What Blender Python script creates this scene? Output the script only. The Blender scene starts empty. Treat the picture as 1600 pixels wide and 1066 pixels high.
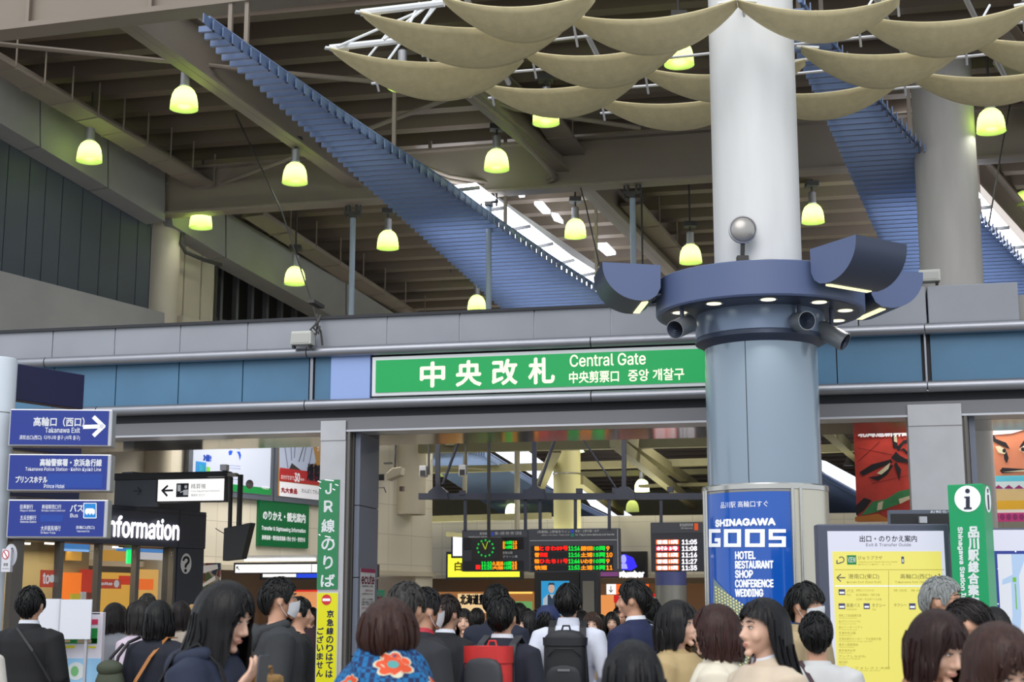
import bpy, bmesh, math, random, os
from mathutils import Vector, Matrix
from math import sin, cos, pi, radians, atan, atan2, sqrt, tan

random.seed(7)
SC = bpy.context.scene
COL = SC.collection
rad = radians

# ------------------------------------------------------------------ camera
F = 2300.0                       # focal length in pixels of the 1600 px frame
PITCH = atan(412.0 / F)
CP, SP = cos(PITCH), sin(PITCH)
EYE = Vector((0, 0, 1.6))
cam = bpy.data.cameras.new('camera')
cam.sensor_width = 36.0
cam.lens = F / 1600.0 * 36.0
cam.clip_end = 500
cam.dof.use_dof = True
cam.dof.focus_distance = 15.5
cam.dof.aperture_fstop = 4.8
camo = bpy.data.objects.new('camera', cam)
COL.objects.link(camo)
camo.location = EYE
camo.rotation_euler = (pi / 2 + PITCH, 0, 0)
SC.camera = camo

# ------------------------------------------------------------------ look, sky
SC.view_settings.view_transform = 'Standard'
SC.view_settings.look = 'None'
SC.view_settings.exposure = 0.0
SC.view_settings.gamma = 1.0
SC.view_settings.use_curve_mapping = False
SC.cycles.use_denoising = True
SC.cycles.max_bounces = 7
SC.cycles.diffuse_bounces = 4
SC.cycles.glossy_bounces = 3
SC.cycles.transmission_bounces = 4
SC.cycles.caustics_reflective = False
SC.cycles.caustics_refractive = False
SC.cycles.sample_clamp_indirect = 4.0
W = bpy.data.worlds.new('overcast_sky')
SC.world = W
W.use_nodes = True
_bg = W.node_tree.nodes['Background']
_bg.inputs[0].default_value = (0.86, 0.93, 1.0, 1)
_bg.inputs[1].default_value = 1.05
# soft daylight high behind the camera (bright cloud over the plaza)
_sun = bpy.data.lights.new('cloud_sun', 'SUN')
_sun.energy = 1.7
_sun.angle = rad(50)
_sun.color = (1.0, 0.97, 0.93)
_so = bpy.data.objects.new('cloud_sun', _sun)
_so.rotation_euler = (rad(48), 0, rad(-14))
COL.objects.link(_so)

# ------------------------------------------------------------------ pixels -> places
def ray(px, py):
    u = (px - 800.0) / F; v = (533.0 - py) / F
    return Vector((u, CP - v * SP, SP + v * CP))
def atY(px, py, Y):
    d = ray(px, py); return EYE + d * (Y / d.y)
def atZ(px, py, z):
    d = ray(px, py); return EYE + d * ((z - 1.6) / d.z)
def atC(px, py, Zc):                       # distance along the camera axis
    return EYE + ray(px, py) * Zc
TH = rad(12.4)
ROOF0, ROOFS, ROOFB = 9.2, 0.12, 18.6      # deck height, slope, where
def bcoord(p): return p.x * sin(TH) + p.y * cos(TH)
def deck_z(p): return ROOF0 - ROOFS * (bcoord(p) - ROOFB)
def atRoof(px, py, dz=0.0):
    d = ray(px, py)
    k = d.x * sin(TH) + d.y * cos(TH)
    s = (ROOF0 + dz + ROOFS * ROOFB - 1.6) / (d.z + ROOFS * k)
    return EYE + d * s
class Pl:                                   # a vertical plane; a runs to its right as seen by the camera
    def __init__(s, ox, oy, ang):
        s.o = Vector((ox, oy, 0)); s.ang = ang
        s.R = Vector((cos(ang), sin(ang), 0)); s.N = Vector((-sin(ang), cos(ang), 0))
    def hit(s, px, py, off=0.0):
        d = ray(px, py); o = s.o - s.N * off
        t = (o - EYE).dot(s.N) / d.dot(s.N)
        p = EYE + d * t
        return (p - s.o).dot(s.R), p.z
    def world(s, a, z, off=0.0):
        return s.o + s.R * a - s.N * off + Vector((0, 0, z))

# ------------------------------------------------------------------ materials
def lin(c):
    c = c / 255.0
    return c / 12.92 if c <= 0.04045 else ((c + 0.055) / 1.055) ** 2.4
def rgb(c): return (lin(c[0]), lin(c[1]), lin(c[2]), 1.0)
_mats = {}
def mat(name, c, rough=0.5, metal=0.0, emit=0.0, var=0.0, scale=6.0, bump=0.0, spec=0.5, stretch=None, coat=0.0, alpha=None):
    if name in _mats: return _mats[name]
    m = bpy.data.materials.new(name); m.use_nodes = True
    nt = m.node_tree; b = nt.nodes['Principled BSDF']
    b.inputs['Base Color'].default_value = rgb(c)
    b.inputs['Roughness'].default_value = rough
    b.inputs['Metallic'].default_value = metal
    b.inputs['Specular IOR Level'].default_value = spec
    if coat: b.inputs['Coat Weight'].default_value = coat
    if emit:
        b.inputs['Emission Color'].default_value = rgb(c)
        b.inputs['Emission Strength'].default_value = emit
    if var or bump:
        tc = nt.nodes.new('ShaderNodeTexCoord')
        nz = nt.nodes.new('ShaderNodeTexNoise'); nz.inputs['Scale'].default_value = scale
        nz.inputs['Detail'].default_value = 4
        if stretch:
            mp = nt.nodes.new('ShaderNodeMapping'); mp.inputs['Scale'].default_value = stretch
            nt.links.new(tc.outputs['Object'], mp.inputs[0]); nt.links.new(mp.outputs[0], nz.inputs['Vector'])
        else:
            nt.links.new(tc.outputs['Object'], nz.inputs['Vector'])
        if var:
            mx = nt.nodes.new('ShaderNodeMix'); mx.data_type = 'RGBA'; mx.blend_type = 'MULTIPLY'
            rp = nt.nodes.new('ShaderNodeMapRange')
            rp.inputs['From Min'].default_value = 0.3; rp.inputs['From Max'].default_value = 0.7
            rp.inputs['To Min'].default_value = 1.0 - var; rp.inputs['To Max'].default_value = 1.0 + var * 0.4
            nt.links.new(nz.outputs[0], rp.inputs[0])
            mx.inputs['Factor'].default_value = 1.0
            mx.inputs['A'].default_value = rgb(c)
            nt.links.new(rp.outputs[0], mx.inputs['B'])
            nt.links.new(mx.outputs['Result'], b.inputs['Base Color'])
        if bump:
            bp = nt.nodes.new('ShaderNodeBump'); bp.inputs['Strength'].default_value = bump
            bp.inputs['Distance'].default_value = 0.01
            nt.links.new(nz.outputs[0], bp.inputs['Height']); nt.links.new(bp.outputs[0], b.inputs['Normal'])
    _mats[name] = m
    return m
def tile_mat(name, c, line, w, h, rough=0.45):   # plain tiles with thin joints, in the object's own x-z
    if name in _mats: return _mats[name]
    m = mat(name, c, rough)
    nt = m.node_tree; b = nt.nodes['Principled BSDF']
    tc = nt.nodes.new('ShaderNodeTexCoord'); mp = nt.nodes.new('ShaderNodeMapping')
    mp.inputs['Rotation'].default_value = (pi / 2, 0, 0)
    br = nt.nodes.new('ShaderNodeTexBrick'); br.offset = 0.0
    br.inputs['Color1'].default_value = rgb(c); br.inputs['Color2'].default_value = rgb([x * 0.97 for x in c])
    br.inputs['Mortar'].default_value = rgb(line); br.inputs['Scale'].default_value = 1.0
    br.inputs['Mortar Size'].default_value = 0.008
    br.inputs['Brick Width'].default_value = w; br.inputs['Row Height'].default_value = h
    nt.links.new(tc.outputs['Object'], mp.inputs[0]); nt.links.new(mp.outputs[0], br.inputs['Vector'])
    nt.links.new(br.outputs['Color'], b.inputs['Base Color'])
    return m
def glow(name, c, s=1.0):                        # lit sign faces, lamps, screens
    if name in _mats: return _mats[name]
    m = bpy.data.materials.new(name); m.use_nodes = True
    b = m.node_tree.nodes['Principled BSDF']
    b.inputs['Base Color'].default_value = [x * 0.25 for x in rgb(c)[:3]] + [1]
    b.inputs['Roughness'].default_value = 0.35
    b.inputs['Emission Color'].default_value = rgb(c); b.inputs['Emission Strength'].default_value = s
    _mats[name] = m
    return m

# ------------------------------------------------------------------ mesh building
try:
    INTER = bpy.data.fonts.load(os.path.join(bpy.utils.resource_path('LOCAL'), 'datafiles', 'fonts', 'Inter.woff2'))
except Exception:
    INTER = None
_tc = {}
def text_geo(body):
    if body in _tc: return _tc[body]
    c = bpy.data.curves.new('lettering', 'FONT'); c.body = body; c.size = 1.0; c.fill_mode = 'FRONT'; c.resolution_u = 3
    if INTER and all(ord(ch) < 0x250 for ch in body): c.font = INTER
    o = bpy.data.objects.new('lettering_source', c); COL.objects.link(o)
    dg = bpy.context.evaluated_depsgraph_get()
    me = bpy.data.meshes.new_from_object(o.evaluated_get(dg))
    vs = [(v.co.x, v.co.y) for v in me.vertices]; fs = [tuple(p.vertices) for p in me.polygons]
    bpy.data.objects.remove(o); bpy.data.curves.remove(c); bpy.data.meshes.remove(me)
    xs = [v[0] for v in vs] or [0, 1]; ys = [v[1] for v in vs] or [0, 1]
    x0, x1, y0, y1 = min(xs), max(xs), min(ys), max(ys)
    g = ([((x - x0) / max(x1 - x0, 1e-6), (y - y0) / max(y1 - y0, 1e-6)) for x, y in vs], fs)
    _tc[body] = g
    return g

class MB:
    def __init__(s): s.v = []; s.f = []
    def add(s, vs, fs):
        n = len(s.v); s.v.extend([tuple(v) for v in vs]); s.f.extend([tuple(i + n for i in f) for f in fs]); return s
    def box(s, x0, x1, y0, y1, z0, z1):
        x0, x1 = min(x0, x1), max(x0, x1); y0, y1 = min(y0, y1), max(y0, y1); z0, z1 = min(z0, z1), max(z0, z1)
        return s.add([(x0, y0, z0), (x1, y0, z0), (x1, y1, z0), (x0, y1, z0), (x0, y0, z1), (x1, y0, z1), (x1, y1, z1), (x0, y1, z1)],
                     [(0, 3, 2, 1), (4, 5, 6, 7), (0, 1, 5, 4), (1, 2, 6, 5), (2, 3, 7, 6), (3, 0, 4, 7)])
    def hexa(s, lo, hi):                        # two quads, joined
        return s.add(list(lo) + list(hi), [(0, 3, 2, 1), (4, 5, 6, 7), (0, 1, 5, 4), (1, 2, 6, 5), (2, 3, 7, 6), (3, 0, 4, 7)])
    def prism(s, poly, y0, y1):                 # polygon in x-z pushed along y
        n = len(poly)
        vs = [(x, y0, z) for x, z in poly] + [(x, y1, z) for x, z in poly]
        fs = [tuple(range(n)), tuple(range(2 * n - 1, n - 1, -1))] + [(i, i + n, (i + 1) % n + n, (i + 1) % n) for i in range(n)]
        return s.add(vs, fs)
    def flat(s, poly, y): return s.add([(x, y, z) for x, z in poly], [tuple(range(len(poly)))])
    def bar(s, p0, p1, w, h=None, up=(0, 0, 1)):  # straight bar of w x h section
        h = h or w; p0 = Vector(p0); p1 = Vector(p1); d = (p1 - p0).normalized(); up = Vector(up)
        if abs(d.dot(up)) > 0.98: up = Vector((0, 1, 0))
        r = d.cross(up).normalized(); u = r.cross(d).normalized()
        q = [r * (w / 2) * a + u * (h / 2) * b for a, b in ((-1, -1), (1, -1), (1, 1), (-1, 1))]
        return s.hexa([p0 + k for k in q], [p1 + k for k in q])
    def tube(s, pts, r, n=8, cap=True, flatten=1.0):
        pts = [Vector(p) for p in pts]; m = len(pts)
        rs = r if isinstance(r, (list, tuple)) else [r] * m
        base = len(s.v); prev = None
        for i, p in enumerate(pts):
            d = (pts[min(i + 1, m - 1)] - pts[max(i - 1, 0)]).normalized()
            if prev is None:
                a = Vector((0, 0, 1)) if abs(d.z) < 0.9 else Vector((0, 1, 0))
                prev = d.cross(a).normalized()
            x = (prev - d * prev.dot(d)).normalized(); y = d.cross(x); prev = x
            for k in range(n):
                t = 2 * pi * k / n
                s.v.append(tuple(p + x * cos(t) * rs[i] + y * sin(t) * rs[i] * flatten))
        for i in range(m - 1):
            for k in range(n):
                a = base + i * n + k; b = base + i * n + (k + 1) % n
                s.f.append((a, b, b + n, a + n))
        if cap:
            s.f.append(tuple(base + k for k in range(n - 1, -1, -1)))
            s.f.append(tuple(base + (m - 1) * n + k for k in range(n)))
        return s
    def lathe(s, prof, n=24, c=(0, 0, 0), a0=0.0, a1=2 * pi):
        full = abs(a1 - a0 - 2 * pi) < 1e-6; base = len(s.v); k = n if full else n + 1
        for r, z in prof:
            for i in range(k):
                t = a0 + (a1 - a0) * i / n
                s.v.append((c[0] + r * cos(t), c[1] + r * sin(t), c[2] + z))
        for j in range(len(prof) - 1):
            for i in range(n):
                i2 = (i + 1) % k
                s.f.append((base + j * k + i, base + j * k + i2, base + (j + 1) * k + i2, base + (j + 1) * k + i))
        return s
    def disc(s, c, r, axis='y', n=24, ry=None):
        ry = ry or r
        ps = [(cos(2 * pi * i / n) * r, sin(2 * pi * i / n) * ry) for i in range(n)]
        if axis == 'y': vs = [(c[0] + a, c[1], c[2] + b) for a, b in ps]
        else: vs = [(c[0] + a, c[1] + b, c[2]) for a, b in ps]
        return s.add(vs, [tuple(range(n))])
    def ellip(s, c, r, nu=16, nv=10, rot=None):
        base = len(s.v)
        for j in range(nv + 1):
            t = pi * j / nv
            for i in range(nu):
                p = 2 * pi * i / nu
                q = Vector((r[0] * sin(t) * cos(p), r[1] * sin(t) * sin(p), r[2] * cos(t)))
                if rot: q = rot @ q
                s.v.append(tuple(q + Vector(c)))
        for j in range(nv):
            for i in range(nu):
                a = base + j * nu + i; b = base + j * nu + (i + 1) % nu
                s.f.append((a, a + nu, b + nu, b))
        return s
    def grid(s, fn, nu, nv, cu=False):
        base = len(s.v); k = nu if cu else nu + 1
        for j in range(nv + 1):
            for i in range(k): s.v.append(tuple(fn(i / nu, j / nv)))
        for j in range(nv):
            for i in range(nu):
                i2 = (i + 1) % k
                s.f.append((base + j * k + i, base + j * k + i2, base + (j + 1) * k + i2, base + (j + 1) * k + i))
        return s
    def text(s, body, x0, x1, z0, z1, y, bold=0.0, warp=None):
        vs, fs = text_geo(body)
        offs = [(0, 0)] if not bold else [(-bold, 0), (bold, 0), (0, -bold), (0, bold), (bold * .7, bold * .7), (-bold * .7, -bold * .7)]
        for dx, dz in offs:
            pts = [(x0 + (x1 - x0) * a + dx, y, z0 + (z1 - z0) * b + dz) for a, b in vs]
            if warp: pts = [warp(p) for p in pts]
            s.add(pts, fs)
        return s
    def xf(s, M): s.v = [tuple(M @ Vector(v)) for v in s.v]; return s
    def build(s, name, m, parent=None, smooth=None, bevel=0.0, loc=None, seg=2):
        me = bpy.data.meshes.new(name); me.from_pydata(s.v, [], s.f); me.update()
        if smooth:
            me.polygons.foreach_set('use_smooth', [True] * len(me.polygons))
            me.set_sharp_from_angle(angle=rad(smooth))
        me.materials.append(m)
        o = bpy.data.objects.new(name, me); COL.objects.link(o)
        if parent: o.parent = parent
        if loc: o.location = loc
        if bevel:
            b = o.modifiers.new('edge', 'BEVEL'); b.width = bevel; b.segments = seg; b.limit_method = 'ANGLE'; b.angle_limit = rad(40)
        return o
def tag(o, label, cat, group=None):
    o['label'] = label; o['category'] = cat
    if group: o['group'] = group
    return o
def thing(name, label, cat, loc=(0, 0, 0), rz=0.0, group=None):
    o = bpy.data.objects.new(name, None); COL.objects.link(o)
    o.empty_display_size = 0.1
    o.location = loc; o.rotation_euler = (0, 0, rz)
    return tag(o, label, cat, group)
def structure(o, label=None):
    o['kind'] = 'structure'
    if label: o['label'] = label
    return o
def sempty(name, loc, rz):
    o = bpy.data.objects.new(name, None); COL.objects.link(o); o.location = loc; o.rotation_euler = (0, 0, rz)
    o['kind'] = 'structure'; return o
class Board:                                     # a thing lying along a vertical plane; local x right, y away, z up
    def __init__(s, pl, name, label, cat, px, py, off=0.0, group=None, floor=False, struct=False):
        s.pl = pl; s.off = off
        a, z = pl.hit(px, py, off)
        s.a = a; s.z = 0.0 if floor else z
        w = pl.world(a, s.z, off)
        s.o = sempty(name, w, pl.ang) if struct else thing(name, label, cat, w, pl.ang, group)
    def P(s, px, py, y=0.0):                      # pixel -> local (x, z) on the plane y behind the board's own
        a, z = s.pl.hit(px, py, s.off - y); return a - s.a, z - s.z
    def rect(s, x0, y0, x1, y1, y=0.0):
        xm, ym = (x0 + x1) / 2, (y0 + y1) / 2
        return s.P(x0, ym, y)[0], s.P(x1, ym, y)[0], s.P(xm, y1, y)[1], s.P(xm, y0, y)[1]
    def box(s, name, m, x0, y0, x1, y1, d0, d1, bevel=0.0, parent=None, build=True, mb=None):
        a, b, c, d = s.rect(x0, y0, x1, y1)
        mb = mb or MB(); mb.box(a, b, d0, d1, c, d)
        return mb.build(name, m, parent or s.o, bevel=bevel) if build else mb
    def text(s, mb, body, x0, y0, x1, y1, y, bold=0.0):
        a, b, c, d = s.rect(x0, y0, x1, y1); return mb.text(body, a, b, c, d, y, bold)
    def poly(s, mb, pts, y):
        return mb.flat([s.P(*p) for p in pts], y)
    def line(s, mb, p0, p1, w, y):                # thin stroke, w in pixels
        x, z = s.P(*p0); x2, z2 = s.P(*p1); k = abs(s.P(p0[0] + 10, p0[1])[0] - x) / 10 * w / 2
        d = Vector((x2 - x, z2 - z)).normalized(); n = Vector((-d.y, d.x)) * k
        return mb.flat([(x - n.x, z - n.y), (x2 - n.x, z2 - n.y), (x2 + n.x, z2 + n.y), (x + n.x, z + n.y)], y)
    def dot(s, mb, px, py, rx, ry, y, n=24):
        a, b, c, d = s.rect(px - rx, py - ry, px + rx, py + ry)
        return mb.disc(((a + b) / 2, y, (c + d) / 2), (b - a) / 2, 'y', n, (d - c) / 2)

# ================================================================== MATERIALS
M_floor = tile_mat('floor_stone', (150, 146, 140), (95, 92, 88), 0.6, 0.6, 0.3)
_n = M_floor.node_tree.nodes
for _k in _n:
    if _k.type == 'MAPPING': _k.inputs['Rotation'].default_value = (0, 0, 0)
M_parapet = mat('grey_fascia_panel', (152, 155, 164), 0.55, var=0.10, scale=1.2)
M_steel = mat('brushed_grey_tube', (150, 152, 160), 0.32, 0.75, var=0.06, scale=3)
M_blue = mat('teal_blue_panel', (78, 122, 156), 0.42, var=0.10, scale=2)
M_pale = mat('pale_lilac_panel', (148, 172, 226), 0.45)
M_dark = mat('dark_seam', (38, 40, 46), 0.6)
M_lintel = mat('grey_lintel', (118, 118, 122), 0.35, 0.3)
M_alu = mat('satin_aluminium', (190, 190, 196), 0.35, 0.6, var=0.05, scale=3)
M_postf = mat('post_cladding', (188, 188, 192), 0.35, 0.25, var=0.12, scale=2.0)
M_trim = mat('brown_grey_trim', (104, 100, 96), 0.4, 0.4)
M_jamb = mat('slate_panel', (112, 118, 134), 0.45)
M_conc = mat('grey_concrete_panel', (150, 148, 146), 0.7, var=0.10, scale=1.5)
M_navyw = mat('slate_navy_panel', (72, 78, 88), 0.55, var=0.06, scale=2)
M_beige = mat('beige_plaster', (200, 190, 170), 0.6, var=0.07, scale=1.2)
M_tile = tile_mat('beige_wall_tile', (222, 214, 198), (192, 184, 168), 0.9, 0.6)
M_brown = mat('brown_roof_steel', (106, 92, 79), 0.6, var=0.10, scale=0.8)
M_beam = mat('brown_grey_beam', (138, 126, 114), 0.6, var=0.08, scale=0.8)
M_louv = mat('blue_louver', (106, 126, 164), .42)
M_white = mat('white_paint_metal', (226, 228, 232), 0.4)
M_lpost = mat('pale_blue_grey_post', (150, 164, 176), 0.45)
M_sail = mat('tan_sail_cloth', (216, 202, 160), 0.85, var=0.09, scale=14, bump=0.08)
M_colw = mat('white_column_paint', (222, 222, 222), 0.42, var=0.07, scale=1.6, stretch=(3, 3, .6))
M_colb = mat('pale_blue_column_cladding', (142, 158, 174), 0.22, 0.15, coat=0.3)
M_ring = mat('slate_blue_ring', (88, 102, 140), 0.4)
M_ringd = mat('dark_blue_grey', (52, 62, 86), 0.4)
M_stain = mat('stainless', (196, 194, 188), 0.22, 0.9)
M_black = mat('black_metal', (28, 28, 32), 0.5)
M_navyb = mat('dark_navy_beam', (44, 48, 66), 0.5)
M_cable = mat('grey_cable', (66, 64, 62), 0.7)
M_sky = glow('skylight_daylight', (238, 244, 255), 4.2)

# ================================================================== SETTING
def smesh(name, mb, m, pl=None, bevel=0.0, smooth=None, part_of=None):
    o = mb.build(name, m, part_of, smooth=smooth, bevel=bevel)
    if pl and not part_of: o.location = pl.o; o.rotation_euler = (0, 0, pl.ang)
    if not part_of: o['kind'] = 'structure'
    return o
smesh('floor', MB().box(-30, 30, -12, 62, -0.2, 0.0), M_floor)
FAC = Pl(0, 16.5, -TH)
aL = FAC.hit(-160, 600)[0]; aR = FAC.hit(1760, 600)[0]
def fz(px, py): return FAC.hit(px, py)[1]
zp_top = (fz(800, 486) + fz(400, 505)) / 2
zt1 = (fz(800, 541) + fz(400, 554.5)) / 2
zt2 = (fz(800, 626.5) + fz(400, 635.3)) / 2
zl_top, zl_bot = fz(800, 645), fz(800, 668)
def fa(px, py=580): return FAC.hit(px, py)[0]
# parapet panels with pale joints
mb = MB(); js = [aL] + [fa(p, 525) for p in (83, 180, 282, 387, 494, 605, 718, 835, 955, 1080, 1200, 1310)] + [fa(1340, 500)]
for a, b in zip(js, js[1:]): mb.box(a + .007, b - .007, 0, .12, zt1, zp_top)
wf = smesh('wall_front', mb, M_parapet, FAC)
smesh('parapet_backing', MB().box(aL, fa(1340, 500), .02, .25, zt1, zp_top - .01), M_white, FAC, part_of=wf)
smesh('parapet_cap', MB().box(aL, fa(1340, 500), -.03, .28, zp_top, zp_top + .035), M_dark, FAC, part_of=wf)
# raised block of the parapet on the other side of the big column
zb_top = fz(1500, 445)
mb = MB()
for p0, p1 in ((1341, 1447), (1450, 1592)): mb.box(fa(p0, 480), fa(p1, 480), -.01, .5, zt1, zb_top)
smesh('wall_front_block', mb, M_parapet, FAC, bevel=.01)
smesh('wall_front_end', MB().box(fa(1592, 480), aR, .1, .5, zt1, zb_top - .12), M_conc, FAC)
# tubes
for nm, z, jt in (('trim_1', zt1, (76, 483, 925, 1446)), ('trim_2', zt2, (160, 482, 925, 1446))):
    mb = MB(); ends = [aL] + [fa(j, 560) for j in jt] + [aR]
    for a, b in zip(ends, ends[1:]): mb.tube([(a + .006, -.05, z), (b - .006, -.05, z)], .063, 20)
    smesh(nm, mb, M_steel, FAC, smooth=40)
    
# blue band
mb = MB(); js = [aL] + [fa(p) for p in (83, 180, 278, 378, 482)]
for a, b in zip(js, js[1:]): mb.box(a + .006, b - .006, .03, .1, zt2, zt1)
mb.box(fa(491), fa(517), .03, .1, zt2, zt1)
js = [fa(p) for p in (1200, 1308, 1442)]
for a, b in zip(js, js[1:]): mb.box(a + .006, b - .006, .03, .1, zt2, zt1)
mb.box(fa(1456), aR, .03, .1, zt2, zt1)
wb = smesh('wall_front_band', mb, M_blue, FAC)
smesh('band_backing', MB().box(aL, aR, .07, .2, zt2, zt1), M_dark, FAC, part_of=wb)
smesh('band_post', MB().box(fa(484.5), fa(489), .0, .08, zt2, zt1).box(fa(1446), fa(1449), .0, .08, zt2, zt1), M_steel, FAC, part_of=wb)
smesh('pale_panel', MB().box(fa(518), fa(579), -.02, .1, zt2 + .05, zt1 - .05), M_pale, FAC, part_of=wb)
# lintel
mb = MB().box(aL, aR, .06, .5, zl_top, zt2 - .04)
wl = smesh('wall_front_lintel', mb, M_dark, FAC)  # painted dark to give the shadowed recess below the tube
smesh('lintel_face', MB().box(aL, aR, .02, .4, zl_bot + .02, zl_top), M_lintel, FAC, part_of=wl)
smesh('lintel_edge', MB().box(aL, aR, .0, .42, zl_bot, zl_bot + .022), M_alu, FAC, part_of=wl)
M_soff = mat('mirror_soffit', (150, 146, 140), 0.12, 0.85)
smesh('ceiling_soffit', MB().box(aL, aR, .4, 1.5, zl_bot, zl_bot + .08), M_soff, FAC)
smesh('ceiling_canopy_slab', MB().box(aL, aR, .2, 6.2, zp_top - .35, zp_top - .2), M_lintel, FAC)
# gate posts
def gate_post(name, px0, px1, side, label, jamb):
    py = 860
    a0, a1 = fa(px0, py), fa(px1, py)
    t = thing(name, label, 'post', FAC.world((a0 + a1) / 2, 0), -TH)
    w = (a1 - a0) / 2
    MB().box(-w, w, .0, .39, 0, zl_bot - .002).box(-w, w, -.012, .012, zl_bot - .1, zl_bot + .13).build('cladding', M_postf, t, bevel=.004)
    mb = MB()
    k = w if side > 0 else -w
    mb.box(k, k + side * .022, .03, .39, 0, zl_bot - .002).box(k + side * .022, k + side * .05, .0, .06, 0, zl_bot - .002)
    mb.box(k + side * .03, k + side * .07, .1, .39, 0, zl_bot - .002)
    mb.build('corner_trim', M_trim, t)
    if jamb:
        x = k + side * .078
        mb = MB()
        for z0, z1 in ((0, 1.02), (1.03, 1.9), (1.91, 2.72), (2.73, zl_bot - .002)): mb.box(x, x + side * .06, .12, .84, z0, z1)
        mb.build('side_panel', M_jamb, t)
    return t
P_main = gate_post('gate_post', 497, 537, 1, 'grey metal gate post carrying the tall green and yellow notices', True)
P_right = gate_post('gate_post', 1428, 1514, 1, 'wide brushed metal gate post between the two painted banners', True)

# ---- the long wall on the far side of the hall, running away to the right
EANG = rad(62.2)
WL = Pl(-4.6, 26.0, EANG)
def wpoly(pts, off=0.0): return [WL.hit(px, py, off) for px, py in pts]
def wprism(name, pts, d_front, d_back, m, **k):
    return smesh(name, MB().prism(wpoly(pts, d_front), -d_front, d_back), m, WL, **k)
wprism('wall_left_ledge', [(-90, 400), (257, 489), (257, 519), (-90, 524)], .5, .1, M_conc)
mb = MB()
pj = [-90, -55, -25, 7, 42, 68, 95, 127, 158, 188, 216, 237]
for p0, p1 in zip(pj, pj[1:]):
    a0, a1 = WL.hit(p0, 350)[0] + .008, WL.hit(p1, 350)[0] - .008
    mb.box(a0, a1, 0, .1, 6.1, WL.hit(p0, 193 + (337 - 193) / 235 * p0 - 25)[1])
wn = smesh('wall_left', mb, M_navyw, WL)
smesh('panel_backing', MB().box(WL.hit(-90, 350)[0], WL.hit(237, 350)[0], .06, .2, 6.1, 9.5), M_dark, WL, part_of=wn)
mb = MB()
for x0, x1 in ((-90, 62), (64, 168), (170, 258)):
    f = lambda x: 117 + (283 - 117) / 258 * x
    g = lambda x: 192 + (337 - 192) / 242 * x
    mb.prism(wpoly([(x0, f(x0) - 12), (x1, f(x1) - 12), (x1, g(x1)), (x0, g(x0))], .4), -.4, .1)
smesh('wall_left_fascia', mb, M_conc, WL)
mb = MB()
for q in ([(262, 285), (352, 330), (352, 402), (270, 352)], [(354, 331), (540, 442), (540, 506), (354, 403)], [(542, 443), (640, 505), (600, 520), (542, 508)]):
    mb.prism(wpoly(q, .35), -.35, .1)
smesh('wall_left_fascia', mb, M_conc, WL)
mb = MB()
for p0, p1 in ((277, 287), (288, 314), (315, 340)):
    a0, a1 = WL.hit(p0, 450)[0], WL.hit(p1, 450)[0] - .02
    mb.box(a0, a1, 0, .2, 5.6, 8.4)
smesh('wall_left_infill', mb, M_beige, WL)
smesh('wall_left_plinth', MB().box(WL.hit(277, 500)[0], WL.hit(340, 500)[0], -.12, .1, 5.4, WL.hit(300, 500)[1]), M_beige, WL)
# dark plant room behind the opening
a0, a1 = WL.hit(340, 450)[0], WL.hit(640, 480)[0]
smesh('wall_left_plantroom', MB().box(a0, a1 + 2, 1.6, 1.7, 5.2, 8.4).box(a0 - .1, a0, 0, 1.7, 5.2, 8.4).box(a0, a1 + 2, 0, 1.7, 5.2, 5.3), M_black, WL)
mb = MB()
for k in range(7):
    a = a0 + .25 + k * .45
    mb.box(a, a + .07, .5, .6, 5.3, 8.0)
for z in (5.9, 6.6): mb.box(a0, a1, .55, .62, z, z + .06)
for k in range(5): mb.box(a0 + .3 + k * .6, a0 + .55 + k * .6, .6, 1.0, 5.6 + .3 * (k % 3), 5.95 + .3 * (k % 3))
smesh('wall_left_pipework', mb, M_lintel, WL)
# tiled middle storey and its return at the corner
a0, a1 = WL.hit(120, 800)[0], WL.hit(675, 860)[0]
z_led = 2.27
smesh('wall_left_tiles', MB().box(a0, a1, 0, .8, z_led, 5.6 - .02), M_tile, WL)
smesh('wall_left_sill', MB().box(a0, a1, -.1, .0, z_led - .09, z_led), M_beige, WL)
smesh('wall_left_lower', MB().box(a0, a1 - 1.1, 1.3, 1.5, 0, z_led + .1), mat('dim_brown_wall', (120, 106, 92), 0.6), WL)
smesh('wall_left_corner', MB().box(WL.hit(648, 900)[0], a1, -.02, .9, 0, z_led - .09), M_tile, WL)
# two round engaged columns of that wall
for nm, px, w, y in (('wall_left_column', 254, 44, 420), ('wall_left_column', 632, 46, 740)):
    a, z = WL.hit(px, y); d = WL.world(a, 0); r = w / 2 / F * d.y / .97
    zt = 5.35 if px > 500 else 8.3
    smesh(nm, MB().lathe([(r, 0 if px < 500 else 3.42), (r, zt)], 28), M_beige, smooth=40).location = WL.world(a, 0, .05 if px < 500 else .15)
# far end of the hall
BW = Pl(0, 37.0, -TH)
zbw = 3.75
smesh('wall_back', MB().box(-9, 16, 0, .4, 2.32, zbw), M_tile, BW)
smesh('wall_back_sill', MB().box(-9, 16, -.12, .2, 2.24, 2.32), M_beige, BW)
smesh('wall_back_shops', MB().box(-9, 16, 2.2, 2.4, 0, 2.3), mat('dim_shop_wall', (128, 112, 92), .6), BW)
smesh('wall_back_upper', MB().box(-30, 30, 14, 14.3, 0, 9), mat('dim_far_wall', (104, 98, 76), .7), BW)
smesh('wall_right', MB().box(0, .3, -13, 18, 0, 9), M_beige, Pl(17, 34, -TH))  # side wall added out of view to keep sky light out of the hall

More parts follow.
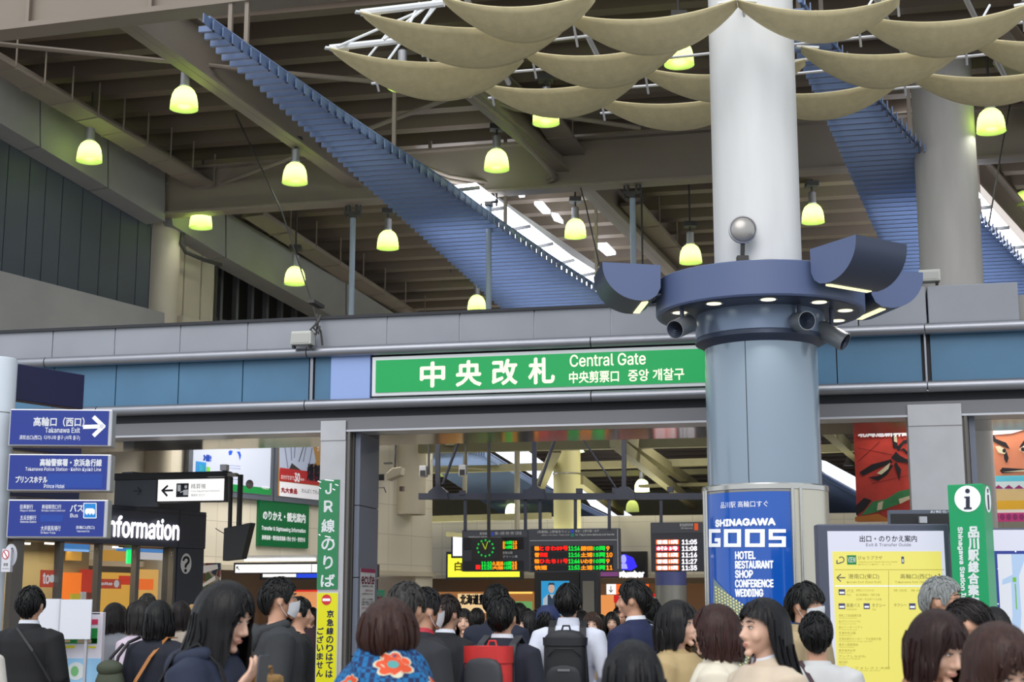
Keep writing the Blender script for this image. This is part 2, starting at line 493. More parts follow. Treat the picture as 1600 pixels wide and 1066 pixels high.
# ================================================================== ROOF
ROOF = Pl(0, 0, -TH)
def RL(p): return Vector((p.dot(ROOF.R), p.dot(ROOF.N), p.z))       # world -> roof axes
def zdk(b): return ROOF0 - ROOFS * (b - ROOFB)
mb = MB(); pitch = .62; b = 17.4
while b < 52:
    zs = [(0, 0), (.17, 0), (.23, .24), (.56, .24), (.62, 0)]
    for (u0, h0), (u1, h1) in zip(zs, zs[1:]):
        mb.add([(-22, b + u0, zdk(b + u0) + h0), (22, b + u0, zdk(b + u0) + h0), (22, b + u1, zdk(b + u1) + h1), (-22, b + u1, zdk(b + u1) + h1)], [(0, 1, 2, 3)])
    b += pitch
mb.hexa([(-22, 17.4, zdk(17.4) + .3), (22, 17.4, zdk(17.4) + .3), (22, 52, zdk(52) + .3), (-22, 52, zdk(52) + .3)],
        [(-22, 17.4, zdk(17.4) + .4), (22, 17.4, zdk(17.4) + .4), (22, 52, zdk(52) + .4), (-22, 52, zdk(52) + .4)])
smesh('ceiling', mb, M_brown, ROOF)
def ibeam(mb, p0, p1, w, h, tf=.04):
    p0 = Vector(p0); p1 = Vector(p1); z = Vector((0, 0, 1))
    mb.bar(p0 + z * tf / 2, p1 + z * tf / 2, w, tf)
    mb.bar(p0 + z * h / 2, p1 + z * h / 2, .04, h)
    mb.bar(p0 + z * (h - tf / 2), p1 + z * (h - tf / 2), w, tf)
    return mb
def ext(p0, p1, k0, k1): d = p1 - p0; return p0 - d * k0, p1 + d * k1
def beam(name, pa, pb, dz, w, h, k0=0, k1=0, m=None):
    p0, p1 = ext(atRoof(*pa, dz), atRoof(*pb, dz), k0, k1)
    return smesh(name, ibeam(MB(), p0, p1, w, h), m or M_beam)
p0, p1 = ext(atRoof(0, 52, -.85), atRoof(400, 4, -.85), .6, 4.2)
mb = MB(); mb.bar(p0 + Vector((0, 0, .5)), p1 + Vector((0, 0, .5)), .12, 1.0); mb.bar(p0, p1, .34, .07)
for k in range(12):
    q = p0 + (p1 - p0) * (k + .5) / 12
    mb.box(q.x - .02, q.x + .02, q.y - .16, q.y + .05, q.z, q.z + 1.0)
smesh('ceiling_girder', mb, M_beam)
beam('ceiling_girder', (262, 338), (1117, 281), -1.0, .3, .78, .02, 1.0)
beam('ceiling_beam', (192, 36), (552, 290), -.75, .26, .72, .05, .02)
beam('ceiling_beam', (735, 148), (885, 275), -.72, .26, .66, .15, .0)
beam('ceiling_beam', (912, 293), (1040, 420), -.66, .26, .6, .0, .3)
beam('ceiling_beam', (1585, 120), (1640, 190), -.66, .26, .6, .3, .3)
beam('ceiling_beam', (1500, 270), (1610, 390), -.66, .26, .6, .0, .3)
def tray(name, pa, pb, dz, w, label_n=6):
    p0, p1 = atRoof(*pa, dz), atRoof(*pb, dz)
    mb = MB().bar(p0, p1, w, .05)
    d = (p1 - p0)
    for k in range(label_n + 1):
        q = p0 + d * k / label_n; n = d.normalized().cross(Vector((0, 0, 1)))
        mb.bar(q - n * w * .52 - Vector((0, 0, .03)), q + n * w * .52 - Vector((0, 0, .03)), .03, .02)
        mb.bar(q + n * w * .5, q + n * w * .5 + Vector((0, 0, .5)), .02, .02)
    mb.bar(p0 + Vector((0, 0, .1)), p1 + Vector((0, 0, .1)), .05, .16)
    return smesh(name, mb, M_beam)
tray('ceiling_tray', (-40, 80), (318, 290), -.55, .42, 9)
tray('ceiling_tray', (395, 335), (650, 500), -.5, .42, 7)
tray('ceiling_tray', (838, 158), (908, 262), -.45, .40, 2)
tray('ceiling_tray', (985, 318), (1070, 415), -.42, .36, 3)
# slim bracing rods
for i, pts in enumerate((((-20, 67), (372, 107), (610, 130)), ((268, 316), (400, 267), (725, 145)), ((725, 145), (800, 170), (1000, 200)))):
    q = [atRoof(x, y, -.5) for x, y in pts]
    smesh('ceiling_brace', MB().tube(q, .035, 8), M_beam, smooth=40)
# two sagging cables under the girder
for dz, o in ((-.8, 0), (-.86, 7)):
    pts = [(735, 150), (795, 195), (855, 262), (868, 272 + o), (845, 283 + o), (770, 287 + o), (700, 275 + o), (640, 252 + o), (622, 240)]
    smesh('ceiling_conduit', MB().tube([atRoof(x, y, dz) for x, y in pts], .035, 8), M_beam, smooth=50)
# skylights (glazed openings with the bright sky behind)
SKY_Q = (((806, 299), (814, 299), (820, 308), (812, 309)), ((835, 320), (848, 320), (860, 334), (848, 334)),
         ((650, 246), (735, 238), (742, 243), (668, 251)), ((1393, 186), (1432, 180), (1432, 188), (1400, 194)),
         ((930, 385), (948, 384), (962, 398), (948, 400)), ((862, 337), (872, 339), (880, 350), (866, 345)))
for i, q in enumerate(SKY_Q):
    vs = [RL(atRoof(x, y, -.12)) for x, y in q]
    smesh('window_%d' % (i + 1), MB().add(vs + [v + Vector((0, 0, .06)) for v in vs], [(0, 1, 2, 3), (7, 6, 5, 4), (0, 4, 5, 1), (1, 5, 6, 2), (2, 6, 7, 3), (3, 7, 4, 0)]), M_sky, ROOF)
mb = MB()
mb.bar(atRoof(740, 300, -.45), atRoof(960, 448, -.45), .12, .3)
for k in range(9):
    x, y = 722 + 228 * k / 8., 297 + 155 * k / 8.
    p = atRoof(x, y, -.3); mb.bar(p - Vector((.28, 0, 0)), p + Vector((.3, .0, .0)), .04, .1)
smesh('trim_3', mb, M_conc)
mb = MB(); mb.bar(atRoof(1530, 305, -.5), atRoof(1640, 425, -.5), .12, .3)
smesh('trim_4', mb, M_conc)

# ------------------------------------------------------------------ blue louvers
def louver(label, left, right, dz, pitch, plane=None, hang=True, group='blue louver strips'):
    U = (lambda x, y: atRoof(x, y, dz)) if plane is None else (lambda x, y: plane(x, y))
    Lp = [RL(U(*p)) for p in left]; Rp = [RL(U(*p)) for p in right]
    def ev(P, b):
        if b <= P[0].y: i = 0
        else:
            i = len(P) - 2
            for k in range(len(P) - 1):
                if b < P[k + 1].y: i = k; break
        t = (b - P[i].y) / (P[i + 1].y - P[i].y)
        return P[i].x + (P[i + 1].x - P[i].x) * t, P[i].z + (P[i + 1].z - P[i].z) * t
    b0 = min(Lp[0].y, Rp[0].y); b1 = max(Lp[-1].y, Rp[-1].y)
    t = thing('louver_strip', label, 'louver', ROOF.o, ROOF.ang, group)
    mb = MB(); rail = MB(); hg = MB()
    b = b0; n = 0; rl = []; ll = []
    while b < b1:
        xl, z = ev(Lp, b); xr, zr = ev(Rp, b)
        if xr - xl > .06:
            mb.box(xl, xr, b, b + .045, z, z + .07)
            mb.box(xr - .015, xr, b - pitch * 1.5, b + .045, z, z + .11)
            rl.append((xr - .06, b, z + .16)); ll.append((xl + .08, b, z + .13))
            if hang and n % 18 == 4:
                MB().bar((xr - .06, b, z + .15), (xr - .06, b, zdk(b)), .05).build('hanger', M_beam, t)
                if n % 36 == 4: MB().bar((xl + .1, b, z + .12), (xl + .1, b, zdk(b)), .05).build('hanger', M_beam, t)
        b += pitch; n += 1
    mb.build('slats', M_louv, t)
    for q_ in (rl, ll): MB().tube(q_[::3] + [q_[-1]], .03, 6).build('rail', M_louv, t, smooth=40)
    return t
louver('long blue slatted louver strip widening from the broad beam down to the green sign parapet',
       [(323, 66), (345, 93), (400, 137), (643, 358), (782, 483), (845, 540)],
       [(333, 48), (400, 96), (549, 199), (704, 301), (778, 355), (874, 421), (959, 475), (1040, 530)], -1.6, .17)
louver('blue slatted louver strip passing behind the second grey column',
       [(1215, 25), (1279, 165), (1366, 360), (1404, 441), (1430, 500)],
       [(1270, 35), (1303, 78), (1359, 149), (1433, 233), (1529, 345), (1600, 418), (1690, 520)], -1.6, .17)
def lowplane(x, y):
    d = ray(x, y); k = d.x * sin(TH) + d.y * cos(TH)
    return EYE + d * ((4.9 + .06 * 30 - 1.6) / (d.z + .06 * k))
louver('blue louver strip seen through the gate opening above the departure boards',
       [(640, 700), (700, 750), (770, 795), (840, 838)], [(690, 690), (760, 715), (835, 760), (925, 803), (1000, 838)], 0, .13, lowplane, False)
louver('short length of blue louver visible beside the red banner',
       [(1230, 752), (1262, 790), (1300, 830)], [(1262, 735), (1300, 757), (1350, 784), (1420, 822)], 0, .13, lowplane, False)
# glazed daylight strips lying over the far halves of the two long louvers
for i, (pl_, pr_) in enumerate(((((640, 352), (790, 486), (850, 540)), ((735, 326), (874, 421), (1010, 508))),
                                (((1345, 310), (1404, 441), (1430, 495)), ((1482, 290), (1600, 418), (1690, 520))))):
    L_ = [RL(atRoof(x, y, -1.6)) + Vector((.08, 0, .42)) for x, y in pl_]; R_ = [RL(atRoof(x, y, -1.6)) + Vector((.02, 0, .42)) for x, y in pr_]
    for k in range(3): L_[k].y = R_[k].y = (L_[k].y + R_[k].y) / 2
    mb = MB()
    for k in range(2):
        q = [L_[k], R_[k], R_[k + 1], L_[k + 1]]
        mb.add(q + [v + Vector((0, 0, .05)) for v in q], [(0, 1, 2, 3), (7, 6, 5, 4), (0, 4, 5, 1), (1, 5, 6, 2), (2, 6, 7, 3), (3, 7, 4, 0)])
    smesh('window_%d' % (7 + i), mb, M_sky, ROOF)
    fr = MB()
    for k in range(9):
        j = min(k // 4, 1); t_ = (k - 4 * j) / 4.
        a_ = L_[j].lerp(L_[j + 1], t_); b2 = R_[j].lerp(R_[j + 1], t_)
        fr.bar(a_ - Vector((0, 0, .03)), b2 - Vector((0, 0, .03)) + Vector((.06, 0, 0)), .03, .05)
    smesh('trim_%d' % (5 + i), fr, M_conc, ROOF)

for i, q in enumerate((((690, 682), (780, 690), (868, 752), (868, 778), (835, 757), (760, 712)), ((900, 768), (925, 780), (1000, 826), (990, 832), (925, 802)), ((1262, 728), (1300, 738), (1420, 800), (1420, 818), (1350, 781), (1300, 754)))):
    vs = [lowplane(x, y) + Vector((0, .6, .25)) for x, y in q]; n = len(vs)
    smesh('window_%d' % (9 + i), MB().add(vs + [v + Vector((0, 0, .06)) for v in vs], [tuple(range(n)), tuple(range(2 * n - 1, n - 1, -1))] + [(k, k + n, (k + 1) % n + n, (k + 1) % n) for k in range(n)]), glow('interior_daylight', (232, 238, 250), 1.5))
M_olb = mat('olive_beam', (128, 122, 92), .6, var=.08)
for (pa, pb, Y_, w_) in (((655, 700), (1110, 690), 30, .22), ((655, 735), (1110, 722), 34, .16), ((655, 812), (860, 806), 35, .14), ((1100, 672), (1440, 664), 26, .2), ((1278, 702), (1440, 695), 30, .16), ((900, 742), (1110, 737), 38, .14), ((700, 835), (840, 846), 34, .1), ((1000, 760), (1110, 757), 36, .08)):
    smesh('ceiling_beam', MB().bar(atY(*pa, Y_), atY(*pb, Y_ - 1), .2, w_), M_olb)
for (pa, ya, pb, yb) in (((960, 690), 27, (1085, 790), 38), ((975, 683), 28, (1110, 775), 40), ((870, 700), 30, (840, 770), 36), ((1290, 668), 24, (1340, 715), 34), ((720, 672), 26, (700, 690), 30), ((905, 750), 32, (970, 800), 40)):
    smesh('ceiling_beam', MB().bar(atY(*pa, ya), atY(*pb, yb), .18, .2), M_olb)
# white posts between parapet slab and girder
for px, pt, label in ((552, 322, 'slim pale post standing behind the parapet near the speaker box and camera clamp'), (764, 303, 'slim pale post crossing in front of the long blue louver'),
                      (988, 290, 'slim pale post standing behind the dark trough light on the column')):
    top = atRoof(px, pt, -1.0)
    t = thing('parapet_post', label, 'post', (top.x, top.y, zp_top - .2), -TH, 'pale posts behind the parapet')
    h = top.z - (zp_top - .2)
    MB().tube([(0, 0, 0), (0, 0, h - .12)], .045, 12).build('tube', M_lpost, t, smooth=40)
    mb = MB().box(-.14, .14, -.05, .05, h - .14, h - .1).box(-.08, -.05, -.05, .05, h - .1, h + .02).box(.05, .08, -.05, .05, h - .1, h + .02)
    mb.box(-.05, .05, -.08, .08, h - .2, h - .14).tube([(-.12, 0, h - .2), (-.12, 0, h + .03)], .015, 6).tube([(.12, 0, h - .2), (.12, 0, h + .03)], .015, 6)
    mb.build('bracket', M_cable, t)

# ------------------------------------------------------------------ pendant lamps
def glass_shade(name, c, em):
    m = bpy.data.materials.new(name); m.use_nodes = True; nt = m.node_tree
    b = nt.nodes['Principled BSDF']; out = nt.nodes['Material Output']
    b.inputs['Base Color'].default_value = rgb(c); b.inputs['Roughness'].default_value = .25
    b.inputs['Emission Color'].default_value = rgb(c); b.inputs['Emission Strength'].default_value = em
    tr = nt.nodes.new('ShaderNodeBsdfTranslucent'); tr.inputs[0].default_value = rgb(c)
    mx = nt.nodes.new('ShaderNodeMixShader'); mx.inputs[0].default_value = .72
    nt.links.new(b.outputs[0], mx.inputs[1]); nt.links.new(tr.outputs[0], mx.inputs[2]); nt.links.new(mx.outputs[0], out.inputs[0])
    return m
M_shade = glass_shade('lime_glass', (178, 206, 104), .22)
M_shade2 = glass_shade('pale_lime_glass', (226, 238, 150), .9)
M_bulb = glow('lamp_bulb', (255, 255, 214), 5.0)
LD = .37
def pendant(px, py, w, label, power=15, m=None, group='lime pendant lamps', light=True, D=LD):
    Zc = F * D / w
    p = atC(px, py, Zc); s = D / .37
    h = .31 * s
    t = thing('pendant_lamp', label, 'lamp', (p.x, p.y, p.z - h * .45), 0, group)
    R = D / 2
    prof = [(R * 1.03, 0), (R * 1.0, .012), (R * .97, .10 * s), (R * .88, .19 * s), (R * .72, .255 * s), (R * .5, .295 * s), (R * .34, h)]
    MB().lathe(prof, 28).build('shade', m or M_shade, t, smooth=50)
    MB().lathe([(R * .36, h - .004), (R * .4, h + .02), (R * .32, h + .03), (.0, h + .03)], 20).lathe([(.062 * s, h + .03), (.062 * s, h + .2 * s), (.04 * s, h + .22 * s), (0, h + .22 * s)], 16).build('neck', M_alu, t, smooth=40)
    z_top = min(max(deck_z(p) - (p.z - h * .45), h + .4 * s), h + 2.2)
    MB().tube([(0, 0, h + .2 * s), (0, 0, z_top)], .016 * s, 8).box(-.1 * s, .1 * s, -.1 * s, .1 * s, h + .3 * s, h + .38 * s).build('rod', M_cable, t)
    MB().ellip((0, 0, h * .74), (.05 * s, .05 * s, .075 * s), 12, 8).build('bulb', M_bulb, t, smooth=60)
    if light:
        l = bpy.data.lights.new('pendant_light', 'POINT'); l.energy = power; l.color = (.98, 1.0, .86); l.shadow_soft_size = .09 * s
        o = bpy.data.objects.new('pendant_light', l); COL.objects.link(o); o.parent = t; o.location = (0, 0, h * .45)
    return t
for px, py, w, lb in (
    (140, 238, 39, 'lime pendant lamp glowing against the slate navy wall panels'),
    (288, 155, 43, 'lime pendant lamp hanging beside the narrow tip of the long blue louver'),
    (461, 272, 39, 'lime pendant lamp between the broad brown beam and the long blue louver'),
    (314, 343, 35.3, 'lime pendant lamp half hidden under the girder above the beige wall column'),
    (461, 432, 33, 'lime pendant lamp above the clamped box on the parapet'),
    (606, 376, 34, 'lime pendant lamp hanging to one side of the slim post near the louver'),
    (628, 122, 44, 'lime pendant lamp partly covered by the outermost tan sails'),
    (776, 251, 39, 'lime pendant lamp hanging in front of the sagging cables'),
    (853, 178, 42, 'lime pendant lamp just under the tan sails'),
    (899, 358, 34, 'lime pendant lamp between the skylight and the slim post behind the trough light'),
    (1061, 85, 46, 'lime pendant lamp framed by tan sails beside the white column top'),
    (1079, 398, 35, 'pale lime pendant lamp just above the column ring'),
    (1270, 335, 35, 'lime pendant lamp close to the white column shaft and the second louver'),
    (1548, 190, 44, 'lime pendant lamp beside the second grey column'),
    (745, 475, 29, 'small lime pendant lamp just above the parapet beside the slim post'),
    (1364, 437, 30, 'lime pendant lamp glimpsed between two trough lights'),
    (1600, 313, 34, 'lime pendant lamp cut by the edge of the picture below the grey column'),
    (1005, 470, 36, 'lime pendant lamp peeping out under the trough light over the parapet')):
    pendant(px, py, w, lb)
for px, py, w, lb, L in (
    (900, 698, 24, 'bright pendant lamp in front of the round green-lit column inside the gate', True),
    (694, 738, 18, 'bright pendant lamp behind the first hanger of the dark overhead beam', False),
    (800, 797, 21, 'pendant lamp half hidden behind the pipe above the clock', True),
    (1003, 760, 23, 'bright pendant lamp just above the dark beam near the big column', True),
    (988, 792, 21, 'bright pendant lamp just under the dark beam near the big column', False)):
    pendant(px, py, w, lb, 60, M_shade2, 'pale pendant lamps inside the gate', L)
def flood(px, py, w, label):
    p = atC(px, py, F * .26 / w)
    t = thing('flood_lamp', label, 'lamp', p, 0, 'small dark flood lamps under the roof')
    MB().lathe([(.13, 0), (.12, .06), (.06, .13), (.05, .2), (0, .2)], 20).build('reflector', M_cable, t, smooth=40)
    MB().lathe([(0, .01), (.12, .005)], 20).build('lens', mat('lamp_lens', (190, 190, 196), .2), t)
    MB().tube([(0, 0, .2), (0, 0, deck_z(p) - p.z)], .012, 6).build('rod', M_cable, t)
flood(706, 170, 20, 'small dark flood lamp near the diagonal brace under the sails')
flood(670, 404, 18, 'small dark flood lamp beside the long blue louver')
flood(1308, 364, 20, 'small dark flood lamp between the white column and second louver')
flood(1326, 728, 17, 'clear flood lamp beside the red banner')
# hanging wires
for i, pts in enumerate((((368, 178, 6), (440, 330, 4), (500, 512, 2)), ((887, 225, 6), (915, 320, 4), (936, 412, 3)), ((1583, 138, 5), (1562, 250, 4), (1545, 352, 3)))):
    a = atRoof(pts[0][0], pts[0][1], -.02)
    q = [atY(x, y, a.y - k * .9) for k, (x, y, _) in enumerate(pts)]
    tag(MB().tube(q, .011, 6).build('cable', M_cable), ('thin dark cable running down to the clamp on the parapet', 'thin cable hanging past the pendant lamp beside the skylight', 'thin pale cable hanging beside the lamp near the grey column')[i], 'cable')

# ------------------------------------------------------------------ second column
p = atY(1480, 300, 18.9); zc = p.y / .97
r2 = 47 / F * zc
t = thing('round_column', 'plain round grey column standing behind the parapet block', 'column', (p.x, p.y, 0))
MB().lathe([(r2, 0), (r2, 9.2)], 40).build('shaft', mat('grey_column_paint', (176, 172, 168), .55, var=.10, scale=1.6, stretch=(3, 3, .6)), t, smooth=40)
MB().lathe([(r2 + .004, 5.35), (r2 + .004, 5.36)], 40).lathe([(r2 + .02, 0), (r2 + .02, .2), (r2, .2)], 40).build('seam', M_trim, t, smooth=30)

# ------------------------------------------------------------------ tan sails over the column
ZS = 6.9
def sail(tl, tr, lowdy, w, label):
    A = atZ(tl[0], tl[1], ZS); B = atZ(tr[0], tr[1], ZS)
    n = FAC.N; c = (A + B) / 2
    t = thing('fabric_sail', label, 'sail', (c.x, c.y, ZS), 0, 'tan sails of the canopy')
    def S(u, v):
        q = A + (B - A) * u
        k = sin(pi * min(max(u, 0), 1)) ** .75
        ww = .17 + w * .85 * k
        sag = (.135 + (lowdy + .145 - .135) * v) * 4 * u * (1 - u)
        curl = .05 * sin(pi * v) * k
        return q + n * (ww * (v - .15)) - Vector((0, 0, sag + curl)) - Vector((c.x, c.y, ZS))
    o = MB().grid(S, 28, 8).build('cloth', M_sail, t, smooth=60)
    so = o.modifiers.new('cloth', 'SOLIDIFY'); so.thickness = .012
    for q, e in ((A, B), (B, A)):
        h = MB()
        d = (e - q).normalized()
        k = q - c
        h.bar(k - d * .05, k + d * .16 + n * .05, .05, .02)
        h.build('corner_plate', M_white, t)
for tl, tr, lo, w, lb in (
    ((690, -5), (925, -10), .14, .34, 'tan sail cut by the top edge above the white tubes'),
    ((564, 19), (879, 33), .17, .46, 'outermost tan sail tied to the upper white tube'),
    ((516, 75), (813, 86), .19, .44, 'outermost tan sail tied to the lower white tube, lamp behind it'),
    ((885, 22), (1150, 0), .15, .36, 'broad tan sail reaching the front of the white column top'),
    ((815, 78), (1063, 60), .15, .36, 'tan sail two rows out from the column, before the framed lamp'),
    ((748, 130), (997, 113), .14, .36, 'tan sail hanging over the pendant lamp'),
    ((998, 105), (1257, 93), .13, .30, 'tan sail passing behind the white column under the framed lamp'),
    ((930, 153), (1187, 138), .13, .34, 'lowest tan sail ending behind the white column'),
    ((1153, 0), (1405, -4), .13, .28, 'tan sail crossing in front of the white column top'),
    ((1345, 26), (1615, 4), .15, .36, 'long tan sail between the two columns at the top'),
    ((1252, 73), (1512, 63), .16, .36, 'tan sail between the white column and grey column, under the long one'),
    ((1165, 140), (1412, 116), .13, .32, 'tan sail before the second blue louver'),
    ((1418, 110), (1690, 96), .14, .32, 'tan sail across the grey column near the lamp'),
    ((1522, 58), (1790, 34), .15, .36, 'tan sail beyond the grey column at the picture edge')):
    sail(tl, tr, lo, w, lb)
t = thing('canopy_frame', 'white tube frame carrying the tan sails around the column', 'frame', atZ(1187, 60, ZS + .1))
o0 = Vector(t.location)
def tb(name, pts, r, m=M_white):
    MB().tube([Vector(p) - o0 for p in pts], r, 8).build(name, m, t, smooth=40)
UPz = Vector((0, 0, 1))
for a, b in (((564, 20), (694, 5)), ((516, 75), (638, 62))):
    tb('tube', [atZ(*a, ZS + .02), atZ(*b, ZS + .02)], .035)
for a, b in (((600, 62), (690, -8)), ((527, 73), (655, 18)), ((597, 107), (625, 68)), ((634, 50), (655, 5)), ((650, 52), (680, 5))):
    tb('strut', [atZ(*a, ZS - .02), atZ(*b, ZS + .5)], .014)
rows = [[(640, 62), (881, 32), (1155, 2), (1405, -20)], [(560, 108), (815, 86), (1067, 62), (1343, 32), (1610, 6)], [(748, 132), (998, 112), (1257, 90), (1516, 63), (1780, 35)], [(928, 157), (1187, 138), (1416, 115), (1690, 96)]]
for r_ in rows:
    P = [atZ(x, y, ZS + .22) for x, y in r_]
    for a, b in zip(P, P[1:]):
        tb('tube', [a + FAC.N * .45, b + FAC.N * .45], .016, M_alu)
    for (x, y) in r_:
        n0 = atZ(x, y, ZS)
        if abs(n0.x - 2.3) < .7 and abs(n0.y - 13.3) < .6: continue
        tb('strut', [n0, n0 + FAC.N * .5 + UPz * .22], .018, M_cable)
        tb('strut', [n0 + FAC.N * .45 + UPz * .22, n0 + FAC.N * .62 - UPz * .02 + FAC.R * .02], .012, M_alu)
        tb('strut', [n0, n0 + FAC.R * .22 + UPz * .42 + FAC.N * .2], .012)
for k in range(4):
    x0 = (700, 860, 1340, 1480)[k]
    tb('tube', [atZ(x0, -60, ZS + .6), atZ(x0 + 60, 60, ZS + .6), atZ(x0 + 95, 130, ZS + .6)], .03, M_alu)

# ------------------------------------------------------------------ the big column
CX, CY = 2.28, 13.3
R0, R1, RA = .40, .51, .56
colm = thing('advertising_column', 'big white column with blue-grey cladding below, ringed by lights and wearing a blue poster', 'column', (CX, CY, 0))
MB().lathe([(R0, 4.4), (R0, 7.6)], 48).build('upper_shaft', M_colw, colm, smooth=40)
MB().lathe([(R1, 2.6), (R1, 3.99)], 56).build('lower_cladding', M_colb, colm, smooth=40)
DC = atan2(-CY, -CX)                              # direction from the column to the camera
def cyl(px, py, r):                               # pixel -> (angle from the camera direction, z) on the column
    d = ray(px, py); ox, oy = -CX, -CY
    a = d.x ** 2 + d.y ** 2; b = 2 * (ox * d.x + oy * d.y); c = ox * ox + oy * oy - r * r
    D = b * b - 4 * a * c
    t_ = (-b - sqrt(max(D, 0))) / (2 * a)
    p = EYE + d * t_
    ang = atan2(p.y - CY, p.x - CX) - DC
    ang = (ang + pi) % (2 * pi) - pi
    return ang, p.z
def cp(ang, z, r): return (r * cos(DC + ang), r * sin(DC + ang), z)
mb = MB()
for px in (1167,):
    a, _ = cyl(px, 640, R1); mb.lathe([(R1 + .002, 2.64), (R1 + .002, 3.97)], 1, a0=DC + a - .006, a1=DC + a + .006)
for a in (1.6, 2.8, -1.6): mb.lathe([(R1 + .002, 2.64), (R1 + .002, 3.97)], 1, a0=DC + a - .006, a1=DC + a + .006)
mb.build('cladding_seam', M_dark, colm)
RR = .95
ring = MB().lathe([(R0 - .02, 4.53), (RR - .01, 4.53), (RR, 4.52), (RR, 4.23), (RR - .012, 4.215), (.6, 4.215)], 72).build('light_ring', M_ring, colm, smooth=35)
MB().lathe([(RR - .05, 4.212), (.58, 4.21)], 72).build('soffit', M_ringd, colm)
MB().lathe([(.585, 4.22), (.59, 4.0), (.575, 3.985)], 56).build('collar', mat('blue_grey_collar', (126, 142, 168), .25, .3), colm, smooth=30)
MB().lathe([(.592, 3.99), (.592, 3.955), (.54, 3.93), (R1, 3.90)], 56).build('collar_lip', M_ringd, colm, smooth=30)
MB().lathe([(R0 + .012, 4.6), (R0 + .012, 4.66), (R0, 4.66)], 48).build('clamp_band', M_stain, colm, smooth=30)
M_down = glow('downlight_glow', (255, 250, 220), 1.3)
for k in range(10):
    a = DC + .1 + k * 2 * pi / 10
    c = (.78 * cos(a), .78 * sin(a), 4.209)
    d = MB().disc(c, .085, 'z', 20).build('downlight', M_stain, ring)
    MB().disc((c[0], c[1], 4.206), .066, 'z', 20).build('lens', M_down, d)
    if k % 2 == 0 and sin(a) < .3:
        l = bpy.data.lights.new('downlight', 'SPOT'); l.energy = 14; l.spot_size = rad(95); l.spot_blend = .6; l.color = (1, .96, .84); l.shadow_soft_size = .05
        o = bpy.data.objects.new('downlight', l); COL.objects.link(o); o.parent = ring; o.location = (c[0], c[1], 4.19)
# lower frame with the poster
MB().lathe([(R1, 2.64), (RA, 2.64), (RA + .006, 2.63), (RA + .006, 2.59), (RA, 2.585)], 64).build('frame_rim', M_stain, colm, smooth=30)
aP0, aP1 = cyl(1107, 860, RA)[0], cyl(1238, 860, RA)[0]
MB().lathe([(RA, 0), (RA, 2.6)], 64, a0=DC + aP1, a1=DC + aP0 + 2 * pi).build('frame_cladding', mat('stainless_cladding', (206, 200, 184), .3, .75), colm, smooth=30)
mb = MB()
for a in (aP0 - .02, aP0 - .12, aP1 + .03, aP1 + .17): mb.tube([cp(a, 0, RA + .004), cp(a, 2.6, RA + .004)], .016, 10)
mb.build('frame_bar', M_stain, colm, smooth=40)
z_pt = cyl(1175, 768, RA)[1]
M_ad = mat('blue_poster', (16, 80, 172), .16, coat=.6, emit=.18)
poster = MB().lathe([(RA - .004, 0), (RA - .004, z_pt)], 40, a0=DC + aP0, a1=DC + aP1).build('poster', M_ad, colm, smooth=30)
MB().lathe([(RA - .003, z_pt), (RA - .003, 2.59)], 40, a0=DC + aP0, a1=DC + aP1).build('poster_header', M_soff, colm, smooth=30)
M_wtxt = mat('white_print', (240, 242, 246), .5, emit=.22)
def cyltext(mb, body, x0, y0, x1, y1, bold=0.0, r=RA + .003):
    ym = (y0 + y1) / 2; xm = (x0 + x1) / 2
    s0, s1 = cyl(x0, ym, r)[0] * r, cyl(x1, ym, r)[0] * r
    z0, z1 = cyl(xm, y1, r)[1], cyl(xm, y0, r)[1]
    return mb.text(body, s0, s1, z0, z1, 0, bold, warp=lambda p: cp(p[0] / r, p[2], r))
def cylpoly(mb, pts, r=RA + .003, n=1):
    return mb.add([cp(*cyl(x, y, r), r) for x, y in pts], [tuple(range(len(pts)))])
mb = MB()
cyltext(mb, '品川駅 高輪口すぐ', 1126, 783, 1200, 793)
cyltext(mb, 'SHINAGAWA', 1118, 811, 1211, 821, .006)
for i, wd in enumerate(('HOTEL', 'RESTAURANT', 'SHOP', 'CONFERENCE', 'WEDDING')):
    y = 862 + i * 14.7
    cyltext(mb, wd, 1149, y, (1180, 1208, 1176, 1208, 1192)[i], y + 11.6, .004)
# four blocky letters
def block(x0, x1, y0, y1, segs, w):
    for q in segs:
        a, b, c, d = q
        n = 5
        for k in range(n):
            xa = x0 + (x1 - x0) * (a + (c - a) * k / n); xb = x0 + (x1 - x0) * (a + (c - a) * (k + 1) / n)
            cylpoly(mb, [(xa, y0 + (y1 - y0) * d), (xb, y0 + (y1 - y0) * d), (xb, y0 + (y1 - y0) * b), (xa, y0 + (y1 - y0) * b)])
T = .2; V = .24
Gs = [(0, 0, 1, T), (0, T, V, 1 - T), (0, 1 - T, 1, 1), (1 - V, .5, 1, 1 - T), (.5, .5, 1 - V, .5 + T)]
Os = [(0, 0, 1, T), (0, T, V, 1 - T), (1 - V, T, 1, 1 - T), (0, 1 - T, 1, 1)]
Ss = [(0, 0, 1, T), (0, T, V, .4), (0, .4, 1, .6), (1 - V, .6, 1, 1 - T), (0, 1 - T, 1, 1)]
for (x0, x1), sg in zip(((1107.5, 1126), (1131, 1158), (1164, 1195), (1201, 1228)), (Gs, Os, Os, Ss)):
    block(x0, x1, 827, 855, sg, 0)
mb.build('lettering', M_wtxt, poster)
mb = MB()
cylpoly(mb, [(1115, 904), (1124, 914), (1140, 930), (1140, 1064), (1112, 1064)]); cylpoly(mb, [(1140, 930), (1160, 948), (1180, 960), (1170, 1064), (1140, 1064)])
bp = mb.build('building_picture', mat('poster_grey', (116, 134, 140), .4, emit=.15), poster)
mb = MB()
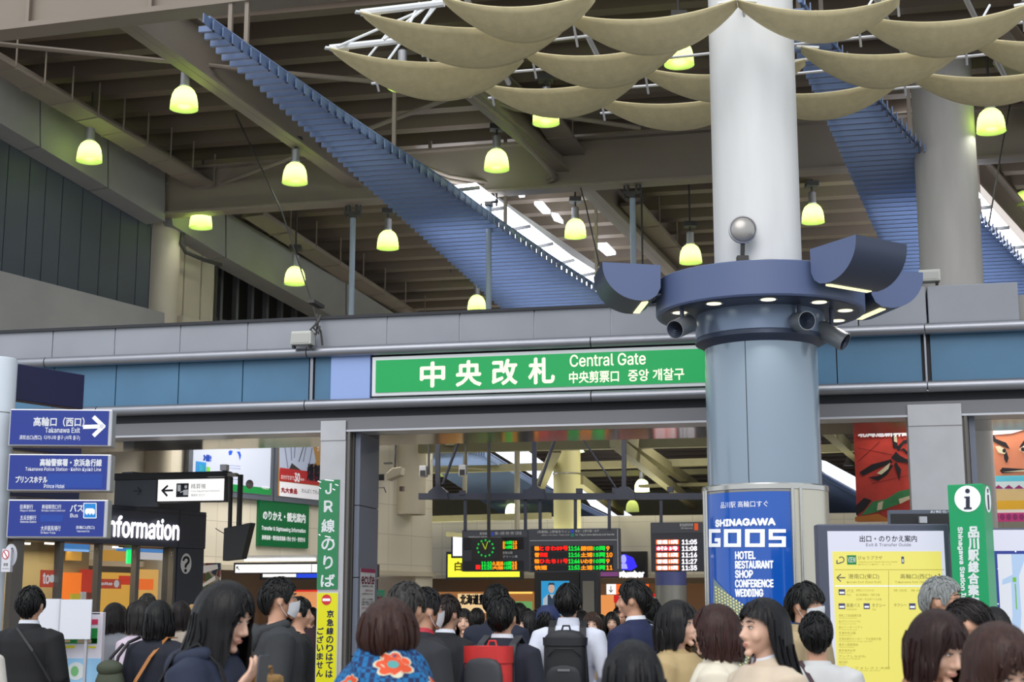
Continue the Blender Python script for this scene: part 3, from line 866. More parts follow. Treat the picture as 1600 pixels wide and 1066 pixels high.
for i in range(13):
    for j in range(26):
        x = 1117 + i * 4.6 + j * .3; y = 916 + j * 5 + i * 3.0
        if x < 1174 and y < 1060: cylpoly(mb, [(x, y + 3), (x + 2.8, y + 4), (x + 2.8, y + 1), (x, y)], RA + .006)
mb.build('window_dots', mat('poster_window_yellow', (226, 220, 150), .4, emit=.2), bp)
# trough lights
def trough(ang, tilt, label, L=.62):
    x = CX + 1.185 * cos(ang); y = CY + 1.185 * sin(ang)
    t = thing('trough_light', label, 'lamp', (x, y, 4.36), ang + tilt, 'trough lights around the column ring')
    # local +x is outward: flat top and inner side, rounded outer underside
    prof = [(-.22, .25), (.31, .27)] + [(-.04 + .35 * cos(k * pi / 2 / 10), .25 - .33 * sin(k * pi / 2 / 10)) for k in range(1, 11)] + [(-.12, -.07), (-.18, -.03), (-.215, .04)]
    n = len(prof)
    for nm, m, ys in (('housing', M_ring, (-L / 2, L / 2)),):
        vs = [(a, ys[0], b) for a, b in prof] + [(a, ys[1], b) for a, b in prof]
        o = MB().add(vs, [(i, (i + 1) % n, (i + 1) % n + n, i + n) for i in range(n)]).build(nm, M_ringd, t, smooth=30)
    for ysign in (-1, 1):
        y_ = ysign * (L / 2 + .001)
        MB().add([(a, y_, b) for a, b in prof], [tuple(range(n))]).build('end_plate', M_ring, t)
    MB().box(-.11, -.05, -L / 2 + .06, L / 2 - .06, -.086, -.07).build('lens', glow('trough_glow', (250, 246, 190), 1.3), t)
    MB().tube([(-.2, -.12, .0), (-.27, -.12, .02)], .02, 8).tube([(-.2, .12, .0), (-.27, .12, .02)], .02, 8).build('bracket', M_ringd, t)
def dcw(deg): return rad(deg)
trough(rad(184), 0, 'dark trough light projecting over the parapet beside the slim post')
trough(rad(-56), 0, 'dark trough light on the front of the column ring, underside to the camera')
trough(rad(12), 0, 'dark trough light on the column ring, grey end towards the parapet block')
# ringed spot cylinders under the ring
def spot(px, py, Y, d, label):
    p = atY(px, py, Y)
    t = thing('spot_lamp', label, 'lamp', p, 0, 'cylindrical spot lamps under the column ring')
    d = Vector(d).normalized(); r = .085
    rot = d.to_track_quat('Z', 'Y').to_matrix()
    t.rotation_euler = rot.to_euler()
    MB().lathe([(0, -.15), (r * .8, -.15), (r, -.12), (r, .14), (r * .9, .14)], 28).build('body', mat('grey_lamp_body', (136, 140, 146), .4, .4), t, smooth=40)
    mb = MB()
    for k in range(5): mb.lathe([(r * .95 * (k + .6) / 5, .13), (r * .95 * (k + 1) / 5, .138)], 24)
    mb.build('louvre', M_ringd, t)
    up = rot.inverted() @ Vector((0, 0, 1))
    MB().tube([up * .06, up * (4.212 - p.z)], .02, 8).build('stem', M_ringd, t)
spot(1066, 510, 12.95, (-.55, -.75, -.35), 'grey cylindrical spot lamp on the sign side of the column collar')
spot(1249, 503, 12.72, (.28, -.9, -.1), 'grey cylindrical spot lamp on the front of the column collar')
spot(1300, 524, 12.95, (.75, -.45, -.55), 'grey cylindrical spot lamp tilted down, on the banner side of the collar')
# round silver lamp clamped to the shaft
p = atY(1160, 360, CY - R0 - .1)
t = thing('globe_lamp', 'round silver flood lamp clamped to the white column shaft', 'lamp', p)
MB().ellip((0, 0, 0), (.125, .08, .125), 28, 14).build('bowl', mat('dull_silver', (170, 166, 162), .3, .5), t, smooth=60)
MB().lathe([(.115, -.01), (.128, 0), (.115, .01)], 28).xf(Matrix.Rotation(pi / 2, 4, 'X')).xf(Matrix.Translation((0, -.03, 0))).build('rim', M_alu, t, smooth=40)
MB().tube([(0, 0, -.12), (0, .04, -.24)], .02, 8).box(-.05, .05, .0, .08, -.3, -.23).build('bracket', M_cable, t)

a_ = WL.hit(283, 360)[0]
q = [WL.world(*WL.hit(x, y, .3), .3) for x, y in ((330, 333), (285, 334), (277, 340), (279, 352), (286, 360), (283, 380), (290, 394), (318, 406), (345, 414))]
smesh('wall_left_conduit', MB().tube(q, .035, 8), M_cable, smooth=50)

# ================================================================== SIGNS
M_w = mat('white_lettering', (244, 246, 250), .5, emit=.12)
M_wglow = glow('lit_white', (255, 255, 252), 1.0)
M_green = glow('lit_green_sign', (0, 178, 92), .62)
M_cream = glow('lit_cream_lettering', (250, 250, 226), .95)
M_frame = mat('grey_sign_frame', (92, 98, 112), .4, .2)
M_dkframe = mat('charcoal_frame', (44, 46, 56), .45)
M_bsign = mat('royal_blue_sign', (22, 48, 140), .35, emit=.06)
M_bnavy = mat('deep_navy_sign', (26, 28, 70), .4)
M_ink = mat('dark_print', (40, 40, 60), .6)
M_inkl = mat('grey_print', (150, 150, 120), .6)
def INT(Y): return Pl(0, Y, -TH)

# ---- big green gate sign
B = Board(FAC, 'gate_sign', 'long green lit gate sign in a white frame on the blue band', 'sign', 840, 603, .04)
x1 = B.P(1185, 600)[0]
a, b, c, d = B.rect(581, 556, 1103, 617)
z0 = B.P(581, 620)[1]; z1 = B.P(581, 558)[1]
MB().box(a, x1, 0, .1, z0, z1).build('frame', M_white, B.o, bevel=.01)
face = MB().box(a + .05, x1 - .05, -.012, .0, z0 + .045, z1 - .045).build('panel', M_green, B.o)
mb = MB()
for ch, p0, p1 in (('中', 658, 695), ('央', 714, 752), ('改', 770, 808), ('札', 827, 866)):
    xm = (p0 + p1) / 2
    zc = (z0 + z1) / 2
    h = abs(B.P(p1, 580)[0] - B.P(p0, 580)[0])
    mb.text(ch, B.P(p0, 580)[0], B.P(p1, 580)[0], zc - h * .5, zc + h * .5, -.018, .010)
zc = (z0 + z1) / 2; H = z1 - z0
mb.text('Central Gate', B.P(891, 565)[0], B.P(1009, 565)[0], zc + H * .07, zc + H * .36, -.018, .0025)
mb.text('中央剪票口', B.P(890, 588)[0], B.P(967, 588)[0], zc - H * .33, zc - H * .05, -.018, .003)
mb.text('중앙 개찰구', B.P(982, 586)[0], B.P(1069, 586)[0], zc - H * .33, zc - H * .05, -.018, .003)
mb.build('lettering', M_cream, B.o)

# ---- grey box with clamp on the parapet, speaker on the parapet block
def clamp_box(px0, py0, px1, py1, off, name, label, cat):
    B = Board(FAC, name, label, cat, (px0 + px1) / 2, py1, off)
    a, b, c, d = B.rect(px0, py0, px1, py1)
    MB().prism([(a, c + .01), (a + .01, d), (b, d), (b, c + .01)], -.16, .0).build('case', mat('box_grey', (196, 196, 190), .5), B.o, bevel=.01)
    MB().box(a + .015, b - .02, -.166, -.16, c + .03, d - .03).build('face', mat('box_face', (178, 178, 174), .5), B.o)
    MB().box(a, a + .03, -.1, -.04, c - .02, c + .01).box(b - .05, b - .02, -.1, -.04, c - .02, c + .01).build('foot', M_cable, B.o)
    return B
clamp_box(461, 521, 493, 543, .10, 'camera_box', 'small pale grey box clamped to the parapet above the upper tube', 'camera')
B = Board(FAC, 'cable_clamp', 'dark clamp with looped cables hooked over the parapet edge', 'clamp', 500, 500, .05)
mb = MB(); r = lambda x, y, k=0: (B.P(x, y)[0], -.05 - k, B.P(x, y)[1])
mb.tube([r(498, 492), r(500, 510, .03), r(497, 525, .02), r(490, 518, .06), r(499, 508, .07), r(505, 520, .03), r(506, 541)], .012, 8)
mb.tube([r(503, 494), r(502, 505, .05), r(495, 515, .08), r(503, 524, .06), r(503, 512, .04)], .016, 8)
mb.box(r(495, 0)[0], r(505, 0)[0], -.06, .30, r(0, 497)[2], r(0, 492)[2])
mb.build('clamp', M_cable, B.o, smooth=40)
clamp_box(1433, 426, 1468, 445, -.1, 'speaker_box', 'small pale speaker box sitting on the parapet block beside the grey column', 'speaker')

# ---- notices on the main gate post
B = Board(FAC, 'line_notice', 'tall green vertical notice stuck to the grey gate post', 'notice', 512, 921, .006)
a, b, c, d = B.rect(497, 750, 529, 921)
MB().box(a, b, -.006, 0, c, d).build('sheet', mat('faded_green_vinyl', (44, 132, 84), .4, var=.06, scale=9), B.o)
mb = MB()
for ch, y0, y1, x0, x1 in (('J', 756, 772, 509, 518), ('R', 783, 800, 507, 520), ('線', 812, 832, 503, 523), ('の', 842, 860, 503, 523), ('り', 869, 889, 506, 520), ('ば', 898, 917, 502, 523)):
    B.text(mb, ch, x0, y0, x1, y1, -.009, .004)
mb.build('lettering', M_w, B.o)
mb = MB()
for x, y, w, h in ((497, 752, 5, 2), (508, 750, 14, 1.6), (524, 757, 5, 2), (499, 762, 3, 2), (520, 764, 4, 2.2), (498, 835, 3, 2), (508, 838, 9, 2), (516, 843, 6, 1.6)):
    B.line(mb, (x, y), (x + w, y + h), 1.6, -.008)
mb.build('worn_patch', M_w, B.o)
B = Board(FAC, 'warning_notice', 'tall yellow vertical notice with red no-entry disc on the gate post', 'notice', 508, 1130, .006)
a, b, c, d = B.rect(495, 927, 526, 1090)
MB().box(a - .01, b + .012, -.004, 0, c, d + .01).build('border', mat('pale_border', (210, 214, 196), .5), B.o)
MB().box(a, b, -.008, -.004, c, d).build('sheet', mat('yellow_vinyl', (226, 222, 20), .4, emit=.06), B.o)
mb = MB(); B.dot(mb, 510.5, 937.5, 7.6, 8.4, -.010); dd = mb.build('no_entry_disc', mat('red_vinyl', (214, 50, 60), .4), B.o)
mb = MB(); B.poly(mb, [(504.5, 939.5), (516.5, 939.5), (516.5, 935.5), (504.5, 935.5)], -.012); mb.build('bar', M_w, dd)
mb = MB()
for i, ch in enumerate('京急線のりはては'):
    B.text(mb, ch, 511.3 - i * .25, 954 + i * 13.4, 521.7 - i * .25, 965 + i * 13.4, -.010, .0025)
for i, ch in enumerate('ございません'):
    B.text(mb, ch, 496.3 - i * .3, 981 + i * 13.2, 506 - i * .3, 991.5 + i * 13.2, -.010, .0025)
mb.build('lettering', mat('navy_print', (34, 36, 96), .5), B.o)

# ---- paper notice on the slate side panel of the post (shop sign)
fo = P_main.location
JP = Pl(fo.x + cos(-TH) * .30, fo.y + sin(-TH) * .30, -TH + pi / 2)      # the inner face of the jamb
xj = (fa(537, 860) - fa(497, 860)) / 2 + .078 + .062
JP = Pl((FAC.R * xj + fo).x, (FAC.R * xj + fo).y, -TH + pi / 2)
B = Board(JP, 'shop_notice', 'white printed shop notice with crimson heading on the slate post side', 'notice', 561, 975, .0)
B.o.location = JP.world(.46, B.z, .006); B.a = .46
def jr(mb, x0, x1, z0, z1, y): mb.box(x0, x1, y, y + .002, z0, z1)
h0 = B.P(561, 888)[1]
MB().box(-.27, .27, 0, .004, 0, h0).build('sheet', mat('notice_paper', (206, 206, 208), .5), B.o)
mb = MB(); jr(mb, -.27, .27, h0 - .045, h0, -.003); jr(mb, -.27, .27, 0, .02, -.003); mb.text('ecute', -.24, .24, h0 * .72, h0 * .88, -.003, .004)
mb.text('営業時間のお知らせ', -.1, .2, h0 * .58, h0 * .62, -.003); mb.text('お知らせ', -.22, -.02, h0 * .26, h0 * .30, -.003)
mb.build('crimson_print', mat('crimson_print', (150, 36, 84), .5), B.o)
mb = MB()
for i, (z, s) in enumerate(((.66, '営業時間のご案内'), (.52, '全館案内のとおり'), (.42, 'ご案内いたします営業時間'), (.37, '駅構内店舗のご利用'), (.33, '皆様のご来店をお待ち'), (.15, '詳しくは係員まで'))):
    mb.text(s, -.22, .2, h0 * z, h0 * (z + .038), -.003)
mb.build('small_print', M_ink, B.o)

# ---- guide pole with blue direction boxes
PY = 12.0
px_c = atY(0, 700, PY)
pole_r = .145
pole_x = atY(27, 560, PY).x - pole_r
t = thing('guide_pole', 'round white pole carrying the blue direction boxes', 'pole', (pole_x, PY, 0))
zt = atY(0, 556, PY - pole_r).z
MB().lathe([(pole_r, 0), (pole_r, zt - .02), (pole_r - .01, zt), (0, zt)], 32).build('shaft', mat('white_pole_paint', (206, 214, 224), .4), t, smooth=40)
MB().lathe([(pole_r + .003, zt - .46), (pole_r + .003, zt - .455)], 32).build('joint', M_trim, t)
GP = Pl(pole_x, PY - .19, rad(4))
def arrow(B, mb, tip, tail, head, w, y):
    B.line(mb, tail, tip, w, y)
    B.line(mb, (tip[0] - head[0], tip[1] - head[1]), (tip[0] + .3 * w, tip[1] + .2 * w), w, y); B.line(mb, (tip[0] - head[0], tip[1] + head[1]), (tip[0] + .3 * w, tip[1] - .2 * w), w, y)
def blue_box(label, x0, y0, x1, y1, m=M_bsign):
    B = Board(GP, 'direction_sign', label, 'sign', (x0 + x1) / 2, y1)
    a, b, c, d = B.rect(x0, y0, x1, y1)
    MB().box(a, b, -.02, .14, c, d).build('case', M_alu, B.o, bevel=.008)
    MB().box(a + .012, b - .03, -.026, -.02, c + .012, d - .012).build('panel', m, B.o)
    return B
def lettering(B, items, m, y=-.029, name='lettering'):
    mb = MB()
    for it in items:
        B.text(mb, it[0], it[1], it[2], it[3], it[4], y, it[5] if len(it) > 5 else 0)
    return mb.build(name, m, B.o)
B = blue_box('topmost blue direction box with a big white arrow', 15, 640, 176, 698)
lettering(B, [('高輪口（西口）', 54, 653, 133, 667, .002), ('Takanawa Exit', 72, 669, 126, 677, .001), ('高轮出口(西口)  다카나와 출구 (서쪽 출구)', 32, 681, 126, 689)], M_w)
mb = MB(); arrow(B, mb, (162, 667), (131, 668), (15, 15), 6.5, -.029); mb.build('arrow', M_w, B.o)
B = blue_box('middle blue direction box naming a police station and a hotel', 13, 710, 174, 768)
lettering(B, [('高輪警察署・京浜急行線', 64, 718, 160, 729, .002), ('Takanawa Police Station · Keihin Kyūkō Line', 41, 731, 159, 738), ('プリンスホテル', 26, 745, 75, 755, .002), ('Prince Hotel', 70, 757, 102, 763.5)], M_w)
a, b, c, d = B.rect(75, 741, 161, 763)
MB().box(a, b, -.0275, -.026, c, d).build('patch', mat('brighter_blue_patch', (14, 62, 156), .4, emit=.06), B.o)
B = blue_box('lowest blue direction box with bus names and bus symbol', 12, 781, 169, 841)
lettering(B, [('目黒駅行', 33, 789, 53, 796), ('Meguro Station', 33, 797, 57, 800.5), ('新宿駅西口行', 67, 789, 97, 796), ('Shinjuku Station West Exit', 66, 797, 103, 800.5), ('五反田駅行', 33, 806, 58, 813), ('Gotanda Station', 33, 814, 58, 817.5),
              ('大井競馬場行', 65, 822, 96, 830), ('Ōi Race Track', 65, 830.5, 88, 834.5), ('高輪口(西口)', 120, 822, 149, 828), ('Takanawa Exit', 121, 829, 141, 832), ('バス', 111, 789, 131, 800, .002), ('Bus', 111, 803, 123, 809)], M_w)
a, b, c, d = B.rect(64, 805, 100, 816)
MB().box(a, b, -.0275, -.026, c, d).build('patch', mat('brighter_blue_patch', (16, 88, 190), .4), B.o)
a, b, c, d = B.rect(132, 787, 151.5, 810)
o = MB().box(a, b, -.0285, -.026, c, d).build('bus_symbol', mat('sky_blue_vinyl', (10, 128, 206), .4, emit=.15), B.o)
mb = MB()
for q in (((132, 787), (151.5, 787)), ((132, 810), (151.5, 810)), ((132, 787), (132, 810)), ((151.5, 787), (151.5, 810))): B.line(mb, q[0], q[1], 1.2, -.030)
B.poly(mb, [(134, 803), (149.5, 803), (149.5, 797), (146, 795), (136, 795), (134, 798)], -.030)
for k in range(3): B.dot(mb, 137 + k * 5, 803.5, 1.5, 1.5, -.030, 10)
mb.build('bus_mark', M_w, o)
# boxes seen from the back and side
bp_ = Pl(pole_x + .02, PY + .02, rad(58))
B = Board(bp_, 'direction_sign', 'unlit navy direction box seen edgeways at the pole top', 'sign', 90, 636)
x0, x1 = B.P(24, 600)[0], B.P(132, 600)[0]
zt0, zb0 = B.P(132, 586)[1], B.P(132, 640)[1]
MB().box(x0, x1, 0, .12, zb0, zt0).build('case', M_bnavy, B.o, bevel=.006)
for k, lb in ((0, 'thin navy box edge showing behind the topmost blue direction box'), (1, 'thin navy box edge showing behind the middle blue direction box')):
    B = Board(bp_, 'direction_sign', lb, 'sign', 60, (706, 778)[k])
    x0, x1 = B.P(20, 700)[0], B.P(128, 700)[0]
    MB().box(x0, x1, 0, .12, 0, .22).build('case', M_bnavy, B.o, bevel=.006)
B = Board(Pl(pole_x - .1, PY - .1, rad(178)), 'direction_sign', 'blue direction box cut by the picture edge beside the pole', 'sign', -2, 700)
MB().box(-.03, .6, -.07, .07, 0, .31).build('case', M_bnavy, B.o)
B.o.rotation_euler = (0, 0, rad(176)); B.o.location = (pole_x - .165, PY - .05, B.z)
# no smoking plate on the pole
B = Board(GP, 'no_smoking_sign', 'white no smoking plate fixed to the pole low down', 'sign', 9, 895, -.02)
a, b, c, d = B.rect(4, 858, 18, 894)
MB().box(a, b, -.03, .05, c, d).build('plate', mat('white_plate', (214, 214, 222), .5), B.o)
mb = MB(); B.dot(mb, 10.5, 867, 5.5, 7.5, -.032); o = mb.build('ring', mat('sign_red', (200, 50, 66), .5), B.o)
mb = MB(); B.dot(mb, 10.5, 867, 4.2, 6, -.0335); mb.build('ring_field', M_w, o)
mb = MB(); B.line(mb, (7.5, 861.5), (13.5, 872.5), 1.6, -.035); mb.build('slash', mat('sign_red', (200, 50, 66), .5), o)
lettering(B, [('禁煙', 7, 880, 14, 885), ('No smoking', 5.5, 888, 15.5, 890)], M_ink, -.032)
B = Board(GP, 'round_sign', 'round white disc fixed to the pole behind the no smoking plate', 'sign', 18, 886, -.06)
mb = MB(); B.dot(mb, 17, 868, 10, 18, -.005); mb.box(-.03, .0, -.004, .04, .1, .14); mb.build('disc', mat('white_plate', (214, 214, 222), .5), B.o)
mb = MB(); B.dot(mb, 19, 861, 2.5, 5, -.008); mb.build('mark', M_ink, B.o)

# ================================================================== INFORMATION BOOTH
YB = 19.3
WB = Pl(-.278 * YB, YB, EANG)
t = Board(WB, 'information_booth', 'dark navy information booth with lit white letters and glass front', 'booth', 170, 860, floor=True)
B = t
M_bfas = mat('booth_navy', (46, 52, 68), .4)
zf0, zf1 = B.P(170, 851)[1], B.P(170, 789)[1]
xa, xb = B.P(15, 820)[0], B.P(315, 830)[0]
MB().box(xa, xb - .0, -.08, .25, zf0, zf1).build('fascia', M_bfas, B.o, bevel=.006)
MB().box(xa, xb, -.085, -.08, zf1 - .06, zf1 - .05).box(B.P(273, 820)[0], B.P(273, 820)[0] + .015, -.083, -.08, zf0, zf1).build('fascia_seam', M_dark, B.o)
mb = MB(); hL = (zf1 - zf0)
x0, x1 = B.P(147, 825)[0], B.P(268, 830)[0]
zi0, zi1 = B.P(225, 842)[1], B.P(225, 811)[1]
mb.text('Information', x0, x1, zi0, zi1, -.13, .012)
mb.xf(Matrix.Identity(4)).build('lit_lettering', glow('booth_letter_glow', (255, 250, 255), 1.7), B.o)
MB().box(B.P(240, 800)[0], B.P(346, 820)[0], .4, .6, zf0, B.P(300, 742)[1]).build('upper_panel', M_bfas, B.o)
xw0, xw1 = B.P(272, 900)[0], B.P(297, 900)[0]
pil = MB().box(xw0, xb, -.06, .22, 0, zf0).build('pillar', M_bfas, B.o, bevel=.006)
mb = MB(); B.dot(mb, 285, 881, 8.5, 16, -.065); q = mb.build('question_disc', mat('pale_disc', (206, 206, 206), .5, emit=.05), pil)
mb = MB(); B.text(mb, '?', 279.5, 870, 290, 894, -.068, .006); mb.build('question_mark', M_bfas, q)
mb = MB()
for px in (24, 92, 153, 212, 270):
    x = B.P(px, 900)[0]; w = .09 if px < 30 else .035
    mb.box(x - w, x + w, -.03, .06, 0, zf0)
mb.box(xa, xw0, -.02, .05, 0, .9); mb.build('mullion', mat('mullion_grey', (110, 108, 106), .4, .5), B.o)
M_glass = bpy.data.materials.new('clear_glass'); M_glass.use_nodes = True
_g = M_glass.node_tree; _b = _g.nodes['Principled BSDF']
_tr = _g.nodes.new('ShaderNodeBsdfTransparent'); _gl = _g.nodes.new('ShaderNodeBsdfGlossy'); _gl.inputs['Roughness'].default_value = .03
_fr = _g.nodes.new('ShaderNodeFresnel'); _fr.inputs[0].default_value = 1.45
_mx = _g.nodes.new('ShaderNodeMixShader')
_mx.inputs[0].default_value = .06; _g.links.new(_tr.outputs[0], _mx.inputs[1]); _g.links.new(_gl.outputs[0], _mx.inputs[2])
_g.links.new(_mx.outputs[0], _g.nodes['Material Output'].inputs[0])
for p0, p1 in ((26, 92), (92, 153), (153, 212), (212, 270)):
    MB().box(B.P(p0, 900)[0] + .04, B.P(p1, 900)[0] - .04, .0, .012, .9, zf0).build('glass_pane', M_glass, B.o)
# inside the booth
M_olive = mat('booth_olive_wall', (150, 136, 96), .6)
MB().box(xa - 1, xb, 2.1, 2.2, 0, zf1).box(xa - 1, xa - .9, .3, 2.2, 0, zf1).build('back_wall', M_olive, B.o)
MB().box(xa - 1, xb, .25, 2.2, zf0 + .1, zf0 + .15).build('booth_ceiling', mat('booth_ceiling', (196, 190, 170), .6), B.o)
WBi = Pl(WB.world(0, 0, -1.2).x, WB.world(0, 0, -1.2).y, EANG)
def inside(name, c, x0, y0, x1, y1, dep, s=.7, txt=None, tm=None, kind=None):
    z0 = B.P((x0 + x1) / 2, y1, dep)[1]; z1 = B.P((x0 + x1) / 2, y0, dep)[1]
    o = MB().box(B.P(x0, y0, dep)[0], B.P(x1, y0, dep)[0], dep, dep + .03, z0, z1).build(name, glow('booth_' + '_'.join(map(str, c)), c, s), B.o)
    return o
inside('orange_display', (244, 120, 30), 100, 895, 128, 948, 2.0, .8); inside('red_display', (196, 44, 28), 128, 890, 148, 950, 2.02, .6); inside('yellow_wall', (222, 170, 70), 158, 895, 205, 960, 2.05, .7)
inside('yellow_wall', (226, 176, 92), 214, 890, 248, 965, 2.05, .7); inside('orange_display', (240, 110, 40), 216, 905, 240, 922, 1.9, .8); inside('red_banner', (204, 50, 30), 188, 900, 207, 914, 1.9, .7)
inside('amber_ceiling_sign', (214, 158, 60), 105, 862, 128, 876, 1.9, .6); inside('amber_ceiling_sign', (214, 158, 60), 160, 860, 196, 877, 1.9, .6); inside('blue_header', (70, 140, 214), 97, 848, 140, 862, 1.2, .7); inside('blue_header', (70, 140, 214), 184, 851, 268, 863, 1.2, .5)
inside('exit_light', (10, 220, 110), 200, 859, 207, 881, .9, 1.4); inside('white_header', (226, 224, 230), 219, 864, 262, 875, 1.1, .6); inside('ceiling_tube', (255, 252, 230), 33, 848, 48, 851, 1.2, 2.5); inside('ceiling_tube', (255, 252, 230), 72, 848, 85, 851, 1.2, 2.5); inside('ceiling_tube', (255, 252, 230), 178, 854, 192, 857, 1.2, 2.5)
for x0, x1, y0, y1, s_ in ((66, 86, 891, 918, 'to'), (156, 190, 905, 920, 'oito')):
    o = inside('red_poster', (200, 70, 50), x0, y0, x1, y1, .05, .5)
    mb = MB(); za = B.P(x0, y1 - 6, .04)[1]; zb_ = B.P(x0, y0 + 5, .04)[1]
    mb.text(s_, B.P(x0 + 2, 900, .04)[0], B.P(x0 + (x1 - x0) * .6, 900, .04)[0], za, zb_, .045, .006)
    mb.disc((B.P(x0 + (x1 - x0) * .8, 900, .04)[0], .045, (za + zb_) / 2), .05, 'y', 16, .05); mb.build('poster_print', M_w, o)
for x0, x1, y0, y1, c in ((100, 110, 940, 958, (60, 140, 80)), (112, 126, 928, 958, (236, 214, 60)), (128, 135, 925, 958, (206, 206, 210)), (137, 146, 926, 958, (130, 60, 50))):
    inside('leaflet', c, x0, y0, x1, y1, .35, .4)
MB().box(xa + .3, xw0, .8, 1.2, 0, 1.0).build('counter', mat('counter_wood', (170, 130, 80), .5), B.o)
for k in range(2):
    l = bpy.data.lights.new('booth_light', 'AREA'); l.energy = 26; l.size = 1.2; l.color = (1, .86, .62)
    o = bpy.data.objects.new('booth_light', l); COL.objects.link(o); o.parent = B.o; o.location = (xa + 1.0 + k * 1.4, 1.3, zf0 - .02)

# ---- posters and signs on the long tiled wall
def poster_wall(name, label, cat, x0, y0t, x1, y1b, m, fr=M_frame, group=None, off=.06):
    B = Board(WL, name, label, cat, (x0 + x1) / 2, y1b, off, group)
    a, b, c, d = B.rect(x0, y0t, x1, y1b)
    MB().box(a - .1, b + .1, -.04, .06, c - .1, d + .1).build('frame', fr, B.o)
    MB().box(a, b, -.05, -.04, c, d).build('sheet', m, B.o)
    return B
M_wh = glow('lit_white_poster', (216, 222, 240), .72)
B = poster_wall('wall_poster', 'big white wall poster with two blue marks and a green foot strip', 'poster', 299, 640, 420, 768, M_wh)
mb = MB()
B.poly(mb, [(354, 712), (353, 706), (356, 704), (360, 705), (358, 711)], -.053); B.poly(mb, [(366, 706), (371, 706), (373, 712), (371, 720), (369, 711)], -.053)
B.text(mb, '3倍!', 314, 711, 326, 721, -.053, .01); mb.build('blue_marks', mat('poster_blue', (20, 70, 180), .4, emit=.1), B.o)
mb = MB(); a, b, c, d = B.rect(299, 757, 420, 768); mb.box(a, b, -.055, -.05, c, d); mb.build('green_strip', mat('poster_green', (20, 128, 62), .4, emit=.1), B.o)
for c_, q in (((40, 130, 200), (302, 722, 318, 740)), ((110, 190, 60), (319, 730, 324, 738)), ((60, 180, 200), (308, 727, 316, 738))):
    a, b, c, d = B.rect(*q); MB().box(a, b, -.056, -.05, c, d).build('picture_block', mat('pb%d' % c_[0], c_, .4), B.o)
mb = MB()
for y in (700, 727, 731, 748): B.line(mb, (345, y), (372, y + 2), .8, -.053)
B.line(mb, (340, 690), (358, 694), .8, -.053); B.line(mb, (358, 694), (400, 690), .8, -.053); mb.build('fine_print', mat('print_blue_grey', (140, 150, 190), .5), B.o)
mb = MB(); B.text(mb, '可能性', 405, 760, 416, 765, -.057); mb.build('lettering', M_w, B.o)
B = poster_wall('wall_poster', 'wall poster of a pale robe over red and white text bands', 'poster', 433, 640, 540, 781, mat('poster_brown', (160, 118, 62), .4, emit=.15))
mb = MB(); B.poly(mb, [(433, 735), (433, 640), (478, 640), (484, 690), (490, 722), (470, 745), (452, 725), (446, 738)], -.054); o = mb.build('robe', mat('robe_white', (170, 180, 206), .5, emit=.1), B.o)
mb = MB()
for q in (((440, 690), (446, 732)), ((450, 684), (452, 720)), ((458, 684), (456, 716)), ((476, 690), (470, 722)), ((484, 700), (478, 735))): B.line(mb, q[0], q[1], 1.6, -.055)
mb.build('robe_shade', mat('robe_grey', (120, 128, 156), .6), o)  # printed grey fold lines of the robe
mb = MB(); B.poly(mb, [(446, 738), (452, 724), (470, 738), (472, 742), (458, 742)], -.056); B.line(mb, (463, 722), (473, 690), 1.2, -.056); mb.build('robe_fold', mat('robe_dark', (54, 48, 50), .6), o)
mb = MB(); a, b, c, d = B.rect(433, 738, 540, 758); mb.box(a, b, -.058, -.05, c, d); mb.build('red_band', mat('band_red', (168, 34, 40), .5, emit=.1), B.o)
mb = MB(); a, b, c, d = B.rect(433, 759, 540, 781); mb.box(a, b, -.058, -.05, c, d); mb.build('white_band', mat('band_white', (222, 222, 230), .5, emit=.2), B.o)
lettering(B, [('おかげさまで', 435, 743, 455, 750), ('30', 456, 740, 464, 753, .008), ('周年', 465, 748, 471, 752), ('旨い。', 492, 684, 495, 706)], M_w, -.062)
lettering(B, [('丸大食品', 435, 763, 460, 771, .006)], mat('band_red', (168, 34, 40), .5), -.062, 'red_lettering')
lettering(B, [('わんぱくでもいい', 467, 765, 500, 772), ('燻製', 476, 726, 496, 752, .012)], M_ink, -.062, 'dark_lettering')
B = Board(WL, 'transfer_sign', 'green square sign in white lettering on the beige tiled wall', 'sign', 442, 853, .05)
pts = [B.P(x, y) for x, y in ((403, 853), (481, 857), (481, 789), (403, 782))]
a = pts[0][0]; b = pts[1][0]; c = (pts[0][1] + pts[1][1]) / 2; d = (pts[2][1] + pts[3][1]) / 2
MB().box(a, b, -.01, .05, c, d).build('plate', glow('flat_green', (0, 120, 66), .35), B.o)
w, h = b - a, d - c
mb = MB()
mb.text('のりかえ・観光案内', a + w * .07, a + w * .92, c + h * .58, c + h * .78, -.014, .008)
mb.text('Transfer & Sightseeing Information', a + w * .05, a + w * .93, c + h * .33, c + h * .44, -.014, .004)
mb.text('换乘指南・观光信息指南 / 환승 안내・관광안내', a + w * .06, a + w * .92, c + h * .14, c + h * .24, -.014, .003)
mb.build('lettering', M_w, B.o)

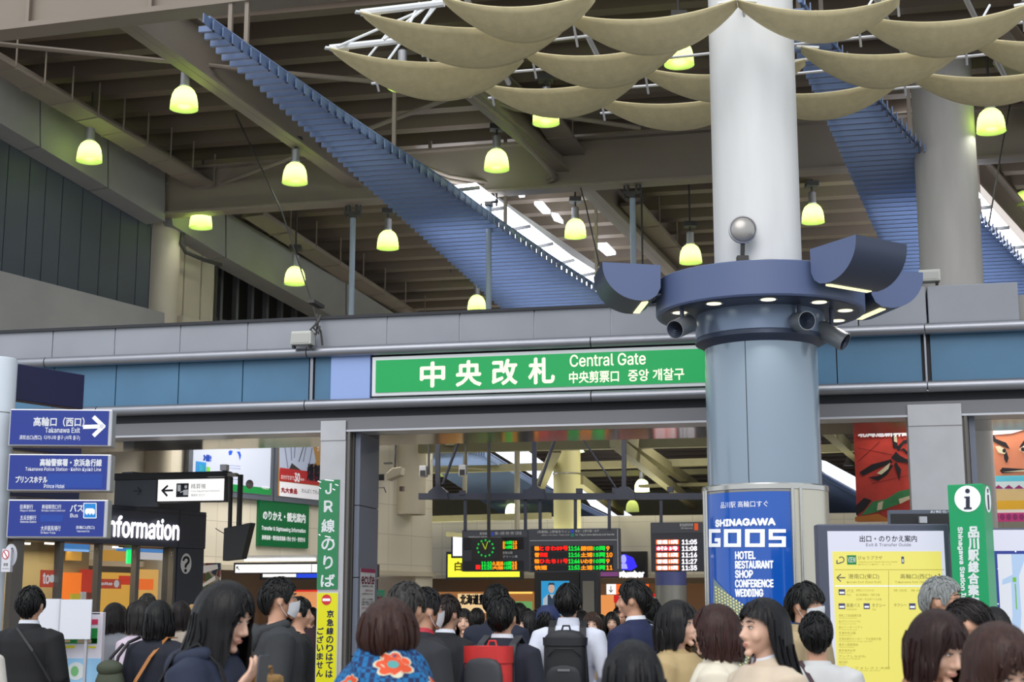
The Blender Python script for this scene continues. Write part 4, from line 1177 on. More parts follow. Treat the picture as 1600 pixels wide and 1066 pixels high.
# ---- hanging fare sign and its neighbours
I19 = INT(18.6)
B = Board(I19, 'fare_sign', 'lit white hanging sign with a black arrow and ticket machine symbol', 'sign', 300, 785)
a, b, c, d = B.rect(176, 738, 355, 785); e = B.rect(247, 749, 350, 784)
MB().box(a, b, .02, .16, d - .09, d).box(e[0] - .03, b, .0, .16, c, d - .02).build('case', M_black, B.o, bevel=.005)
MB().box(a, e[0] - .03, .06, .12, c - .05, d - .09).build('dim_case', mat('dim_sign', (70, 74, 84), .4), B.o)
mb = MB(); arrow(B, mb, (217, 767), (205, 767), (5, 6), 2.2, .055); mb.build('dim_arrow', mat('dim_arrow', (44, 46, 56), .5), B.o)
MB().box(e[0], e[1], -.008, .0, e[2] + .01, e[3]).build('panel', M_wglow, B.o)
mb = MB(); B.line(mb, (256, 767), (271, 766.5), 3, -.011); B.line(mb, (253.5, 767.5), (263, 759), 3, -.011); B.line(mb, (253.5, 766), (262, 775.5), 3, -.011); mb.build('arrow', M_ink, B.o)
a, b, c, d = B.rect(276, 755.5, 295, 777); o = MB().box(a, b, -.011, -.008, c, d).build('symbol', M_ink, B.o)
mb = MB(); B.dot(mb, 291, 761, 2.3, 2.8, -.013, 14); B.poly(mb, [(287, 774), (294.5, 774), (294.5, 765), (287, 766)], -.013); B.poly(mb, [(278, 768), (283, 768), (283, 758), (278, 758)], -.013); B.line(mb, (282, 770), (289, 767), 1.4, -.013); mb.build('symbol_figure', M_w, o)
lettering(B, [('精算機', 299, 756, 322, 764), ('Fare Adjustment Machine', 299, 766, 344, 769.5), ('精算机 정산기', 299, 772, 320, 776)], mat('faint_print', (150, 150, 160), .6), -.011)
B = Board(INT(18.4), 'monitor_mast', 'black twin-pole mast holding a tilted monitor and dome camera', 'mast', 372, 880)
P = lambda x, y, k=0: Vector((B.P(x, y)[0], k, B.P(x, y)[1]))
mb = MB().tube([P(361, 746), P(359, 830)], .028, 10).tube([P(376, 742), P(373, 835)], .036, 10).box(P(352, 0).x, P(383, 0).x, -.05, .05, P(0, 752).z, P(0, 744).z)
mb.build('mast', M_black, B.o, smooth=40)
mb = MB().prism([(P(352, 830).x, P(0, 830).z), (P(394, 822).x, P(0, 822).z), (P(380, 876).x, P(0, 876).z), (P(350, 879).x, P(0, 879).z)], -.05, .12); mb.build('monitor', M_black, B.o, bevel=.006)
MB().box(P(372, 0).x, P(381, 0).x, -.06, .04, P(0, 743).z, P(0, 734).z).build('speaker', M_alu, B.o)
MB().box(P(378, 0).x, P(395, 0).x, -.05, .05, P(0, 752).z, P(0, 747).z).ellip(tuple(P(390, 757)), (.05, .05, .06), 14, 10).build('dome_camera', mat('dome_grey', (150, 144, 140), .3), B.o, smooth=50)
MB().tube([P(359, 838, -.03), P(345, 830, -.05), P(338, 826, -.02)], .006, 6).build('wire', M_cable, B.o)
# lit strips beyond the post
B = Board(INT(23.5), 'lit_strip_sign', 'long lit white strip sign with small arrows above the ticket hall', 'sign', 430, 906)
a, b, c, d = B.rect(365, 878, 510, 906)
e = B.rect(366, 882, 510, 895); MB().box(a, b, .0, .14, e[2] - .02, e[3] + .03).box(a + .45, b, .02, .12, c, e[2]).build('case', M_dkframe, B.o)
MB().box(e[0] + .02, e[1], -.006, 0, e[2], e[3]).build('panel', M_wglow, B.o)
e = B.rect(410, 897, 462, 902); MB().box(e[0], e[1], .012, .02, e[2], e[3]).build('white_lower_panel', M_wglow, B.o)
e = B.rect(463, 896, 510, 903); MB().box(e[0], e[1], .012, .02, e[2], e[3]).build('blue_lower_panel', glow('lit_blue', (30, 70, 220), 1.0), B.o)
mb = MB(); B.line(mb, (370, 886), (374, 891), 1.2, -.008); B.line(mb, (370, 886), (373, 886), 1.2, -.008); B.line(mb, (370, 886), (370, 889), 1.2, -.008); B.line(mb, (487, 882), (487, 896), .8, -.008); mb.build('arrow', M_ink, B.o)
B = Board(INT(24), 'tube_lamp', 'bright fluorescent tube lamp above the long lit strip sign', 'lamp', 440, 876)
a, b, c, d = B.rect(380, 868, 496, 875); MB().box(a, b, 0, .1, c, d).build('housing', M_white, B.o); MB().box(a + .03, b - .03, -.02, 0, c - .02, c + .02).build('tube', glow('fluorescent', (255, 252, 240), 2.2), B.o)
B = Board(INT(22.3), 'mural', 'colourful mural panel with white ribbons beside the booth pillar', 'mural', 320, 928)
a, b, c, d = B.rect(290, 880, 343, 928)
m = mat('mural_colours', (90, 110, 110), .5); nt = m.node_tree; vo = nt.nodes.new('ShaderNodeTexVoronoi'); vo.inputs['Scale'].default_value = 9
tc = nt.nodes.new('ShaderNodeTexCoord'); nt.links.new(tc.outputs['Object'], vo.inputs[0])
cr = nt.nodes.new('ShaderNodeValToRGB'); sp = nt.nodes.new('ShaderNodeSeparateColor'); nt.links.new(vo.outputs['Color'], sp.inputs[0]); nt.links.new(sp.outputs[0], cr.inputs[0])
cr.color_ramp.interpolation = 'CONSTANT'; cr.color_ramp.elements[0].color = rgb((50, 66, 92)); cr.color_ramp.elements[1].position = .75; cr.color_ramp.elements[1].color = rgb((190, 188, 180))
for p_, c_ in ((.25, (88, 120, 80)), (.42, (120, 70, 74)), (.58, (170, 160, 90))): e = cr.color_ramp.elements.new(p_); e.color = rgb(c_)
nt.links.new(cr.outputs[0], nt.nodes['Principled BSDF'].inputs['Base Color'])
MB().box(a, b, 0, .05, c, d).build('panel', m, B.o)
mb = MB(); B.poly(mb, [(298, 892), (300, 886), (340, 882), (341, 889), (318, 896)], -.004); B.poly(mb, [(300, 905), (303, 902), (318, 912), (336, 900), (337, 906), (318, 917)], -.004); mb.build('ribbon', M_w, B.o)
B = Board(INT(22.32), 'green_board', 'plain green wall panel under the colourful mural', 'panel', 320, 975)
a, b, c, d = B.rect(290, 929, 345, 1010); MB().box(a, b, 0, .05, c, d).build('panel', mat('leaf_green', (44, 112, 58), .5, emit=.05), B.o)
B = Board(INT(27), 'kiosk', 'glowing orange shop front with a red top band beyond the masked man', 'shop', 480, 1010)
a, b, c, d = B.rect(440, 924, 500, 1010); MB().box(a, b, .0, .3, 0, d).build('front', glow('orange_shop', (240, 160, 100), .75), B.o); e = B.rect(440, 922, 500, 925); MB().box(a, b, -.03, 0, e[2], e[3]).build('band', glow('red_band', (220, 40, 30), .9), B.o)
B.o.location.z = 0.0 + B.z
# small lit signs on the tiled corner
B = Board(INT(25.5), 'yellow_sign', 'small lit yellow sign with a white foot beside the slate post side', 'sign', 582, 903)
a, b, c, d = B.rect(577, 884, 588, 896); e = B.rect(577, 897, 589, 902); MB().box(a - .02, b + .02, 0, .12, e[2], d + .02).box(a + .05, a + .07, .05, .07, d, 5.2 - B.z).build('case', M_dkframe, B.o); MB().box(a, b, -.006, 0, c, d).build('panel', glow('lit_yellow', (255, 206, 0), 1.1), B.o); MB().box(a, b, -.006, 0, e[2], e[3]).build('foot_panel', glow('lit_pink_white', (255, 220, 200), 1), B.o)
B = Board(INT(23), 'green_poster', 'small green notice with red and blue print on the tiled corner', 'poster', 590, 944)
a, b, c, d = B.rect(582, 922, 600, 944); MB().box(a, b, 0, .02, c, d).box(a + .07, b - .07, .02, .05, -B.z, d).build('sheet', glow('notice_green', (30, 128, 92), .4), B.o); e = B.rect(585, 926, 597, 938); MB().box(e[0], e[1], -.004, 0, e[2], e[3]).build('print_block', mat('print_block_c', (110, 170, 150), .5), B.o); lettering(B, [('おトク', 585, 932, 597, 938, .006)], mat('sign_red', (200, 50, 66), .5), -.007)
# camera cluster on the engaged column
B = Board(INT(24), 'security_camera', 'security camera cluster hung on a rod before the beige column', 'camera', 620, 772)
P = lambda x, y, k=0: Vector((B.P(x, y)[0], k, B.P(x, y)[1]))
MB().tube([P(618.5, 660), P(617, 737)], .022, 8).box(P(612, 0).x, P(623, 0).x, -.05, .05, P(0, 738).z, P(0, 736).z).build('rod', M_cable, B.o, smooth=40)
MB().prism([(P(606, 754).x, P(0, 753).z), (P(616, 746).x, P(0, 745).z), (P(630, 744).x, P(0, 743.5).z), (P(629, 754).x, P(0, 755).z), (P(608, 763).x, P(0, 763).z)], -.12, .12).build('camera_body', mat('camera_beige', (176, 168, 150), .5), B.o, bevel=.01)
MB().lathe([(0, 0), (.045, 0), (.045, .08), (0, .08)], 16, tuple(P(628, 768))).build('lens_ball', mat('brown_dome', (110, 92, 84), .4), B.o, smooth=50)
MB().box(P(606, 0).x - .01, P(615, 0).x, -.13, -.12, P(0, 763).z, P(0, 754).z).build('lens_hood', M_black, B.o)
MB().tube([P(582, 795, .2), P(583, 762, .1), P(600, 762, 0), P(603, 770, 0)], .01, 6).build('wire', M_cable, B.o)

# ================================================================== DEPARTURE BOARDS
YD = 26.0
ID = INT(YD)
B = Board(ID, 'overhead_beam', 'dark navy overhead beam with hub plates and hangers inside the gate', 'beam', 870, 782)
P = lambda x, y, k=0: Vector((B.P(x, y)[0], k, B.P(x, y)[1]))
MB().bar(P(655, 776), P(1120, 776), .1, .11).build('bar', M_navyb, B.o)
for px in (684, 835, 975, 1120):
    p, q = P(px, 640), P(px, 770)
    if px != 1120:
        MB().bar(P(px, 660), P(px, 776), .075, .075).build('hanger', M_navyb, B.o)
    mb = MB(); c = P(px + 1, 770); mb.prism([(c.x - .2, c.z - .12), (c.x + .2, c.z - .12), (c.x + .16, c.z + .02), (c.x + .06, c.z + .1), (c.x - .06, c.z + .1), (c.x - .16, c.z + .02)], -.08, .08); mb.build('hub_plate', M_navyb, B.o)
for a_, b_ in (((722, 675), (692, 757)), ((871, 675), (842, 760)), ((903, 675), (962, 762))):
    MB().tube([P(*a_), P(*b_)], .028 if a_[0] < 900 else .015, 8).build('brace', M_navyb, B.o, smooth=40)
for px, y0, y1 in ((727, 778, 829), (821, 778, 829), (844, 778, 827), (899, 775, 827), (952, 775, 827), (1033, 775, 817)):
    MB().bar(P(px, y0), P(px, y1), .05, .05).box(P(px, 0).x - .05, P(px, 0).x + .05, -.06, .06, P(0, 786).z, P(0, 779).z).build('drop_rod', M_navyb, B.o)
for px, lb in ((670, 'small grey speaker on a rod by the first beam hanger'), (728, 'small grey speaker above the left part of the overhead beam')):
    Bs = Board(INT(YD - .5), 'hanging_speaker', lb, 'speaker', px, 756)
    Q = lambda x, y, k=0: Vector((Bs.P(x, y)[0], k, Bs.P(x, y)[1]))
    MB().tube([Q(px, 660), Q(px, 742)], .02, 8).build('rod', M_cable, Bs.o)
    MB().box(Q(px - 5, 0).x, Q(px + 5, 0).x, -.08, .08, Q(0, 758).z, Q(0, 742).z).build('case', M_alu, Bs.o, bevel=.01); MB().box(Q(px - 3.5, 0).x, Q(px + 4, 0).x, -.09, -.08, Q(0, 757).z, Q(0, 749).z).build('grille', M_black, Bs.o)
M_red = glow('led_red', (255, 30, 22), 1.0); M_or = glow('led_orange', (255, 150, 24), 1.0); M_gr = glow('led_green', (20, 220, 70), .9); M_lw = glow('led_white', (250, 244, 250), 1.1)
M_scr = mat('board_black', (18, 18, 22), .35); M_head = mat('board_grey', (62, 64, 74), .4); M_hw = mat('header_print', (190, 192, 198), .5)
def led(B, items, y=-.03):
    by = {}
    for s_, x0, y0, x1, y1, m in items:
        by.setdefault(m.name, (m, MB()))[1]
        B.text(by[m.name][1], s_, x0, y0, x1, y1, y, .006)
    for k, (m, mb) in by.items(): mb.build(k + '_lettering', m, B.o)
B = Board(ID, 'departure_board', 'departure board half hidden by the green clock', 'board', 775, 894)
a, b, c, d = B.rect(722, 828, 826, 893); MB().box(a, b, -.01, .2, c, d).build('case', M_dkframe, B.o, bevel=.01)
for q in ((724, 841, 818, 858), (724, 877, 818, 890)):
    e = B.rect(*q); MB().box(e[0], e[1], -.02, -.01, e[2], e[3]).build('screen', M_scr, B.o)
e = B.rect(724, 830, 824, 840); MB().box(e[0], e[1], -.016, -.01, e[2], e[3]).build('header', M_head, B.o)
lettering(B, [('東海道線', 750, 832, 764, 836), ('横浜・小田原・熱海・伊東・沼津方面', 774, 831, 815, 836), ('Tōkaidō Line for Yokohama', 732, 838, 764, 840), ('普通は2階', 786, 862, 801, 866), ('グリーン車', 786, 868, 809, 872)], M_hw, -.02)
e = B.rect(768, 832, 772, 837); MB().box(e[0], e[1], -.018, -.01, e[2], e[3]).build('blue_mark', mat('mark_blue', (40, 70, 190), .4), B.o)
led(B, [('東', 786, 846, 789, 858, M_or), ('15両', 790, 846, 801, 851, M_gr), ('10両', 790, 853, 801, 858, M_gr), ('13', 802, 846, 808, 851, M_or), ('13', 802, 853, 808, 858, M_or),
        ('11:10', 753, 878, 769, 884, M_gr), ('11:25', 753, 885, 769, 890, M_gr), ('久里浜', 770, 878, 787, 884, M_or), ('大船', 770, 885, 787, 890, M_or), ('15両', 789, 878, 800, 884, M_gr), ('15両', 789, 885, 800, 890, M_gr), ('15', 801, 878, 808, 884, M_or), ('15', 801, 885, 808, 890, M_or)])
e = B.rect(744, 883, 751, 890); MB().box(e[0], e[1], -.03, -.02, e[2], e[3]).build('red_block', M_red, B.o)
B = Board(ID, 'departure_board', 'central departure board with four lit rows of red, orange and green', 'board', 896, 894)
a, b, c, d = B.rect(826, 826, 968, 894); MB().box(a, b, -.01, .2, c, d).build('case', M_head, B.o, bevel=.01)
e = B.rect(828, 844, 964, 845); MB().box(e[0], e[1], -.016, -.01, e[2], e[3]).box(B.P(965, 860)[0], B.P(966, 860)[0], -.02, -.01, c + .05, d - .02).build('divider', M_alu, B.o)
for k in range(4):
    y = (853.5, 863.5, 873.5, 883.5)[k]
    e = B.rect(830, y - .6, 958, y + 7.8); MB().box(e[0], e[1], -.02, -.01, e[2], e[3]).build('screen', M_scr, B.o)
lettering(B, [('(常磐線) 上野東京ライン', 840, 829, 891, 834), ('Jōban Line Ueno-Tokyo Line', 846, 835, 890, 838), ('東京・上野方面・水戸', 899, 828, 936, 832), ('for Tōkyō Ueno Katsuta and Sendai', 899, 834, 960, 838)], M_hw, -.02)
for q, m in (((892, 828, 897, 833), mat('mark_blue', (40, 70, 190), .4)), ((892, 834, 897, 839), mat('mark_teal', (20, 120, 100), .4))):
    e = B.rect(*q); MB().box(e[0], e[1], -.018, -.01, e[2], e[3]).build('line_mark', m, B.o)
rowd = [('特急', 'ときわ59号', '11:14', '勝田', '10両', '9'), ('普', '快速', '11:16', '土浦', '15両', '10'), ('特急', 'ひたち11号', '11:44', 'いわき', '10両', '9'), ('快速', '', '11:53', '土浦', '15両', '11')]
its = []
for k, r_ in enumerate(rowd):
    y0, y1 = (854, 864, 874, 884)[k], (860.5, 870.5, 880.5, 890.5)[k]
    its.append((r_[0], 836, y0, 843 if k < 3 else 855, y1, M_or))
    if r_[1]: its.append((r_[1], 844, y0, 888 if len(r_[1]) > 3 else 856, y1, M_red))
    its += [(r_[2], 889, y0, 906, y1, M_gr), (r_[3], 908, y0, 926, y1, M_or), (r_[4], 928, y0, 946, y1, M_gr), (r_[5], 948, y0, 948 + 4.5 * len(r_[5]), y1, M_or)]
led(B, its)
B = Board(ID, 'departure_board', 'departure board with white times and orange tags beside the big column', 'board', 1060, 894)
a, b, c, d = B.rect(1017, 816, 1150, 893); MB().box(a, b, -.01, .2, c, d).build('case', M_dkframe, B.o, bevel=.01)
e = B.rect(1018, 816, 1150, 833); MB().box(e[0], e[1], -.016, -.01, e[2], e[3]).build('header', M_head, B.o)
lettering(B, [('東海道新幹線', 1062, 818, 1083, 823), ('Shinkansen', 1064, 824, 1083, 827)], M_hw, -.02)
e = B.rect(1085, 818, 1091, 829); MB().box(e[0], e[1], -.018, -.01, e[2], e[3]).build('orange_mark', glow('mark_orange', (230, 90, 30), .6), B.o)
its = []
for k, s_ in enumerate(('11:05', '11:08', '11:16', '11:27', '11:35')):
    y = 843.5 + k * 10.1
    e = B.rect(1025, y, 1061, y + 7.6); MB().box(e[0], e[1], -.02, -.01, e[2], e[3]).build('tag', glow('tag_red', (232, 30, 60), .9) if k == 1 else glow('tag_orange', (255, 110, 30), .9), B.o)
    its += [('のぞみ' if k == 1 else '普通', 1027, y + 1, 1043, y + 6.6, M_lw), ('5号' if k == 1 else '15両', 1046, y + 1, 1059, y + 6.6, M_lw), (s_, 1066, y + .3, 1089, y + 7.3, M_lw)]
led(B, its)
B = Board(INT(25.2), 'station_clock', 'green lit square clock hanging on a black pole before the boards', 'clock', 760, 877)
a, b, c, d = B.rect(737, 840, 783, 876); MB().box(a, b, -.04, .14, c, d).build('case', M_black, B.o, bevel=.01)
P = lambda x, y, k=0: Vector((B.P(x, y)[0], k, B.P(x, y)[1]))
MB().tube([P(763, 520, .05), P(762.5, 842, .05)], .03, 10).build('pole', M_black, B.o, smooth=40)
mb = MB()
for k in range(12):
    an = k * pi / 6; B.dot(mb, 759.5 + 12.5 * sin(an), 857 - 12.5 * cos(an), 1.6, 1.8, -.045, 10)
mb.build('dial_dots', glow('clock_green', (20, 190, 70), .8), B.o)
mb = MB(); B.line(mb, (759.5, 859), (755, 849), 1.6, -.05); B.line(mb, (759.5, 859), (763, 846.5), 1.3, -.05); mb.build('hands', glow('clock_hand', (170, 190, 40), .7), B.o)

# ---- far wall: adverts, shops
I36 = INT(36.6)
B = Board(I36, 'lit_advert', 'long lit yellow advert panel on the far wall under the boards', 'advert', 756, 906)
a, b, c, d = B.rect(697, 862, 816, 906); MB().box(a, b, 0, .2, c, d).build('case', M_dkframe, B.o); e = B.rect(700, 866, 812, 902); MB().box(e[0], e[1], -.02, 0, e[2], e[3]).build('panel', glow('advert_yellow', (248, 250, 60), 1.05), B.o)
lettering(B, [('白', 711, 878, 722, 892, .01)], mat('advert_print', (190, 170, 30), .5), -.025)
B = Board(INT(36.0), 'lit_screen', 'small upright lit white screen beside the yellow advert', 'screen', 715, 872)
a, b, c, d = B.rect(705, 836, 725, 872); MB().box(a, b, 0, .2, c, d).build('case', M_dkframe, B.o); e = B.rect(708, 838, 723, 869); MB().box(e[0], e[1], -.02, 0, e[2], e[3]).build('panel', glow('screen_white', (244, 244, 255), 1.2), B.o)
B = Board(I36, 'lit_advert', 'black lit advert with a blue figure and magazine title', 'advert', 985, 903)
a, b, c, d = B.rect(930, 862, 1011, 903); MB().box(a, b, 0, .2, c, d).build('case', M_black, B.o)
e = B.rect(968, 864, 1008, 902); MB().box(e[0], e[1], -.02, 0, e[2], e[3]).build('panel', mat('advert_black', (16, 14, 26), .3), B.o)
mb = MB(); B.poly(mb, [(968, 890), (968, 868), (977, 866), (990, 872), (996, 886), (986, 892)], -.024); mb.build('blue_figure', glow('advert_blue', (50, 40, 236), 1.1), B.o)
mb = MB(); B.dot(mb, 974.5, 874, 4.5, 7, -.028, 18); B.poly(mb, [(969, 889), (981, 889), (979, 881), (970, 881)], -.028); mb.build('pale_face', glow('advert_pale', (170, 170, 255), 1.0), B.o)
lettering(B, [('Number', 969, 893, 1006, 902, .02)], M_wglow, -.03)
e = B.rect(931, 893, 966, 901); MB().box(e[0], e[1], -.02, 0, e[2], e[3]).build('side_panel', glow('advert_purple', (150, 80, 150), .5), B.o)
B = Board(INT(38.2), 'kiosk', 'warm amber lit kiosk front with black lettering behind the crowd', 'shop', 760, 1000)
a, b, c, d = B.rect(684, 925, 835, 1000); MB().box(a, b, 0, .2, 0, d - 0).build('front', glow('kiosk_amber', (196, 126, 62), .5), B.o); B.o.location.z = B.z
e = B.rect(716, 928, 768, 947); MB().box(e[0], e[1], -.05, 0, e[2], e[3]).build('sign', glow('kiosk_sign', (240, 206, 150), .95), B.o); lettering(B, [('北海道豊富', 720, 929, 768, 945, .012)], M_ink, -.06)
e = B.rect(772, 925, 832, 928); MB().box(e[0], e[1], -.04, 0, e[2], e[3]).build('lamp_strip', glow('kiosk_lamp', (255, 190, 90), 1.4), B.o)
e = B.rect(806, 940, 832, 958); MB().box(e[0], e[1], -.04, 0, e[2], e[3]).build('green_display', glow('kiosk_green', (120, 190, 110), .6), B.o)
e = B.rect(716, 945, 760, 958); MB().box(e[0], e[1], -.05, -.01, e[2], e[3]).build('pale_display', glow('kiosk_pale', (250, 214, 160), .8), B.o)
B = Board(INT(38.2), 'kiosk', 'orange signed kiosk front with a white arrow tile', 'shop', 980, 1000)
a, b, c, d = B.rect(936, 912, 1100, 1000); MB().box(a, b, .1, .3, 0, d).build('front', glow('kiosk_brown', (120, 84, 54), .4), B.o)
e = B.rect(963, 913, 1013, 929); MB().box(e[0], e[1], -.04, .1, e[2], e[3]).build('sign', glow('kiosk_orange', (255, 106, 30), 1.0), B.o)
e = B.rect(948, 913, 963, 929); MB().box(e[0], e[1], -.04, .1, e[2], e[3]).build('arrow_tile', M_wglow, B.o)
mb = MB(); B.line(mb, (955, 916), (955, 925), 1.2, -.05); B.line(mb, (952, 922), (955.5, 926), 1.2, -.05); B.line(mb, (958, 922), (954.5, 926), 1.2, -.05); mb.build('arrow', M_ink, B.o)
e = B.rect(959, 930, 975, 942); MB().box(e[0], e[1], .0, .1, e[2], e[3]).build('red_panel', glow('kiosk_red', (214, 30, 30), .8), B.o); e = B.rect(935, 930, 960, 975); MB().box(e[0], e[1], .02, .1, e[2], e[3]).build('amber_panel', glow('kiosk_amber2', (236, 150, 80), .9), B.o)
e = B.rect(1006, 928, 1026, 933); MB().box(e[0], e[1], .0, .1, e[2], e[3]).build('red_strip', glow('kiosk_red', (214, 30, 30), .8), B.o); e = B.rect(1005, 934, 1052, 940); MB().box(e[0], e[1], .0, .1, e[2], e[3]).build('white_strip', M_wglow, B.o); e = B.rect(1025, 946, 1045, 958); MB().box(e[0], e[1], .0, .1, e[2], e[3]).build('green_sign', glow('kiosk_exit', (20, 170, 80), .9), B.o)
B = Board(INT(30.0), 'advert_pillar', 'black pillar carrying a sky-blue poster of a person in a dark vest', 'pillar', 870, 1000)
a, b, c, d = B.rect(835, 893, 906, 1000); MB().box(a, b, 0, .5, -B.z, d).build('case', M_black, B.o, bevel=.01)
e = B.rect(846, 908, 890, 962); MB().box(e[0], e[1], -.02, 0, e[2], e[3]).build('panel', glow('poster_sky', (40, 150, 206), .85), B.o)
mb = MB(); B.dot(mb, 862, 920, 5, 7, -.024, 16); mb.build('face', glow('poster_skin', (226, 190, 170), .6), B.o)
mb = MB(); B.poly(mb, [(856, 958), (848, 956), (849, 936), (856, 929), (868, 929), (876, 938), (880, 956)], -.023); mb.build('shirt', glow('poster_shirt', (196, 210, 224), .6), B.o)
mb = MB(); B.poly(mb, [(856, 948), (856, 930), (859, 929), (863, 936), (866, 929), (870, 931), (869, 948)], -.025); B.poly(mb, [(856, 916), (858, 911), (866, 911), (868, 916), (866, 914), (859, 914)], -.026); mb.build('vest', glow('poster_vest', (40, 62, 84), .6), B.o)
B = Board(INT(29.8), 'dark_pillar', 'slim dark pillar with a reflective strip beside the blue poster', 'pillar', 920, 1000)
a, b, c, d = B.rect(907, 893, 934, 1000); MB().box(a, b, 0, .4, -B.z, d).build('shaft', M_dkframe, B.o); e = B.rect(911, 908, 929, 1000); MB().box(e[0], e[1], -.02, 0, 0, e[3]).build('strip', mat('strip_metal', (130, 126, 116), .3, .5), B.o)
p = atY(1048, 900, 31)
r_ = 24 / F * 31.5
t = thing('round_column', 'round grey column with a blue painted top under the white-time board', 'column', (p.x, p.y, 0))
zb_ = atY(1048, 915, 31).z
MB().lathe([(r_, 0), (r_, zb_)], 32).build('shaft', mat('grey_gloss', (150, 150, 146), .3, .2), t, smooth=40); MB().lathe([(r_, zb_), (r_, 3.2)], 32).build('blue_top', mat('column_blue', (84, 92, 150), .4), t, smooth=40)
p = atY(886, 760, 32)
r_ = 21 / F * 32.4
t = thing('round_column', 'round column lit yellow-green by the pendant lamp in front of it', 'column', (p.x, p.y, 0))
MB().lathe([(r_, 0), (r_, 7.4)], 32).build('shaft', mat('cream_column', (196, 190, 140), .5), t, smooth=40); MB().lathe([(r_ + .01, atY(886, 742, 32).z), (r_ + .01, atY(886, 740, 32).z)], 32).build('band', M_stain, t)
t = Board(INT(31), 'pipe_run', 'pale pipes with red joints under the far ceiling', 'pipe', 900, 690)
P = lambda x, y, k=0: Vector((t.P(x, y)[0], k, t.P(x, y)[1]))
MB().tube([P(850, 683), P(1000, 680)], .05, 8).tube([P(808, 670), P(808, 830)], .06, 8).tube([P(728, 670), P(726, 775)], .05, 8).build('pipe', mat('pale_pipe', (186, 180, 160), .5), t.o, smooth=40)
for x, y in ((825, 694), (853, 684), (936, 682), (864, 697)): MB().tube([P(x - 8, y - 2), P(x + 8, y + 3)], .09, 10).build('red_joint', mat('red_joint', (150, 36, 34), .5), t.o, smooth=40)

# ---- banners in the other openings
def banner(label, x0, x1, y0, y1, Y, paint):
    B = Board(INT(Y), 'painted_banner', label, 'banner', (x0 + x1) / 2, y1)
    a, b, c, d = B.rect(x0, y0, x1, y1)
    return B, a, b, c, d
B, a, b, c, d = banner('red painted banner with fierce dark-lined eyes and a green scaly band', 1336, 1470, 650, 815, 21, None)
MB().box(a + .1, a + .12, .0, .02, d, d + .42).box(b - .12, b - .1, .0, .02, d, d + .42).build('hanging_cord', M_cable, B.o); MB().box(a, b, 0, .02, c, d).build('cloth', mat('banner_red', (192, 62, 52), .5, var=.45, scale=2.2, emit=.05), B.o)  # faint emission brightens the red cloth in place of light on it
MK = mat('banner_black', (26, 20, 28), .5); mb = MB()
for q in ([(1343, 738), (1362, 726), (1392, 718), (1395, 723), (1370, 733), (1348, 744)], [(1356, 746), (1372, 744), (1388, 732), (1392, 726), (1396, 728), (1386, 742), (1372, 752)], [(1396, 700), (1392, 672), (1396, 668), (1402, 690), (1403, 700)],
          [(1400, 700), (1412, 688), (1424, 686), (1424, 690), (1412, 694), (1404, 706)], [(1392, 716), (1400, 706), (1406, 712), (1424, 722), (1424, 725), (1402, 722)], [(1400, 722), (1408, 734), (1405, 752), (1402, 740), (1397, 726)], [(1405, 704), (1412, 700), (1420, 708), (1417, 711), (1411, 704)], [(1336, 792), (1350, 778), (1362, 782), (1350, 798), (1338, 806)]):
    B.poly(mb, q, -.004)
mb.build('black_strokes', MK, B.o)
mb = MB(); B.poly(mb, [(1370, 740), (1380, 732), (1391, 723), (1388, 733), (1377, 742)], -.006); B.poly(mb, [(1397, 690), (1396, 672), (1401, 682), (1402, 692)], -.006); mb.build('eye_whites', mat('banner_cream', (214, 206, 176), .5), B.o)
mb = MB(); B.poly(mb, [(1345, 806), (1364, 784), (1385, 780), (1404, 768), (1424, 764), (1424, 776), (1404, 788), (1372, 800)], -.006); o = mb.build('green_band', mat('banner_green', (60, 136, 84), .5, var=.3, scale=5), B.o)
mb = MB(); B.poly(mb, [(1372, 786), (1380, 783), (1378, 796), (1370, 798)], -.008); B.poly(mb, [(1404, 780), (1424, 774), (1424, 779), (1406, 788)], -.008); mb.build('cream_scales', mat('banner_cream', (214, 206, 176), .5), o)
mb = MB(); B.poly(mb, [(1336, 808), (1372, 803), (1390, 812), (1390, 815), (1336, 815)], -.006); mb.build('gold_ground', mat('banner_gold', (196, 120, 50), .5), B.o)
lettering(B, [('北海道新幹線開業', 1341, 668, 1450, 682, .008), ('HOKKAIDO', 1341, 652, 1450, 660, .004)], M_w, -.009)
mb = MB()
for q in (((1340, 700), (1400, 712)), ((1340, 722), (1375, 690)), ((1362, 756), (1424, 742)), ((1400, 660), (1416, 700))): B.line(mb, q[0], q[1], .9, -.003)
mb.build('fold_lines', mat('banner_fold', (110, 26, 28), .5), B.o)
B, a, b, c, d = banner('painted banner of a fierce face with a white headband above bright stripes', 1551, 1680, 648, 815, 21, None)
MB().box(a + .1, a + .12, .0, .02, d, d + .42).box(b - .12, b - .1, .0, .02, d, d + .42).build('hanging_cord', M_cable, B.o); MB().box(a, b, 0, .02, c, d).build('cloth', mat('banner_flesh', (206, 128, 96), .5, var=.1, scale=3, emit=.05), B.o)
e = B.rect(1551, 648, 1680, 657); MB().box(e[0], e[1], -.006, 0, e[2], e[3]).build('red_top', mat('banner_red', (176, 44, 38), .5), B.o)
mb = MB()
for q in ([(1551, 657), (1680, 657), (1680, 666), (1551, 668)], [(1551, 676), (1556, 686), (1572, 692), (1578, 702), (1572, 700), (1551, 690)], [(1592, 700), (1600, 688), (1620, 676), (1620, 690)], [(1568, 708), (1572, 704), (1576, 716), (1573, 724), (1569, 718)], [(1562, 736), (1566, 731), (1600, 733), (1640, 729), (1640, 742), (1600, 737), (1566, 740)]): B.poly(mb, q, -.006)
mb.build('black_strokes', MK, B.o)
